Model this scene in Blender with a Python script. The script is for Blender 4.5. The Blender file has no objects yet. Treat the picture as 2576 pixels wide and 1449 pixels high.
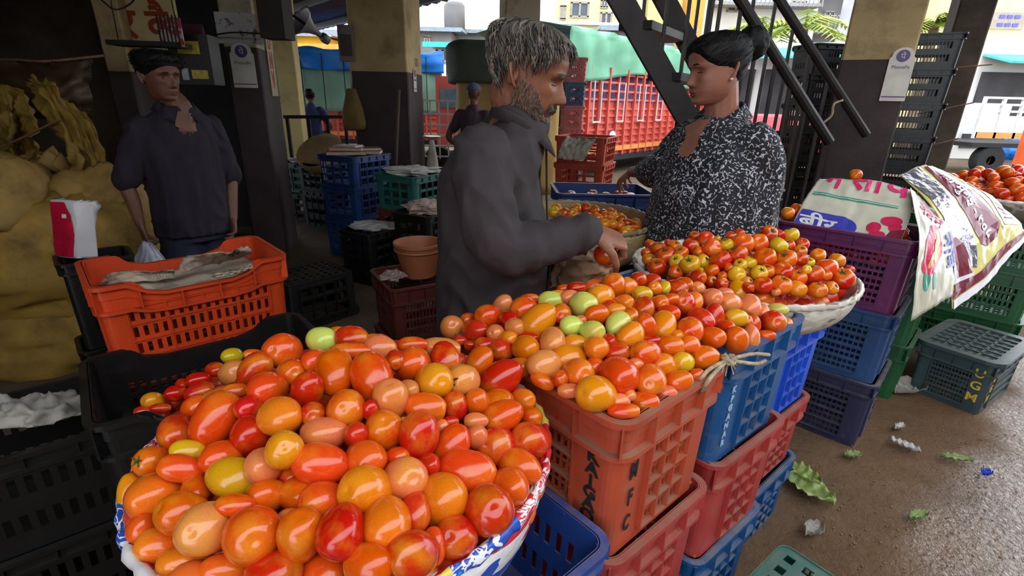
import bpy, bmesh, math, random
from mathutils import Vector, Matrix, Euler, Quaternion, noise
from math import sin, cos, pi, sqrt, radians
R_ = random.Random(7)
C = bpy.context.scene.collection
# ---------------------------------------------------------------- camera, sky, lights, exposure
F, CX, CY, H = 1283.0, 1288.0, 724.5, 1.5
dn = Vector((-83, 3475, 1283)).normalized()
up_ = -dn
yh = (Vector((0, 0, 1)) - up_ * up_.z).normalized()
xh = yh.cross(up_)
if xh.x < 0: xh = -xh
CAMM = Matrix((xh, yh, up_))                     # camera (right, down, forward) -> world
EYE = Vector((0, 0, H))
cam = bpy.data.objects.new('camera', bpy.data.cameras.new('camera'))
C.objects.link(cam)
cr, cd, cf = CAMM @ Vector((1, 0, 0)), CAMM @ Vector((0, 1, 0)), CAMM @ Vector((0, 0, 1))
cam.matrix_world = Matrix(((cr.x, -cd.x, -cf.x, 0), (cr.y, -cd.y, -cf.y, 0), (cr.z, -cd.z, -cf.z, H), (0, 0, 0, 1)))
cam.data.sensor_width = 36; cam.data.lens = F / 2576 * 36; cam.data.clip_start = .03; cam.data.clip_end = 300
bpy.context.scene.camera = cam
sc = bpy.context.scene
w = bpy.data.worlds.new('overcast'); sc.world = w; w.use_nodes = True
wb = w.node_tree.nodes['Background']; wb.inputs[0].default_value = (.86, .93, 1, 1); wb.inputs[1].default_value = 4.3
sc.view_settings.view_transform = 'Standard'; sc.view_settings.look = 'None'
sc.view_settings.exposure = 0.0; sc.view_settings.gamma = 1; sc.view_settings.use_curve_mapping = False
sc.cycles.use_denoising = True; sc.cycles.max_bounces = 5; sc.cycles.diffuse_bounces = 3; sc.cycles.glossy_bounces = 2
sc.cycles.transparent_max_bounces = 6; sc.cycles.transmission_bounces = 3; sc.cycles.sample_clamp_indirect = 6
sc.cycles.caustics_reflective = False; sc.cycles.caustics_refractive = False

def ray(u, v): return CAMM @ Vector(((u - CX) / F, (v - CY) / F, 1))
def atz(u, v, z):
    r = ray(u, v); return EYE + r * ((z - H) / r.z)
def aty(u, v, y):
    r = ray(u, v); return EYE + r * (y / r.y)
# ---------------------------------------------------------------- materials
def S(r, g, b):
    f = lambda c: (c / 255 / 12.92) if c <= 10 else ((c / 255 + .055) / 1.055) ** 2.4
    return (f(r), f(g), f(b), 1)
_m = {}
def mat(name, col, rough=.6, metal=0, var=.15, scale=8, bump=0, bscale=40, dust=0, dustcol=(.22, .17, .11, 1), spec=.5, col2=None, c2lo=.5, c2hi=.65, c2scale=4, alpha=1, coat=0, stretch=None):
    if name in _m: return _m[name]
    m = bpy.data.materials.new(name); m.use_nodes = True; nt = m.node_tree; N = nt.nodes; Lk = nt.links.new
    p = N['Principled BSDF']; p.inputs['Roughness'].default_value = rough; p.inputs['Metallic'].default_value = metal
    p.inputs['Specular IOR Level'].default_value = spec
    tc = N.new('ShaderNodeTexCoord'); src = tc.outputs['Object']
    if stretch:
        mp = N.new('ShaderNodeMapping'); mp.inputs['Scale'].default_value = stretch; Lk(src, mp.inputs[0]); src = mp.outputs[0]
    nz = N.new('ShaderNodeTexNoise'); nz.inputs['Scale'].default_value = scale; nz.inputs['Detail'].default_value = 5; Lk(src, nz.inputs['Vector'])
    mr = N.new('ShaderNodeMapRange'); mr.inputs[1].default_value = .3; mr.inputs[2].default_value = .7; mr.inputs[3].default_value = 1 - var; mr.inputs[4].default_value = 1 + var
    Lk(nz.outputs[0], mr.inputs[0])
    mx = N.new('ShaderNodeMix'); mx.data_type = 'RGBA'; mx.blend_type = 'MULTIPLY'; mx.inputs[0].default_value = 1
    mx.inputs[6].default_value = col; Lk(mr.outputs[0], mx.inputs[7]); out = mx.outputs[2]
    if col2:
        n2 = N.new('ShaderNodeTexNoise'); n2.inputs['Scale'].default_value = c2scale; n2.inputs['Detail'].default_value = 6; n2.inputs['Roughness'].default_value = .65; Lk(src, n2.inputs['Vector'])
        r2 = N.new('ShaderNodeMapRange'); r2.inputs[1].default_value = c2lo; r2.inputs[2].default_value = c2hi; Lk(n2.outputs[0], r2.inputs[0])
        x2 = N.new('ShaderNodeMix'); x2.data_type = 'RGBA'; Lk(r2.outputs[0], x2.inputs[0]); Lk(out, x2.inputs[6]); x2.inputs[7].default_value = col2; out = x2.outputs[2]
    if dust:
        g = N.new('ShaderNodeNewGeometry'); sx = N.new('ShaderNodeSeparateXYZ'); Lk(g.outputs['True Normal'], sx.inputs[0])
        n3 = N.new('ShaderNodeTexNoise'); n3.inputs['Scale'].default_value = 22; n3.inputs['Detail'].default_value = 6; Lk(tc.outputs['Object'], n3.inputs['Vector'])
        ad = N.new('ShaderNodeMath'); ad.operation = 'MULTIPLY_ADD'; Lk(sx.outputs[2], ad.inputs[0]); ad.inputs[1].default_value = .33; Lk(n3.outputs[0], ad.inputs[2])
        r3 = N.new('ShaderNodeMapRange'); r3.inputs[1].default_value = .58; r3.inputs[2].default_value = .92; r3.inputs[4].default_value = dust; Lk(ad.outputs[0], r3.inputs[0])
        x3 = N.new('ShaderNodeMix'); x3.data_type = 'RGBA'; Lk(r3.outputs[0], x3.inputs[0]); Lk(out, x3.inputs[6]); x3.inputs[7].default_value = dustcol; out = x3.outputs[2]
    Lk(out, p.inputs['Base Color'])
    if bump:
        nb = N.new('ShaderNodeTexNoise'); nb.inputs['Scale'].default_value = bscale; nb.inputs['Detail'].default_value = 5; Lk(src, nb.inputs['Vector'])
        b = N.new('ShaderNodeBump'); b.inputs['Strength'].default_value = bump; b.inputs['Distance'].default_value = .01; Lk(nb.outputs[0], b.inputs['Height']); Lk(b.outputs[0], p.inputs['Normal'])
    if alpha < 1: p.inputs['Alpha'].default_value = alpha
    if coat: p.inputs['Coat Weight'].default_value = coat; p.inputs['Coat Roughness'].default_value = .15
    _m[name] = m; return m
# ---------------------------------------------------------------- mesh builder
class G:
    def __init__(s): s.v = []; s.f = []; s.mi = []; s.cm = 0
    def add(s, vs, fs):
        o = len(s.v); s.v += [tuple(x) for x in vs]; s.f += [tuple(i + o for i in f) for f in fs]; s.mi += [s.cm] * len(fs); return s
    def box(s, c, d, rot=None):
        c = Vector(c); hx, hy, hz = d[0] / 2, d[1] / 2, d[2] / 2
        vs = [Vector((x, y, z)) for z in (-hz, hz) for x, y in ((-hx, -hy), (hx, -hy), (hx, hy), (-hx, hy))]
        if rot is not None:
            m = rot if isinstance(rot, Matrix) else Euler(rot).to_matrix()
            vs = [m @ q for q in vs]
        return s.add([c + q for q in vs], [(3, 2, 1, 0), (4, 5, 6, 7), (0, 1, 5, 4), (1, 2, 6, 5), (2, 3, 7, 6), (3, 0, 4, 7)])
    def bar(s, a, b, wd, th, upv=(0, 0, 1)):            # rectangular bar from a to b
        a, b = Vector(a), Vector(b); x = (b - a); l = x.length; x.normalize(); u = Vector(upv)
        if abs(x.dot(u)) > .98: u = Vector((0, 1, 0))
        y = u.cross(x).normalized(); z = x.cross(y)
        return s.box((a + b) / 2, (l, wd, th), Matrix((x, y, z)).transposed())
    def loft(s, rings, cap=True, closed=True):
        n = len(rings[0]); vs = [p for r in rings for p in r]; fs = []
        for i in range(len(rings) - 1):
            for j in range(n if closed else n - 1):
                k = (j + 1) % n; fs.append((i * n + j, i * n + k, (i + 1) * n + k, (i + 1) * n + j))
        if cap and closed: fs.append(tuple(range(n - 1, -1, -1))); fs.append(tuple((len(rings) - 1) * n + j for j in range(n)))
        return s.add(vs, fs)
    def tube(s, pts, rad, n=8, flat=1.0, cap=True, upv=None):
        pts = [Vector(p) for p in pts]; m = len(pts); rings = []; prev = None
        for i, p in enumerate(pts):
            t = (pts[min(i + 1, m - 1)] - pts[max(i - 1, 0)]).normalized()
            if prev is None:
                u = Vector(upv) if upv else (Vector((0, 0, 1)) if abs(t.z) < .9 else Vector((1, 0, 0)))
            else: u = prev
            u = (u - t * u.dot(t)).normalized(); prev = u; w_ = t.cross(u)
            r = rad[i] if isinstance(rad, (list, tuple)) else rad
            ru, rw = (r if isinstance(r, (list, tuple)) else (r, r * flat))
            rings.append([p + u * (ru * cos(2 * pi * j / n)) + w_ * (rw * sin(2 * pi * j / n)) for j in range(n)])
        return s.loft(rings, cap)
    def lathe(s, prof, n=32, c=(0, 0, 0), cap=False, fx=None):
        rings = []
        for r, z in prof:
            ring = []
            for j in range(n):
                a = 2 * pi * j / n; q = r * (fx(a, z) if fx else 1)
                ring.append((c[0] + q * cos(a), c[1] + q * sin(a), c[2] + z))
            rings.append(ring)
        return s.loft(rings, cap)
    def sphere(s, c, r, n=12, m=8):
        c = Vector(c); r = Vector(r) if isinstance(r, (list, tuple)) else Vector((r, r, r))
        rings = [[c + Vector((r.x * sin(pi * i / m) * cos(2 * pi * j / n), r.y * sin(pi * i / m) * sin(2 * pi * j / n), -r.z * cos(pi * i / m))) for j in range(n)] for i in range(1, m)]
        o = len(s.v); s.loft(rings, False)
        b = len(s.v); s.v += [tuple(c - Vector((0, 0, r.z))), tuple(c + Vector((0, 0, r.z)))]
        for j in range(n):
            s.f.append((b, o + (j + 1) % n, o + j)); s.f.append((b + 1, o + (m - 2) * n + j, o + (m - 2) * n + (j + 1) % n)); s.mi += [s.cm] * 2
        return s
    def surf(s, fn, nu, nv, thick=0):                    # sheet from fn(a,b), a,b in 0..1
        P = [[Vector(fn(i / nu, j / nv)) for j in range(nv + 1)] for i in range(nu + 1)]
        vs = [p for r in P for p in r]; k = nv + 1
        fs = [(i * k + j, (i + 1) * k + j, (i + 1) * k + j + 1, i * k + j + 1) for i in range(nu) for j in range(nv)]
        s.add(vs, fs)
        if thick:
            nr = []
            for i in range(nu + 1):
                for j in range(nv + 1):
                    a = P[min(i + 1, nu)][j] - P[max(i - 1, 0)][j]; b = P[i][min(j + 1, nv)] - P[i][max(j - 1, 0)]
                    q = a.cross(b); nr.append(q.normalized() if q.length > 1e-9 else Vector((0, 0, 1)))
            s.add([p - q * thick for p, q in zip(vs, nr)], [f[::-1] for f in fs])
            o1 = len(s.v) - 2 * len(vs); o2 = len(s.v) - len(vs)
            ed = [i * k for i in range(nu + 1)] , [i * k + nv for i in range(nu + 1)], list(range(k)), [nu * k + j for j in range(k)]
            for e in ed:
                for a, b in zip(e, e[1:]): s.f.append((o1 + a, o1 + b, o2 + b, o2 + a)); s.mi.append(s.cm)
        return s
    def holes(s, us, zs, hole, P, t):                    # perforated plate; P(u,z,d) maps to space
        nu, nz = len(us) - 1, len(zs) - 1
        idx = {}
        def V(i, j, d):
            k = (i, j, d)
            if k not in idx: idx[k] = len(s.v); s.v.append(tuple(P(us[i], zs[j], d * t)))
            return idx[k]
        fill = lambda i, j: 0 <= i < nu and 0 <= j < nz and not hole(i, j)
        def face(*q): s.f.append(q); s.mi.append(s.cm)
        for i in range(nu):
            for j in range(nz):
                if not fill(i, j): continue
                face(V(i, j, 0), V(i + 1, j, 0), V(i + 1, j + 1, 0), V(i, j + 1, 0))
                face(V(i, j + 1, 1), V(i + 1, j + 1, 1), V(i + 1, j, 1), V(i, j, 1))
                if not fill(i - 1, j): face(V(i, j, 0), V(i, j + 1, 0), V(i, j + 1, 1), V(i, j, 1))
                if not fill(i + 1, j): face(V(i + 1, j + 1, 0), V(i + 1, j, 0), V(i + 1, j, 1), V(i + 1, j + 1, 1))
                if not fill(i, j - 1): face(V(i + 1, j, 0), V(i, j, 0), V(i, j, 1), V(i + 1, j, 1))
                if not fill(i, j + 1): face(V(i, j + 1, 0), V(i + 1, j + 1, 0), V(i + 1, j + 1, 1), V(i, j + 1, 1))
        return s
    def mesh(s, name, m=None, smooth=False):
        me = bpy.data.meshes.new(name); me.from_pydata(s.v, [], s.f)
        for q in (m if isinstance(m, (list, tuple)) else [m]):
            if q: me.materials.append(q)
        if any(s.mi): me.polygons.foreach_set('material_index', s.mi)
        if smooth: me.polygons.foreach_set('use_smooth', [True] * len(me.polygons))
        me.update(); return me
    def obj(s, name, m=None, parent=None, smooth=False, loc=None, rot=None, auto=None):
        me = s.mesh(name, m, smooth)
        bm = bmesh.new(); bm.from_mesh(me); bmesh.ops.recalc_face_normals(bm, faces=bm.faces); bm.to_mesh(me); bm.free()
        if auto: me.polygons.foreach_set('use_smooth', [True] * len(me.polygons)); me.set_sharp_from_angle(angle=radians(auto))
        return link(name, me, parent, loc, rot)
def link(name, me, parent=None, loc=None, rot=None):
    o = bpy.data.objects.new(name, me); C.objects.link(o)
    if parent is not None: o.parent = parent
    if loc is not None: o.location = loc
    if rot is not None: o.rotation_euler = rot
    return o
def tag(o, label=None, cat=None, group=None, kind=None):
    if label: o['label'] = label
    if cat: o['category'] = cat
    if group: o['group'] = group
    if kind: o['kind'] = kind
    return o
def thing(name, label, cat, loc=(0, 0, 0), rz=0, group=None, rot=None):
    o = bpy.data.objects.new(name, None); C.objects.link(o); o.empty_display_size = .05
    o.location = loc; o.rotation_euler = rot if rot else (0, 0, rz); return tag(o, label, cat, group)
def copy_tree(o, parent=None):
    c = o.copy(); C.objects.link(c)
    if parent is not None: c.parent = parent
    for ch in list(o.children): copy_tree(ch, c)
    return c
_tx = {}
def text(name, s, size, m, parent=None, loc=(0, 0, 0), rot=(0, 0, 0), ext=.0008, line=1.0, bold=0, xs=1.0):
    k = (s, size, ext, line, bold, xs, m.name)
    if k not in _tx:
        cu = bpy.data.curves.new('t', 'FONT'); cu.body = s; cu.size = size; cu.extrude = ext; cu.align_x = 'CENTER'; cu.align_y = 'CENTER'
        cu.space_line = line; cu.offset = bold; cu.resolution_u = 3
        o = bpy.data.objects.new('t', cu); C.objects.link(o); dg = bpy.context.evaluated_depsgraph_get()
        me = bpy.data.meshes.new_from_object(o.evaluated_get(dg)); me.materials.clear(); me.materials.append(m)
        if xs != 1: me.transform(Matrix.Diagonal((xs, 1, 1, 1)))
        bpy.data.objects.remove(o); bpy.data.curves.remove(cu); me.name = name; _tx[k] = me
    return link(name, _tx[k], parent, loc, rot)
def dirv(deg): return Vector((cos(radians(deg)), sin(radians(deg)), 0))
# ---------------------------------------------------------------- setting
YAW = 40.0
E1, E2 = dirv(YAW), dirv(YAW + 90)
def SN(s, n, z=0): return E1 * s - E2 * n + Vector((0, 0, z))    # s along the aisle, n across it (towards the open lane)
def floor_mat():
    m = bpy.data.materials.new('wet_floor'); m.use_nodes = True; nt = m.node_tree; N = nt.nodes; Lk = nt.links.new
    p = N['Principled BSDF']; tc = N.new('ShaderNodeTexCoord'); pos = tc.outputs['Object']
    def nz(sc_, det=6, rough=.6, dist=0):
        q = N.new('ShaderNodeTexNoise'); q.inputs['Scale'].default_value = sc_; q.inputs['Detail'].default_value = det; q.inputs['Roughness'].default_value = rough; q.inputs['Distortion'].default_value = dist; Lk(pos, q.inputs['Vector']); return q.outputs[0]
    def rng(x, a, b, c=0, d=1):
        q = N.new('ShaderNodeMapRange'); q.inputs[1].default_value = a; q.inputs[2].default_value = b; q.inputs[3].default_value = c; q.inputs[4].default_value = d; Lk(x, q.inputs[0]); return q.outputs[0]
    def mixc(f, a, b):
        q = N.new('ShaderNodeMix'); q.data_type = 'RGBA'; Lk(f, q.inputs[0])
        for i, c in ((6, a), (7, b)):
            if isinstance(c, tuple): q.inputs[i].default_value = c
            else: Lk(c, q.inputs[i])
        return q.outputs[2]
    def mth(op, a, b):
        q = N.new('ShaderNodeMath'); q.operation = op
        for i, c in ((0, a), (1, b)):
            if isinstance(c, (int, float)): q.inputs[i].default_value = c
            else: Lk(c, q.inputs[i])
        return q.outputs[0]
    # n coordinate (across the lane): wetter out in the open lane
    dp = N.new('ShaderNodeVectorMath'); dp.operation = 'DOT_PRODUCT'; Lk(pos, dp.inputs[0]); dp.inputs[1].default_value = tuple(-E2)
    lane = rng(dp.outputs['Value'], -1.3, .2)
    mud = mixc(rng(nz(2.2), .35, .65), S(90, 62, 38), S(112, 80, 50))
    mud = mixc(rng(nz(40, 8, .75), .55, .75, 0, .6), mud, S(60, 46, 34))
    dry = mixc(rng(nz(1.3), .35, .65), S(88, 74, 60), S(112, 95, 78))
    dry = mixc(rng(nz(18, 8, .7), .5, .75, 0, .7), dry, S(58, 47, 38))
    Lk(mixc(lane, dry, mud), p.inputs['Base Color'])
    puddle = rng(mth('ADD', nz(1.1, 5, .55), mth('MULTIPLY', rng(dp.outputs['Value'], -.45, .25), .46)), .62, .80)
    wet = mth('MULTIPLY', puddle, lane)
    Lk(rng(wet, 0, 1, .12, .6), p.inputs['Specular IOR Level']); Lk(rng(wet, 0, 1, .7, .05), p.inputs['Roughness'])
    b = N.new('ShaderNodeBump'); b.inputs['Strength'].default_value = .6; b.inputs['Distance'].default_value = .02
    Lk(mth('ADD', nz(46, 4, .65, .8), mth('MULTIPLY', nz(8, 3), 1.2)), b.inputs['Height']); Lk(b.outputs[0], p.inputs['Normal'])
    return m
g = G(); g.surf(lambda a, b: (-45 + 90 * a, -8 + 78 * b, 0), 30, 26); fl = g.obj('floor', floor_mat()); tag(fl, kind='structure')
M_plaster = mat('old_plaster', S(176, 152, 108), .9, var=.18, scale=3, bump=.25, bscale=30, col2=S(132, 110, 76), c2lo=.52, c2hi=.7, c2scale=2.5)
M_plaster_g = mat('grey_plaster', S(176, 160, 134), .9, var=.18, scale=3, bump=.3, bscale=30, col2=S(120, 104, 84), c2lo=.5, c2hi=.7, c2scale=3)
M_dado = mat('dark_dado_paint', S(62, 48, 48), .8, var=.3, scale=4, bump=.35, bscale=35, col2=S(150, 140, 134), c2lo=.72, c2hi=.76, c2scale=9)
M_edge = mat('bare_edge', S(172, 164, 156), .9, var=.2, scale=6, bump=.4, bscale=25, col2=S(110, 100, 95), c2lo=.55, c2hi=.65, c2scale=6)
M_conc = mat('dark_concrete', S(78, 66, 54), .95, var=.3, scale=2, bump=.4, bscale=16, col2=S(44, 38, 32), c2lo=.45, c2hi=.65, c2scale=1.5)
M_cream = mat('cream_wall', S(205, 184, 128), .9, var=.15, scale=2, bump=.2, bscale=20, col2=S(160, 136, 84), c2lo=.55, c2hi=.7, c2scale=1.6)
M_black = mat('black_steel', S(26, 23, 22), .45, var=.3, scale=10)
M_dark = mat('dark_paint', S(20, 16, 16), .7, var=.4, scale=6)
COLS = []
def column(label, x, y, wx, wy, rz, zb, ht=3.4, upper=None, edge=.0):
    t = thing('pillar', None, None, (x, y, 0), rz); t['kind'] = 'structure'; t['label'] = label
    def sect(z0, z1, e=0, k=10):
        g = G(); rr = .012; rings = []
        for i in range(k + 1):
            z = z0 + (z1 - z0) * i / k
            o = []
            for sx, sy in ((-1, -1), (1, -1), (1, 1), (-1, 1)):
                for q in ((sx * (wx / 2 + e), sy * (wy / 2 + e - rr)), (sx * (wx / 2 + e - rr), sy * (wy / 2 + e))) if sx * sy < 0 else ((sx * (wx / 2 + e - rr), sy * (wy / 2 + e)), (sx * (wx / 2 + e), sy * (wy / 2 + e - rr))):
                    j = noise.noise(Vector((q[0] * 3 + x, q[1] * 3 + y, z * 6))) * .006
                    o.append((q[0] + j, q[1] + j, z))
            a0 = sorted(o, key=lambda p: math.atan2(p[1], p[0])); rings.append(a0)
        return g.loft(rings)
    sect(0, zb).obj('dado', M_dado, t); sect(zb, ht, -.003).obj('upper_shaft', upper or M_plaster, t)
    return t
def col_at(label, u, v, z, wx, wy, rz, zb, **k):
    p = atz(u, v, z); return column(label, p.x, p.y, wx, wy, rz, zb, **k)
RZ = radians(YAW)
# pillars: plan position of the near corner at distance D on the bearing of pixel (uC, vC); bearings of the two outer edges give the widths
def column_e(label, L, Cn, R, D, yaw, zb_v, **k):
    az = lambda p: (lambda r: Vector((r.x, r.y)).normalized())(ray(*p))
    cC = az(Cn) * D; d1 = -Vector(dirv(yaw)[:2]); d2 = Vector(dirv(yaw + 90)[:2])
    def hit(d, q):                                    # |cC + t d| parallel to q
        return -(cC.x * q.y - cC.y * q.x) / (d.x * q.y - d.y * q.x)
    w1, w2 = hit(d1, az(L)), hit(d2, az(R)) if R else .5
    w2b = min(max(w2, .3), .75)
    if w2 > w2b + .01 or w2 < .3: w2 = w2b
    ctr = cC + d1 * w1 / 2 + d2 * w2 / 2; r = ray(*zb_v); q = cC.length / Vector((r.x, r.y)).length; zb = H + r.z * q
    c = column(label, ctr.x, ctr.y, w1, w2, radians(yaw), zb, **k); c['w1'] = w1; c['w2'] = w2; return c
c_l0 = column('cream pillar beside the hanging sacks', -4.2, 3.9, .42, .42, RZ, 1.25)
c_l1 = column_e('pillar behind the young man, dark below and tan above', (225, 0), (293, 0), (316, 0), 5.3, 12, (280, 178))
c_l2 = column_e('spotted dark pillar with the red painted letters', (562, 120), (649, 120), (696, 120), 5.35, 14, (610, 118), upper=M_plaster_g)
c_c = column_e('wide dark pillar between the blue crates and the seller', (868, 0), (1017, 0), (1057, 0), 5.95, -2, (980, 180), upper=M_plaster)
c_m = column_e('grey pillar rising behind the seller', (1272, 0), (1362, 0), (1411, 0), 7.4, 18, (1385, 330), upper=M_plaster_g)
c_r1 = column_e('broad pillar with a payment plaque, right of the staircase', (2149, 0), (2341, 0), (2361, 0), 4.9, -30, (2200, 150))
c_r2 = column_e('rough pillar tied with cords, right of the stacked black crates', (2400, 60), (2511, 10), (2538, 10), 6.2, -24, (2500, 690), upper=M_conc)
c_y = column_e('cream pillar standing behind the spotted pillar', (664, 130), (738, 130), (752, 130), 9.0, 8, (730, 420), upper=M_cream)
# roof of the shed: sheet on purlins, far eave ragged; open lane beyond n=.3
def roof(name, s0, s1, n0, n1, z):
    t = thing(name, None, None, (0, 0, 0)); t['kind'] = 'structure'
    k = int((n1 - n0) / .09)
    g = G()
    g.surf(lambda a, b: SN(s0 + (s1 - s0) * b + (.03 * sin(a * 300) if b == 1 else 0), n0 + (n1 - n0) * a, z + .018 * sin(a * k * pi)), k * 4, 1, .004)
    g.obj('roof_sheet', mat('roof_sheet', S(96, 92, 104), .7, var=.3, scale=3, metal=.2), t)
    s = s0
    while s <= s1:
        G().bar(SN(s, n0, z - .09), SN(s, n1, z - .09), .06, .12).obj('purlin', M_black, t); s += 1.45
    return t
roof('ceiling', -6, 6.2, -17, .45, 3.3)
roof('ceiling', -8, 12, 3.3, 9, 3.4)  # unseen roof across the lane, added to narrow the sky to a strip
g = G(); g.bar(SN(-8, 7.5, 1.7), SN(12, 7.5, 1.7), .2, 3.4); tag(g.obj('wall_right_unseen', M_conc), kind='structure')  # unseen wall under the opposite roof, added to limit the sky light
for s, n in ((1.4, -5.3), (2.9, -5.3), (5.2, -5.4)):
    pass
g = G(); g.bar(SN(-6, -5.4, 3.1), SN(6.2, -5.4, 3.1), .22, .3); tag(g.obj('trim_1', M_conc), kind='structure')
g = G(); g.bar(SN(-6, -1.3, 3.12), SN(6.2, -1.3, 3.12), .2, .28); tag(g.obj('trim_2', M_conc), kind='structure')
# walls added to block sky light and darken the left; back one unseen
g = G(); g.bar(SN(-6, -6.4, 1.7), SN(.9, -6.4, 1.7), .2, 3.4); tag(g.obj('wall_left', M_conc), kind='structure')
g = G(); g.bar(SN(-3.6, -6.4, 1.7), SN(-3.6, .1, 1.7), .2, 3.4); tag(g.obj('wall_back_unseen', M_conc), kind='structure')

a_, b_ = aty(300, 300, 5.75), aty(650, 300, 6.1); g = G(); g.bar((a_.x, a_.y, 1.7), (b_.x, b_.y, 1.7), .12, 3.4); tag(g.obj('wall_dark_infill', M_dark), kind='structure')  # dark infill panel added to close the bright gap between the pillars
# ---------------------------------------------------------------- crates
def rrect(L, W, r, n=5, sub=0):
    o = []
    for cx, cy, a0 in ((L / 2 - r, W / 2 - r, 0), (-L / 2 + r, W / 2 - r, 90), (-L / 2 + r, -W / 2 + r, 180), (L / 2 - r, -W / 2 + r, 270)):
        for i in range(n + 1):
            a = radians(a0 + 90 * i / n); o.append((cx + r * cos(a), cy + r * sin(a)))
    if sub:
        q = []
        for i, p in enumerate(o):
            q.append(p); e = o[(i + 1) % len(o)]
            if i % (n + 1) == n: q += [(p[0] + (e[0] - p[0]) * k / sub, p[1] + (e[1] - p[1]) * k / sub) for k in range(1, sub)]
        o = q
    return o
def ringband(g, L, W, r, z0, z1, out, inn, dip=None):
    A = rrect(L + 2 * out, W + 2 * out, r + out, 5, 10); B = rrect(L - 2 * inn, W - 2 * inn, max(r - inn, .004), 5, 10)
    n = len(A); vs = []
    for z, P in ((z0, A), (z1, A), (z1, B), (z0, B)): vs += [(x, y, z) for x, y in P]
    fs = []
    for q in range(4):
        for j in range(n):
            k = (j + 1) % n; q2 = (q + 1) % 4; fs.append((q * n + j, q * n + k, q2 * n + k, q2 * n + j))
    g.add(vs, fs)
def plastic(name, col, dust=.5, rough=.42):
    return mat('plastic_' + name, col, rough, var=.18, scale=6, dust=dust, bump=.08, bscale=60)
PL = dict(brick=plastic('brick', S(172, 70, 44), .75), pinkred=plastic('pinkred', S(160, 54, 50), .55), blue=plastic('blue', S(18, 74, 124), .55),
          bright=plastic('bright', S(28, 78, 190), .3), navy=plastic('navy', S(34, 52, 98), .35), steel=plastic('steel', S(32, 62, 104), .4), purple=plastic('purple', S(98, 30, 80), .35),
          red=plastic('red', S(196, 62, 22), .1), black=plastic('black', S(13, 12, 13), .06), teal=plastic('teal', S(34, 88, 80), .3), green=plastic('green', S(22, 76, 40), .25),
          dkgreen=plastic('dkgreen', S(52, 68, 70), .3), maroon=plastic('maroon', S(90, 40, 34), .2), nub=plastic('nub', S(32, 62, 112), .2), cobalt=plastic('cobalt', S(30, 60, 128), .4),
          pink=plastic('pink', S(196, 110, 104), .15), slate=plastic('slate', S(72, 84, 112), .15), orange=plastic('orange', S(180, 66, 40), .2), deepnavy=plastic('deepnavy', S(40, 40, 66), .45))
_cr = {}
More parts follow.
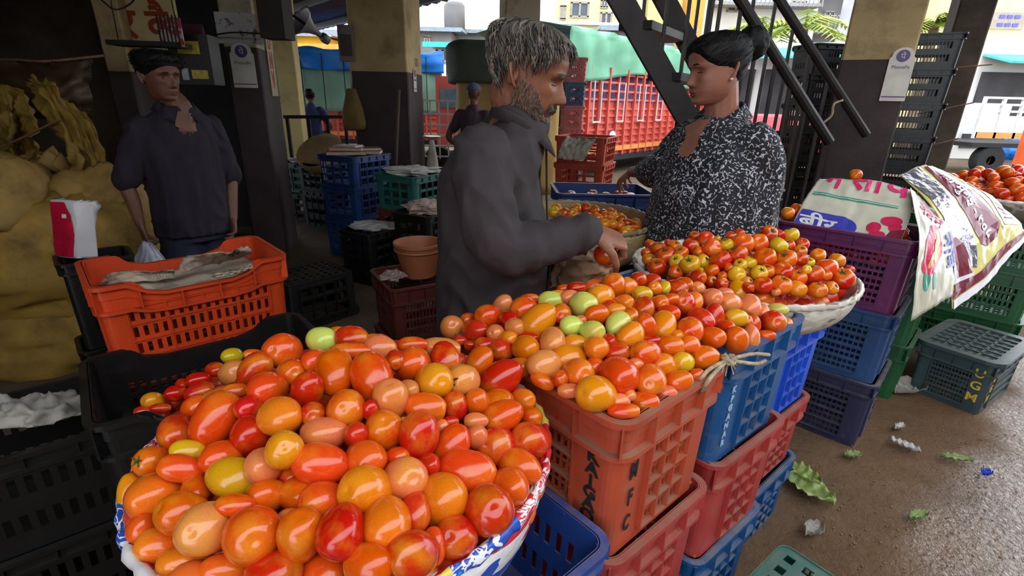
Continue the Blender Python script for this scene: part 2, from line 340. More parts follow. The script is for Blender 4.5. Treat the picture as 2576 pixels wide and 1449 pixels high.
def crate_parts(L, W, h, colr, st):
    key = (L, W, h, colr, st)
    if key in _cr: return _cr[key]
    S_ = dict(lattice=dict(cw=.1, nc=(4, 3), nr=4, ns=4, sr=2, sw=.006, sh=.021, rib=.011, flange=.075),
              rows=dict(cw=.075, nc=(3, 2), nr=4, ns=6, sr=2, sw=.0075, sh=.016, rib=.009, flange=.06),
              tall=dict(cw=.06, nc=(4, 3), nr=4, ns=4, sr=1, sw=.006, sh=.034, rib=.005, flange=.08),
              coarse=dict(cw=.07, nc=(4, 3), nr=3, ns=1, sr=1, sw=.05, sh=.05, rib=.008, flange=.05),
              plain=dict(cw=.06, nc=(2, 1), nr=2, ns=6, sr=1, sw=.008, sh=.05, rib=.0, flange=.04))[st]
    m = PL[colr]; r = .03; t = .004; tap = .955
    def T(x, y, z):
        k = tap + (1 - tap) * z / h; return (x * k, y * k, z)
    parts = []
    z0, z1 = .03, h - S_['flange']
    def wall(S_len, off, ax, sgn, nc, nm):
        g = G(); gr = G(); a0, a1 = -S_len / 2 + r, S_len / 2 - r; cw = S_['cw'] - r
        us = [a0]; slots = set(); colx = []
        cell = (a1 - a0 - 2 * cw) / nc
        su = []
        for c in range(nc):
            x0 = a0 + cw + c * cell; colx.append(x0)
            for k in range(S_['ns']):
                xc = x0 + cell * (k + .5 + .0) / S_['ns']; w2 = min(S_['sw'], cell / S_['ns'] * .36); su.append((xc - w2, xc + w2))
        colx.append(a0 + cw + nc * cell)
        us = sorted([a0, a1] + [q for s_ in su for q in s_])
        rowh = (z1 - z0) / S_['nr']; sz = []; rowz = []
        for q in range(S_['nr']):
            zz = z0 + q * rowh; rowz.append(zz)
            for k in range(S_['sr']):
                zc = zz + rowh * (k + .6) / (S_['sr'] + .2); sz.append((zc - S_['sh'] / 2, zc + S_['sh'] / 2))
        rowz.append(z1)
        zs = sorted([0, h] + [q for s_ in sz for q in s_])
        uset = {round(a, 6) for a, b in su}; zset = {round(a, 6) for a, b in sz}
        def P(u, z, d):
            x, y = (u, sgn * (off - d)) if ax == 0 else (sgn * (off - d), u); return T(x, y, z)
        g.holes(us, zs, lambda i, j: round(us[i], 6) in uset and round(zs[j], 6) in zset, P, t)
        if S_['rib']:
            rb = S_['rib']
            def bx(u0, u1, za, zb):
                vs = [P(u, z, d) for z in (za, zb) for u, d in ((u0, -rb), (u1, -rb), (u1, 0), (u0, 0))]
                gr.add(vs, [(3, 2, 1, 0), (4, 5, 6, 7), (0, 1, 5, 4), (1, 2, 6, 5), (2, 3, 7, 6), (3, 0, 4, 7)])
            if st != 'rows':
                for x in colx: bx(x - .0025, x + .0025, z0, z1)
            else:
                for x in (colx[0], colx[-1]): bx(x - .002, x + .002, z0, z1)
            for z in rowz: bx(colx[0], colx[-1], z - .002, z + .002)
        parts.append((nm, g.mesh(nm, m), [('rib_grid', gr.mesh('rib_grid', m))] if gr.v else []))
    wall(L, W / 2, 0, -1, S_['nc'][0], 'side_panel'); wall(L, W / 2, 0, 1, S_['nc'][0], 'side_panel')
    wall(W, L / 2, 1, -1, S_['nc'][1], 'end_panel'); wall(W, L / 2, 1, 1, S_['nc'][1], 'end_panel')
    for sx in (-1, 1):
        for sy in (-1, 1):
            g = G(); rings = []
            for z in (0, h):
                out = [T(sx * (L / 2 - r + (r - d) * cos(radians(a))), sy * (W / 2 - r + (r - d) * sin(radians(a))), z) for d, aa in ((0, range(0, 91, 18)), (t, range(90, -1, -18))) for a in aa]
                rings.append(out)
            g.loft(rings); parts.append(('corner_post', g.mesh('corner_post', m), []))
    g = G(); ringband(g, L, W, r, h - .012, h, .016, .002); ringband(g, L, W, r, h - .045, h - .012, .002, .003); ringband(g, L * .985, W * .985, r, h - S_['flange'] - .010, h - S_['flange'], .015, 0)
    nx, ny = 5, 4
    for sgn in (-1, 1):
        for i in range(1, nx): g.box((-L / 2 + L * i / nx, sgn * (W / 2 + .004), h - S_['flange'] / 2 - .003), (.004, .02, S_['flange'] - .006))
        for i in range(1, ny): g.box((sgn * (L / 2 + .004), -W / 2 + W * i / ny, h - S_['flange'] / 2 - .003), (.02, .004, S_['flange'] - .006))
    for sx in (-1, 1):
        for sy in (-1, 1):
            cx_, cy_ = sx * (L / 2 - .009), sy * (W / 2 - .009)
            g.box((cx_ + sx * .004, cy_ + sy * .004, h - S_['flange'] / 2 - .003), (.026, .004, S_['flange'] - .006), (0, 0, math.atan2(sy, sx)))
    parts.append(('rim', g.mesh('rim', m), []))
    g = G(); nb = 8
    us = [-L / 2 * tap + .004 + (L * tap - .008) * i / (2 * nb + 1) for i in range(2 * nb + 2)]; vs_ = [-W / 2 * tap + .004 + (W * tap - .008) * i / (2 * 6 + 1) for i in range(14)]
    g.holes(us, vs_, lambda i, j: i % 2 == 1 and j % 2 == 1 and st != 'plain', lambda u, v, d: (u, v, .004 + d), .004)
    parts.append(('bottom', g.mesh('bottom', m), []))
    _cr[key] = parts; return parts
def crate(label, x, y, z, yaw, colr, st='lattice', L=.5, W=.35, h=.33, group=None, flip=False, name='plastic_crate', tilt=(0, 0), dip=0):
    t = thing(name, label, 'crate', (x, y, z), 0, group)
    t.rotation_euler = (tilt[0] + (pi if flip else 0), tilt[1], radians(yaw))
    if flip: t.location.z = z + h
    for nm, me, subs in crate_parts(L, W, h, colr, st):
        if dip:                                          # long walls are cut lower between the ends
            me = me.copy()
            for v in me.vertices:
                if v.co.z > h * .55 and abs(v.co.y) > W * .4:
                    e = min(1, max(0, (L * .33 - abs(v.co.x)) / (L * .1))); v.co.z -= dip * e * e * (3 - 2 * e) * (v.co.z - h * .55) / (h * .45)
        o = link(nm, me, t)
        for sn, sm in subs: link(sn, sm, o)
    return t
def vtext(par, s, m, size, face, a, zmid, L, W, h, pitch, name='letter', flipx=False, xs=1.0):
    """stacked upright letters on a crate wall: face '-y','+y','-x','+x'; a = coordinate along the wall"""
    n = len(s)
    for i, ch in enumerate(s):
        z = zmid + (n - 1) / 2 * pitch - i * pitch; k = .955 + .045 * z / h
        sl = math.atan(.0225 * (W if face[1] == 'y' else L) / h)
        if face == '-y': loc, rot = (a * k, -W / 2 * k - .003, z), (pi / 2 + sl, 0, 0)
        if face == '+y': loc, rot = (a * k, W / 2 * k + .003, z), (pi / 2 + sl, 0, pi)
        if face == '-x': loc, rot = (-L / 2 * k - .003, a * k, z), (pi / 2 + sl, 0, -pi / 2)
        if face == '+x': loc, rot = (L / 2 * k + .003, a * k, z), (pi / 2 + sl, 0, pi / 2)
        text(name, ch, size, m, par, loc, rot, bold=.001, xs=xs)
M_ink = mat('black_paint', S(24, 20, 18), .7); M_white_ink = mat('white_paint', S(205, 205, 205), .7); M_pale_ink = mat('pale_blue_paint', S(140, 175, 205), .7); M_yel_ink = mat('yellow_paint', S(205, 165, 50), .7)
# --- stack A (brick red, lettered)
xa, ya = .160, 1.045
A = crate('brick-red crate lettered KAJGAON and MFC, heaped with tomatoes', xa, ya, .652, 132, 'brick')
vtext(A, 'KAJGAON', M_ink, .038, '+y', -.195, .140, .5, .35, .33, .0285, xs=1.15)
vtext(A, 'MFC', M_ink, .055, '-x', .122, .135, .5, .35, .33, .066, xs=.55)
crate('dusty pink-red crate directly under the lettered brick-red one', xa + .012, ya + .006, .326, 131, 'pinkred')
crate('blue crate on the floor at the bottom of the brick-red stack', xa - .012, ya, 0, 132.5, 'blue')
# --- stack B (blue)
xb, yb = .478, 1.334
B = crate('blue crate lettered GKPGANAR, tied by rope to the brick-red crate', xb, yb, .652, 130, 'blue')
vtext(B, 'GKPGANAR', M_pale_ink, .024, '-x', .14, .15, .5, .35, .33, .026)
crate('pink-red crate directly under the blue lettered crate', xb + .02, yb + .012, .326, 129, 'pinkred')
crate('weathered sky-blue crate on the wet floor below the pink-red crate', xb + .012, yb + .012, 0, 130, 'blue')
# --- stack C (bright blue under the second basket)
xc_, yc_ = .775, 1.672
crate('bright cobalt-blue crate holding up the basket of round tomatoes', xc_, yc_, .53, 130, 'bright', h=.33)
crate('dull red crate between bright cobalt-blue and lowest blue crate', xc_, yc_, .265, 130, 'pinkred', h=.27)
crate('low blue crate on the floor under the round tomato basket stack', xc_ + .008, yc_, 0, 131, 'blue', h=.27)
# --- purple stack
xp, yp = 1.552, 2.305
crate('purple crate half covered by printed plastic sheets', xp, yp, .672, -43, 'purple', 'rows', L=.53, W=.36)
crate('steel-blue crate in the middle below the purple crate', xp, yp, .336, -43, 'steel', 'rows', L=.53, W=.36, h=.34)
crate('dark navy crate on wet floor at the foot of purple stack', xp, yp - .004, 0, -43, 'deepnavy', 'rows', L=.53, W=.36, h=.34)
# --- under the front basket
crate('empty navy crate with open slots under the front basket', -.114, .778, .49, 132, 'cobalt', 'plain', h=.262)
crate('dark navy crate beneath the empty navy crate, under front basket', -.14, .755, .245, 132, 'navy', 'plain', h=.245)
crate('navy crate on floor at the foot of front basket stack', -.16, .74, 0, 132, 'navy', 'plain', h=.245)
crate('black crate of tomatoes in shade left of the front basket', -.751, 1.146, .57, 40, 'black', 'tall', h=.3, dip=.04)
crate('black crate under the shaded tomato crate', -.751, 1.146, .285, 40, 'black', 'tall', h=.285)
crate('black crate on the floor under the shaded tomato crates', -.751, 1.146, 0, 40, 'black', 'tall', h=.285)
RD = crate('orange-red crate lined with newspaper, at the left', -1.117, 1.656, .64, 43, 'red', 'tall', L=.535, W=.34, dip=.045)
crate('dark crate under the orange-red newspaper crate', -1.117, 1.656, .32, 43, 'maroon', 'tall', h=.32)
crate('dark crate on the floor below the orange-red newspaper crate', -1.117, 1.656, 0, 43, 'black', 'tall', h=.32)
# --- on the wet floor
GC = crate('grey-green lidded crate with yellow letters on the wet floor', 2.56, 2.56, 0, 34, 'dkgreen', 'rows', L=.5, W=.33, h=.3)
vtext(GC, 'UGM', M_yel_ink, .065, '-x', -.115, .16, .5, .33, .3, .07); vtext(GC, 'UGM', M_yel_ink, .06, '-y', -.2, .15, .5, .33, .3, .062)
g = G(); L_, W_ = .56, .39
ringband(g, L_ - .1, W_ - .1, .02, .3, .318, .05, .0)
for i in range(1, 7): g.box((-.23 + i * .0657, 0, .309), (.012, W_ - .08, .012))
for i in range(1, 4): g.box((0, -.145 + i * .0725, .309), (L_ - .08, .012, .012))
us = [-.235 + .47 * i / 41 for i in range(42)]; vs_ = [-.15 + .3 * i / 17 for i in range(18)]
g.holes(us, vs_, lambda i, j: i % 2 == 1 and j % 2 == 1, lambda u, v, d: (u, v, .303 + d), .004)
g.obj('lid', PL['dkgreen'], GC)
crate('upturned teal crate on the floor at the bottom edge', .735, .885, 0, 38, 'teal', 'rows', h=.29, flip=True)
# ---------------------------------------------------------------- tomatoes
def tomato_mat():
    m = bpy.data.materials.new('tomato_skin'); m.use_nodes = True; nt = m.node_tree; N = nt.nodes; Lk = nt.links.new
    p = N['Principled BSDF']; oi = N.new('ShaderNodeObjectInfo'); tc = N.new('ShaderNodeTexCoord')
    rnd = N.new('ShaderNodeVectorMath'); rnd.operation = 'SCALE'; rnd.inputs[0].default_value = (37, 91, 53); Lk(oi.outputs['Random'], rnd.inputs['Scale'])
    ad = N.new('ShaderNodeVectorMath'); Lk(tc.outputs['Object'], ad.inputs[0]); Lk(rnd.outputs[0], ad.inputs[1])
    nz = N.new('ShaderNodeTexNoise'); nz.inputs['Scale'].default_value = .9; nz.inputs['Detail'].default_value = 3; Lk(ad.outputs[0], nz.inputs['Vector'])
    sx = N.new('ShaderNodeSeparateXYZ'); Lk(tc.outputs['Object'], sx.inputs[0])
    q = N.new('ShaderNodeMath'); q.operation = 'MULTIPLY_ADD'; Lk(sx.outputs[2], q.inputs[0]); q.inputs[1].default_value = .13; Lk(nz.outputs[0], q.inputs[2])
    r = N.new('ShaderNodeMapRange'); r.inputs[1].default_value = .48; r.inputs[2].default_value = .78; r.inputs[4].default_value = .75; Lk(q.outputs[0], r.inputs[0])
    hs = N.new('ShaderNodeMix'); hs.data_type = 'RGBA'; hs.inputs[0].default_value = .6; Lk(oi.outputs['Color'], hs.inputs[6]); hs.inputs[7].default_value = S(226, 158, 36)
    mx = N.new('ShaderNodeMix'); mx.data_type = 'RGBA'; Lk(r.outputs[0], mx.inputs[0]); Lk(oi.outputs['Color'], mx.inputs[6]); Lk(hs.outputs[2], mx.inputs[7])
    n2 = N.new('ShaderNodeTexNoise'); n2.inputs['Scale'].default_value = 14; n2.inputs['Detail'].default_value = 4; Lk(ad.outputs[0], n2.inputs['Vector'])
    r2 = N.new('ShaderNodeMapRange'); r2.inputs[1].default_value = .3; r2.inputs[2].default_value = .7; r2.inputs[3].default_value = .9; r2.inputs[4].default_value = 1.08; Lk(n2.outputs[0], r2.inputs[0])
    m2 = N.new('ShaderNodeMix'); m2.data_type = 'RGBA'; m2.blend_type = 'MULTIPLY'; m2.inputs[0].default_value = 1; Lk(mx.outputs[2], m2.inputs[6]); Lk(r2.outputs[0], m2.inputs[7])
    Lk(m2.outputs[2], p.inputs['Base Color']); p.inputs['Roughness'].default_value = .17; p.inputs['Specular IOR Level'].default_value = .55
    p.inputs['Subsurface Weight'].default_value = 0
    return m
M_tom = tomato_mat()
M_calyx = mat('green_calyx', S(70, 92, 34), .8, var=.3, scale=30); M_scar = mat('stem_scar', S(178, 150, 90), .9)
def plum_mesh(k):
    rr = random.Random(k); n, m = 24, 16; tip = (k % 4 == 1); lob = rr.uniform(.01, .05); ph = rr.uniform(0, 6); sq = rr.uniform(2.0, 2.5)
    rings = []
    for i in range(m + 1):
        a = pi * (i + (.35 if i == 0 else -.35 if i == m else 0)) / m; z = -cos(a); rad = (max(0, 1 - abs(z) ** sq)) ** (1 / 2.05)
        if tip and z < 0: rad *= 1 - .16 * z * z; z = z * (1 + .05 * abs(z) ** 6)
        if z > 0: rad *= 1 + .03 * sin(z * pi); z2 = z - .12 * math.exp(-((rad / .22) ** 2))
        else: rad *= 1 - .05 * z * z; z2 = z + .02 * math.exp(-((rad / .2) ** 2))
        rings.append([(rad * (1 + lob * cos(3 * b + ph) * (.4 + .6 * abs(z))) * cos(b), rad * (1 + lob * cos(3 * b + ph)) * sin(b), z2) for b in [2 * pi * j / n for j in range(n)]])
    g = G(); g.loft(rings, True); return g.mesh('plum_tomato', M_tom, True)
def round_mesh(k):
    rr = random.Random(k + 50); n, m = 30, 16; nl = rr.choice((5, 6, 7)); lob = rr.uniform(.015, .055); ph = rr.uniform(0, 6)
    rings = []
    for i in range(m + 1):
        a = pi * (i + (.3 if i == 0 else -.3 if i == m else 0)) / m; z = -cos(a); rad = (max(0, 1 - abs(z) ** 2.3)) ** .48
        zz = z - (.3 * math.exp(-((rad / .3) ** 2)) if z > 0 else -.06 * math.exp(-((rad / .25) ** 2)))
        rings.append([(rad * (1 + lob * max(z + .3, 0) * cos(nl * b + ph)) * cos(b), rad * (1 + lob * max(z + .3, 0) * cos(nl * b + ph)) * sin(b), zz) for b in [2 * pi * j / n for j in range(n)]])
    g = G(); g.loft(rings, True); return g.mesh('round_tomato', M_tom, True)
PLUM = [plum_mesh(i) for i in range(8)]; ROUND = [round_mesh(i) for i in range(6)]
def calyx_mesh():
    g = G()
    for k in range(5):
        a = 2 * pi * k / 5 + .3; d = Vector((cos(a), sin(a), 0)); s_ = Vector((-sin(a), cos(a), 0)); L = .42 + .1 * sin(k * 2.1)
        pts = [(.03, .05, .0), (L * .5, .075, .06), (L * .85, .04, .05), (L, .006, .14)]
        rings = [[d * x + s_ * w_ + Vector((0, 0, z)), d * x + Vector((0, 0, z + .02)), d * x - s_ * w_ + Vector((0, 0, z)), d * x + Vector((0, 0, z - .01))] for x, w_, z in pts]
        g.loft(rings)
    g.tube([(0, 0, 0), (.02, .01, .12), (.06, .02, .2)], [.05, .04, .05], 6); return g.mesh('calyx', M_calyx, True)
CALYX = calyx_mesh()
_g = G(); _g.lathe([(.0, .012), (.045, .018), (.075, .004), (.08, -.03)], 10); SCAR = _g.mesh('stem_scar', M_scar, True)
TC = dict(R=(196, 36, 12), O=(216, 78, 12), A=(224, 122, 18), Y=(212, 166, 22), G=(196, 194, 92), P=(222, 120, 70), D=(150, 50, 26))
CN = dict(R='red', O='orange-red', A='amber', Y='yellow', G='pale green', P='pinkish', D='dark red')
_lab = {}

def dedupe(out):
    # tell apart tomatoes of one description by size where sizes differ
    by = {}
    for o in out: by.setdefault(o['label'], []).append(o)
    for lb_, os_ in by.items():
        if len(os_) == 2:
            a_, b_ = sorted(os_, key=lambda o: -o.scale.x)
            d_ = (a_.location - b_.location); du = d_.dot(cr); dv_ = d_.dot(cd)
            wa, wb_ = ('upper', 'lower') if abs(dv_) > abs(du) and dv_ < 0 else ('lower', 'upper') if abs(dv_) > abs(du) else ('right', 'left') if du > 0 else ('left', 'right')
            a_['label'] = lb_ + f', {wa} of two'; b_['label'] = lb_ + f', {wb_} of two'
        elif len(os_) == 3:
            os_.sort(key=lambda o: o.location.dot(cr) / o.location.dot(cf))
            for o, q in zip(os_, ('left', 'middle', 'right')): o['label'] = lb_ + f', {q} of three'
        elif 3 < len(os_) < 13:
            os_.sort(key=lambda o: o.location.dot(cr) / o.location.dot(cf)); n_ = ('first', 'second', 'third', 'fourth', 'fifth', 'sixth', 'seventh', 'eighth', 'ninth', 'tenth', 'eleventh', 'twelfth')
            for o, q in zip(os_, n_): o['label'] = lb_ + f', {q} from left'
def heap(data, ox, oy, k, zf, kind, where, cont, group, region, rs=1.15):
    """data rows: (cx, cy, a, b, angle, colour[, flag]) of each tomato's outline; each rests on the heap surface zf(x, y)"""
    T = []
    for row in data:
        cx, cy, a, b, ang, co = row[:6]; fl = row[6] if len(row) > 6 else ''
        u, v = ox + cx / k, oy + cy / k; r0 = ray(u, v).normalized()
        ca, sa = cos(radians(ang)), sin(radians(ang))
        ra = (ray(u + a / k * ca, v - a / k * sa).normalized() - r0); rb = (ray(u - b / k * sa, v - b / k * ca).normalized() - r0)
        best = None; t = .4
        while t < 6:
            p = EYE + r0 * t; zz = zf(p.x, p.y); f = p.z - zz
            if zz < 0: t += .01; continue
            if best is None or f < best[0]: best = (f, t)
            if f <= 0: break
            t += .01
        t = best[1]
        T.append(dict(r0=r0, t=t, ra=ra, rb=rb, co=co, fl=fl, u=u, v=v))
    for d in T: d['s'] = rs * sqrt(d['ra'].length * d['rb'].length) * .88
    t0 = [d['t'] for d in T]
    for it in range(50):
        for i in range(len(T)):
            for j in range(i):
                A_, B_ = T[i], T[j]
                if abs(A_['u'] - B_['u']) > 140 or abs(A_['v'] - B_['v']) > 140: continue
                ca, cb = A_['r0'] * A_['t'], B_['r0'] * B_['t']; dv = ca - cb; dist = dv.length; need = A_['s'] * A_['t'] + B_['s'] * B_['t']
                if dist < need:
                    al = dv.dot(A_['r0']); e = (need - dist) * .3; sg = 1 if al >= 0 else -1
                    A_['t'] += sg * e; B_['t'] -= sg * e
        for i, d in enumerate(T): d['t'] = min(max(d['t'], t0[i] - .05), t0[i] + .05)
    base = PLUM if kind == 'plum' else ROUND; out = []
    for i, d in enumerate(T):
        t, a3, b3 = d['t'], d['ra'] * d['t'] * rs, d['rb'] * d['t'] * rs
        la, lb = a3.length, b3.length
        if lb > la: a3, b3, la, lb = b3, a3, lb, la
        rr = random.Random(i * 7 + len(T)); q = la / lb; Q = 1.36 if kind == 'plum' else .86
        if kind == 'plum':
            ph = 0 if q >= Q else math.acos(sqrt(max(0, (q * q - 1) / (Q * Q - 1))))
            ax = a3.normalized() * (rr.choice((-1, 1))) * cos(ph) + (-d['r0'] if 's' in d['fl'] or 'c' in d['fl'] else d['r0'] * rr.choice((-1, 1))) * sin(ph)
            if 't' in d['fl']: ax = -(a3 if a3.dot(cr) > 0 else -a3).normalized()
            sc3 = (lb, lb, lb * max(q, Q))
        else:
            r_ = sqrt(la * lb) * 1.03; ax = (Vector((0, 0, 1.0)) + Vector((rr.gauss(0, .5), rr.gauss(0, .5), 0)) - d['r0'] * .35).normalized(); sc3 = (r_, r_, r_ * Q)
        ax.normalize(); rot = ax.to_track_quat('Z', 'X') @ Quaternion((0, 0, 1), rr.uniform(0, 6.28))
        me = base[1] if ('t' in d['fl'] and kind == 'plum') else rr.choice(base)
        o = link(kind + '_tomato', me); o.location = EYE + d['r0'] * t; o.rotation_mode = 'QUATERNION'; o.rotation_quaternion = rot; o.scale = sc3
        c0 = TC[d['co']]; j = rr.uniform(-1, 1); c0 = (max(0, min(255, c0[0] + 8 * j)), max(0, min(255, c0[1] + 16 * rr.uniform(-1, 1))), max(0, min(255, c0[2] + 8 * j)))
        o.color = S(*c0)
        if 'c' in d['fl'] or (kind == 'round' and 'n' not in d['fl'] and rr.random() < .75): link('calyx', CALYX, o, (0, 0, .80 if kind == 'round' else .9))
        elif 's' in d['fl']: link('stem_scar', SCAR, o, (0, 0, .86 if kind == 'plum' else .72))
        pos = region(d['u'], d['v'])
        pre = 'leafy-stemmed ' if 'c' in d['fl'] else ''
        tag(o, f'{pre}{CN[d["co"]]} {kind} tomato {where}, {pos}', 'tomato', group); out.append(o)
    dedupe(out)
    return out
def fill(name, label, pts, r, group=None, cat='tomato', cols=((200, 60, 24), (190, 40, 20), (214, 100, 34))):
    g = G()
    for i, p in enumerate(pts): g.cm = i % 3; g.sphere(p, (r * 1.1, r, r), 10, 7)
    o = g.obj(name, [mat(f'buried_tomato_{i}', S(*c), .3, var=.1) for i, c in enumerate(cols)], None, True)
    return tag(o, label, cat, group, 'stuff')
def clock(cx, cy, rx, ry):
    H12 = 'twelve one two three four five six seven eight nine ten eleven'.split()
    def f(u, v):
        x, y = (u - cx) / rx, (v - cy) / ry; d = sqrt(x * x + y * y); h = H12[int(round(math.degrees(math.atan2(x, -y)) / 30)) % 12]
        return 'at its very centre' if d < .22 else f"{'rim' if d > .78 else 'outer half' if d > .5 else 'inner half'}, {h} o'clock"
    return f
def grid(us, vs, un, vn):
    def f(u, v):
        i = sum(u > q for q in us); j = sum(v > q for q in vs); return f'{vn[j]}, {un[i]}'
    return f
# --- front basket
BX, BY, BZ, BR = -.262, .737, .95, .337
def zf1(x, y):
    d2 = ((x - BX) ** 2 + (y - BY) ** 2) / BR ** 2; d3 = ((x - BX + .02) ** 2 + (y - BY - .06) ** 2) / (BR * 1.05) ** 2
    return BZ + .004 + .125 * max(0, 1 - d3) if d2 < 1.15 else -1
c7 = [(1235,160,78,60,0,'G'),(1025,225,98,85,-5,'O'),(868,325,98,72,50,'R'),(750,340,72,60,45,'P'),(745,250,55,38,5,'Y'),(860,240,50,24,0,'O'),(650,325,50,36,0,'R'),(560,380,65,36,10,'R'),(470,405,32,28,0,'R'),(440,455,58,40,0,'R'),(570,450,80,48,15,'R'),(315,495,60,42,0,'A'),(260,555,50,28,0,'R'),(355,535,55,24,0,'R'),
(540,530,72,52,30,'O'),(656,595,155,105,60,'O'),(770,440,70,35,0,'O'),(940,435,100,88,0,'O'),(1065,340,72,66,0,'O'),(1155,435,90,80,80,'R'),(840,535,75,62,0,'R'),(1010,580,110,95,0,'A'),(1185,565,62,60,0,'R'),(1200,280,68,60,0,'O'),(1305,340,115,97,95,'O'),
(440,665,92,88,0,'R'),(850,685,108,98,20,'R'),(1245,675,120,82,5,'P'),(1030,765,95,92,0,'A','s'),(505,770,90,55,-10,'Y'),(315,825,97,72,0,'O','c'),(685,805,108,80,10,'O'),(470,865,120,68,-10,'O'),(920,850,98,92,0,'P'),(1230,840,140,103,-10,'O'),(750,912,130,100,-10,'Y'),(1075,900,65,70,0,'R'),(545,985,75,75,0,'O'),(335,1015,158,118,12,'A'),(190,1030,125,68,95,'A'),(935,1010,100,82,0,'O'),(1110,1005,98,88,-10,'O'),(485,1115,135,110,-15,'O'),(760,1065,100,55,0,'O'),(1250,1045,125,98,0,'O'),(610,1190,150,122,15,'P'),(855,1220,150,135,20,'O'),(260,1205,85,88,0,'O'),(352,1290,125,90,-10,'A'),(1120,1228,133,117,90,'O'),(1340,1210,140,118,75,'R'),(500,1385,145,100,-5,'A'),(705,1420,130,90,0,'O'),(970,1440,140,125,0,'R'),(1240,1445,135,115,0,'O'),(1055,1135,60,50,0,'P'),(700,1320,50,30,0,'O')]
c8 = [(183,155,85,62,-8,'R'),(105,112,40,20,0,'O'),(340,205,80,58,-15,'P'),(320,155,60,24,0,'O'),(180,225,110,40,0,'O'),(420,270,45,50,0,'R'),(515,190,75,40,0,'O'),(665,210,105,55,-5,'P'),(695,265,88,68,110,'R'),(515,295,88,85,0,'O'),(295,365,128,103,110,'O'),(630,388,92,88,0,'A'),(395,490,102,88,95,'P'),(790,385,85,78,0,'P','c'),(865,500,60,65,0,'O'),(880,285,85,62,60,'O'),(995,375,115,85,35,'R','t'),(490,435,55,50,0,'P'),(585,530,105,70,-8,'O'),(745,530,62,75,0,'R'),(970,520,95,75,30,'O'),(1005,580,98,78,25,'O','t'),(1118,485,60,52,-20,'A'),(1155,580,62,50,-20,'O'),(860,605,60,42,0,'P'),(865,690,55,60,0,'P'),(975,745,100,98,0,'R'),(1160,715,100,92,-10,'R'),(548,690,122,97,85,'R'),(730,745,118,85,65,'O'),(1100,855,110,85,-25,'O'),(815,880,145,105,-15,'O'),(470,920,108,108,0,'P','s'),(1040,970,98,100,0,'O'),(360,665,98,105,0,'O'),(210,680,60,62,0,'R'),(160,538,95,92,0,'O'),(258,820,102,100,0,'O'),(265,985,132,120,0,'A'),(672,1030,128,130,0,'A'),(372,1165,118,133,0,'A'),(530,1100,75,105,0,'R'),(925,1090,122,128,0,'R'),(755,1235,103,110,0,'R'),(520,1330,130,120,0,'R'),(280,1385,125,112,0,'O'),(628,1290,60,100,0,'O'),(630,890,48,36,0,'O'),(430,800,60,50,0,'O'),(600,845,60,60,0,'R'),(285,545,40,50,0,'R'),(720,610,45,30,0,'R'),(670,650,40,50,0,'P'),(470,610,28,25,0,'A')]
f1 = [r for r in c7 if not (r[1] < 600 and r[0] < 850 and r not in c7[14:22])]
k7 = 1430 / 660
rows1 = [((r[0] / k7 + 240), (r[1] / k7 + 780), r[2] / k7, r[3] / k7, *r[4:]) for r in f1] + [((r[0] / k7 + 800), (r[1] / k7 + 780), r[2] / k7, r[3] / k7, *r[4:]) for r in c8]
heap(rows1, 0, 0, 1, zf1, 'plum', 'in the front basket', None, 'plum tomatoes in the front basket', clock(850, 1160, 500, 300), 1.15)
def zf0(x, y): return .79 + .06 * max(0, 1 - ((x + .6) ** 2 + (y - 1.2) ** 2) / .2)
rows0 = [((r[0] / k7 + 240), (r[1] / k7 + 780), r[2] / k7, r[3] / k7, *r[4:]) for r in c7 if r not in f1]
heap(rows0, 0, 0, 1, zf0, 'plum', 'in the shaded black crate', None, 'plum tomatoes in the black crate', grid((420, 520), (985,), ('left', 'middle', 'right'), ('upper', 'lower')))
rf = random.Random(5)
pts = []
for k in range(420):
    a, d = rf.uniform(0, 6.28), BR * .92 * sqrt(rf.random()); x, y = BX + d * cos(a), BY + d * sin(a); zt = zf1(x, y) - .055
    pts.append((x, y, rf.uniform(max(.80, BZ - .14 + .2 * (d / BR) ** 4), zt)))
fill('tomato_pile', 'buried tomatoes in the gaps of the front basket heap', pts, .027)
pts = []
for k in range(70):
    q = Vector((-.751, 1.146, 0)) + E1 * rf.uniform(-.17, .2) + E2 * rf.uniform(-.11, .12); pts.append((q.x, q.y, rf.uniform(.68, .75 + .03 * rf.random())))
fill('tomato_pile', 'buried tomatoes filling the shaded black crate', pts, .027)
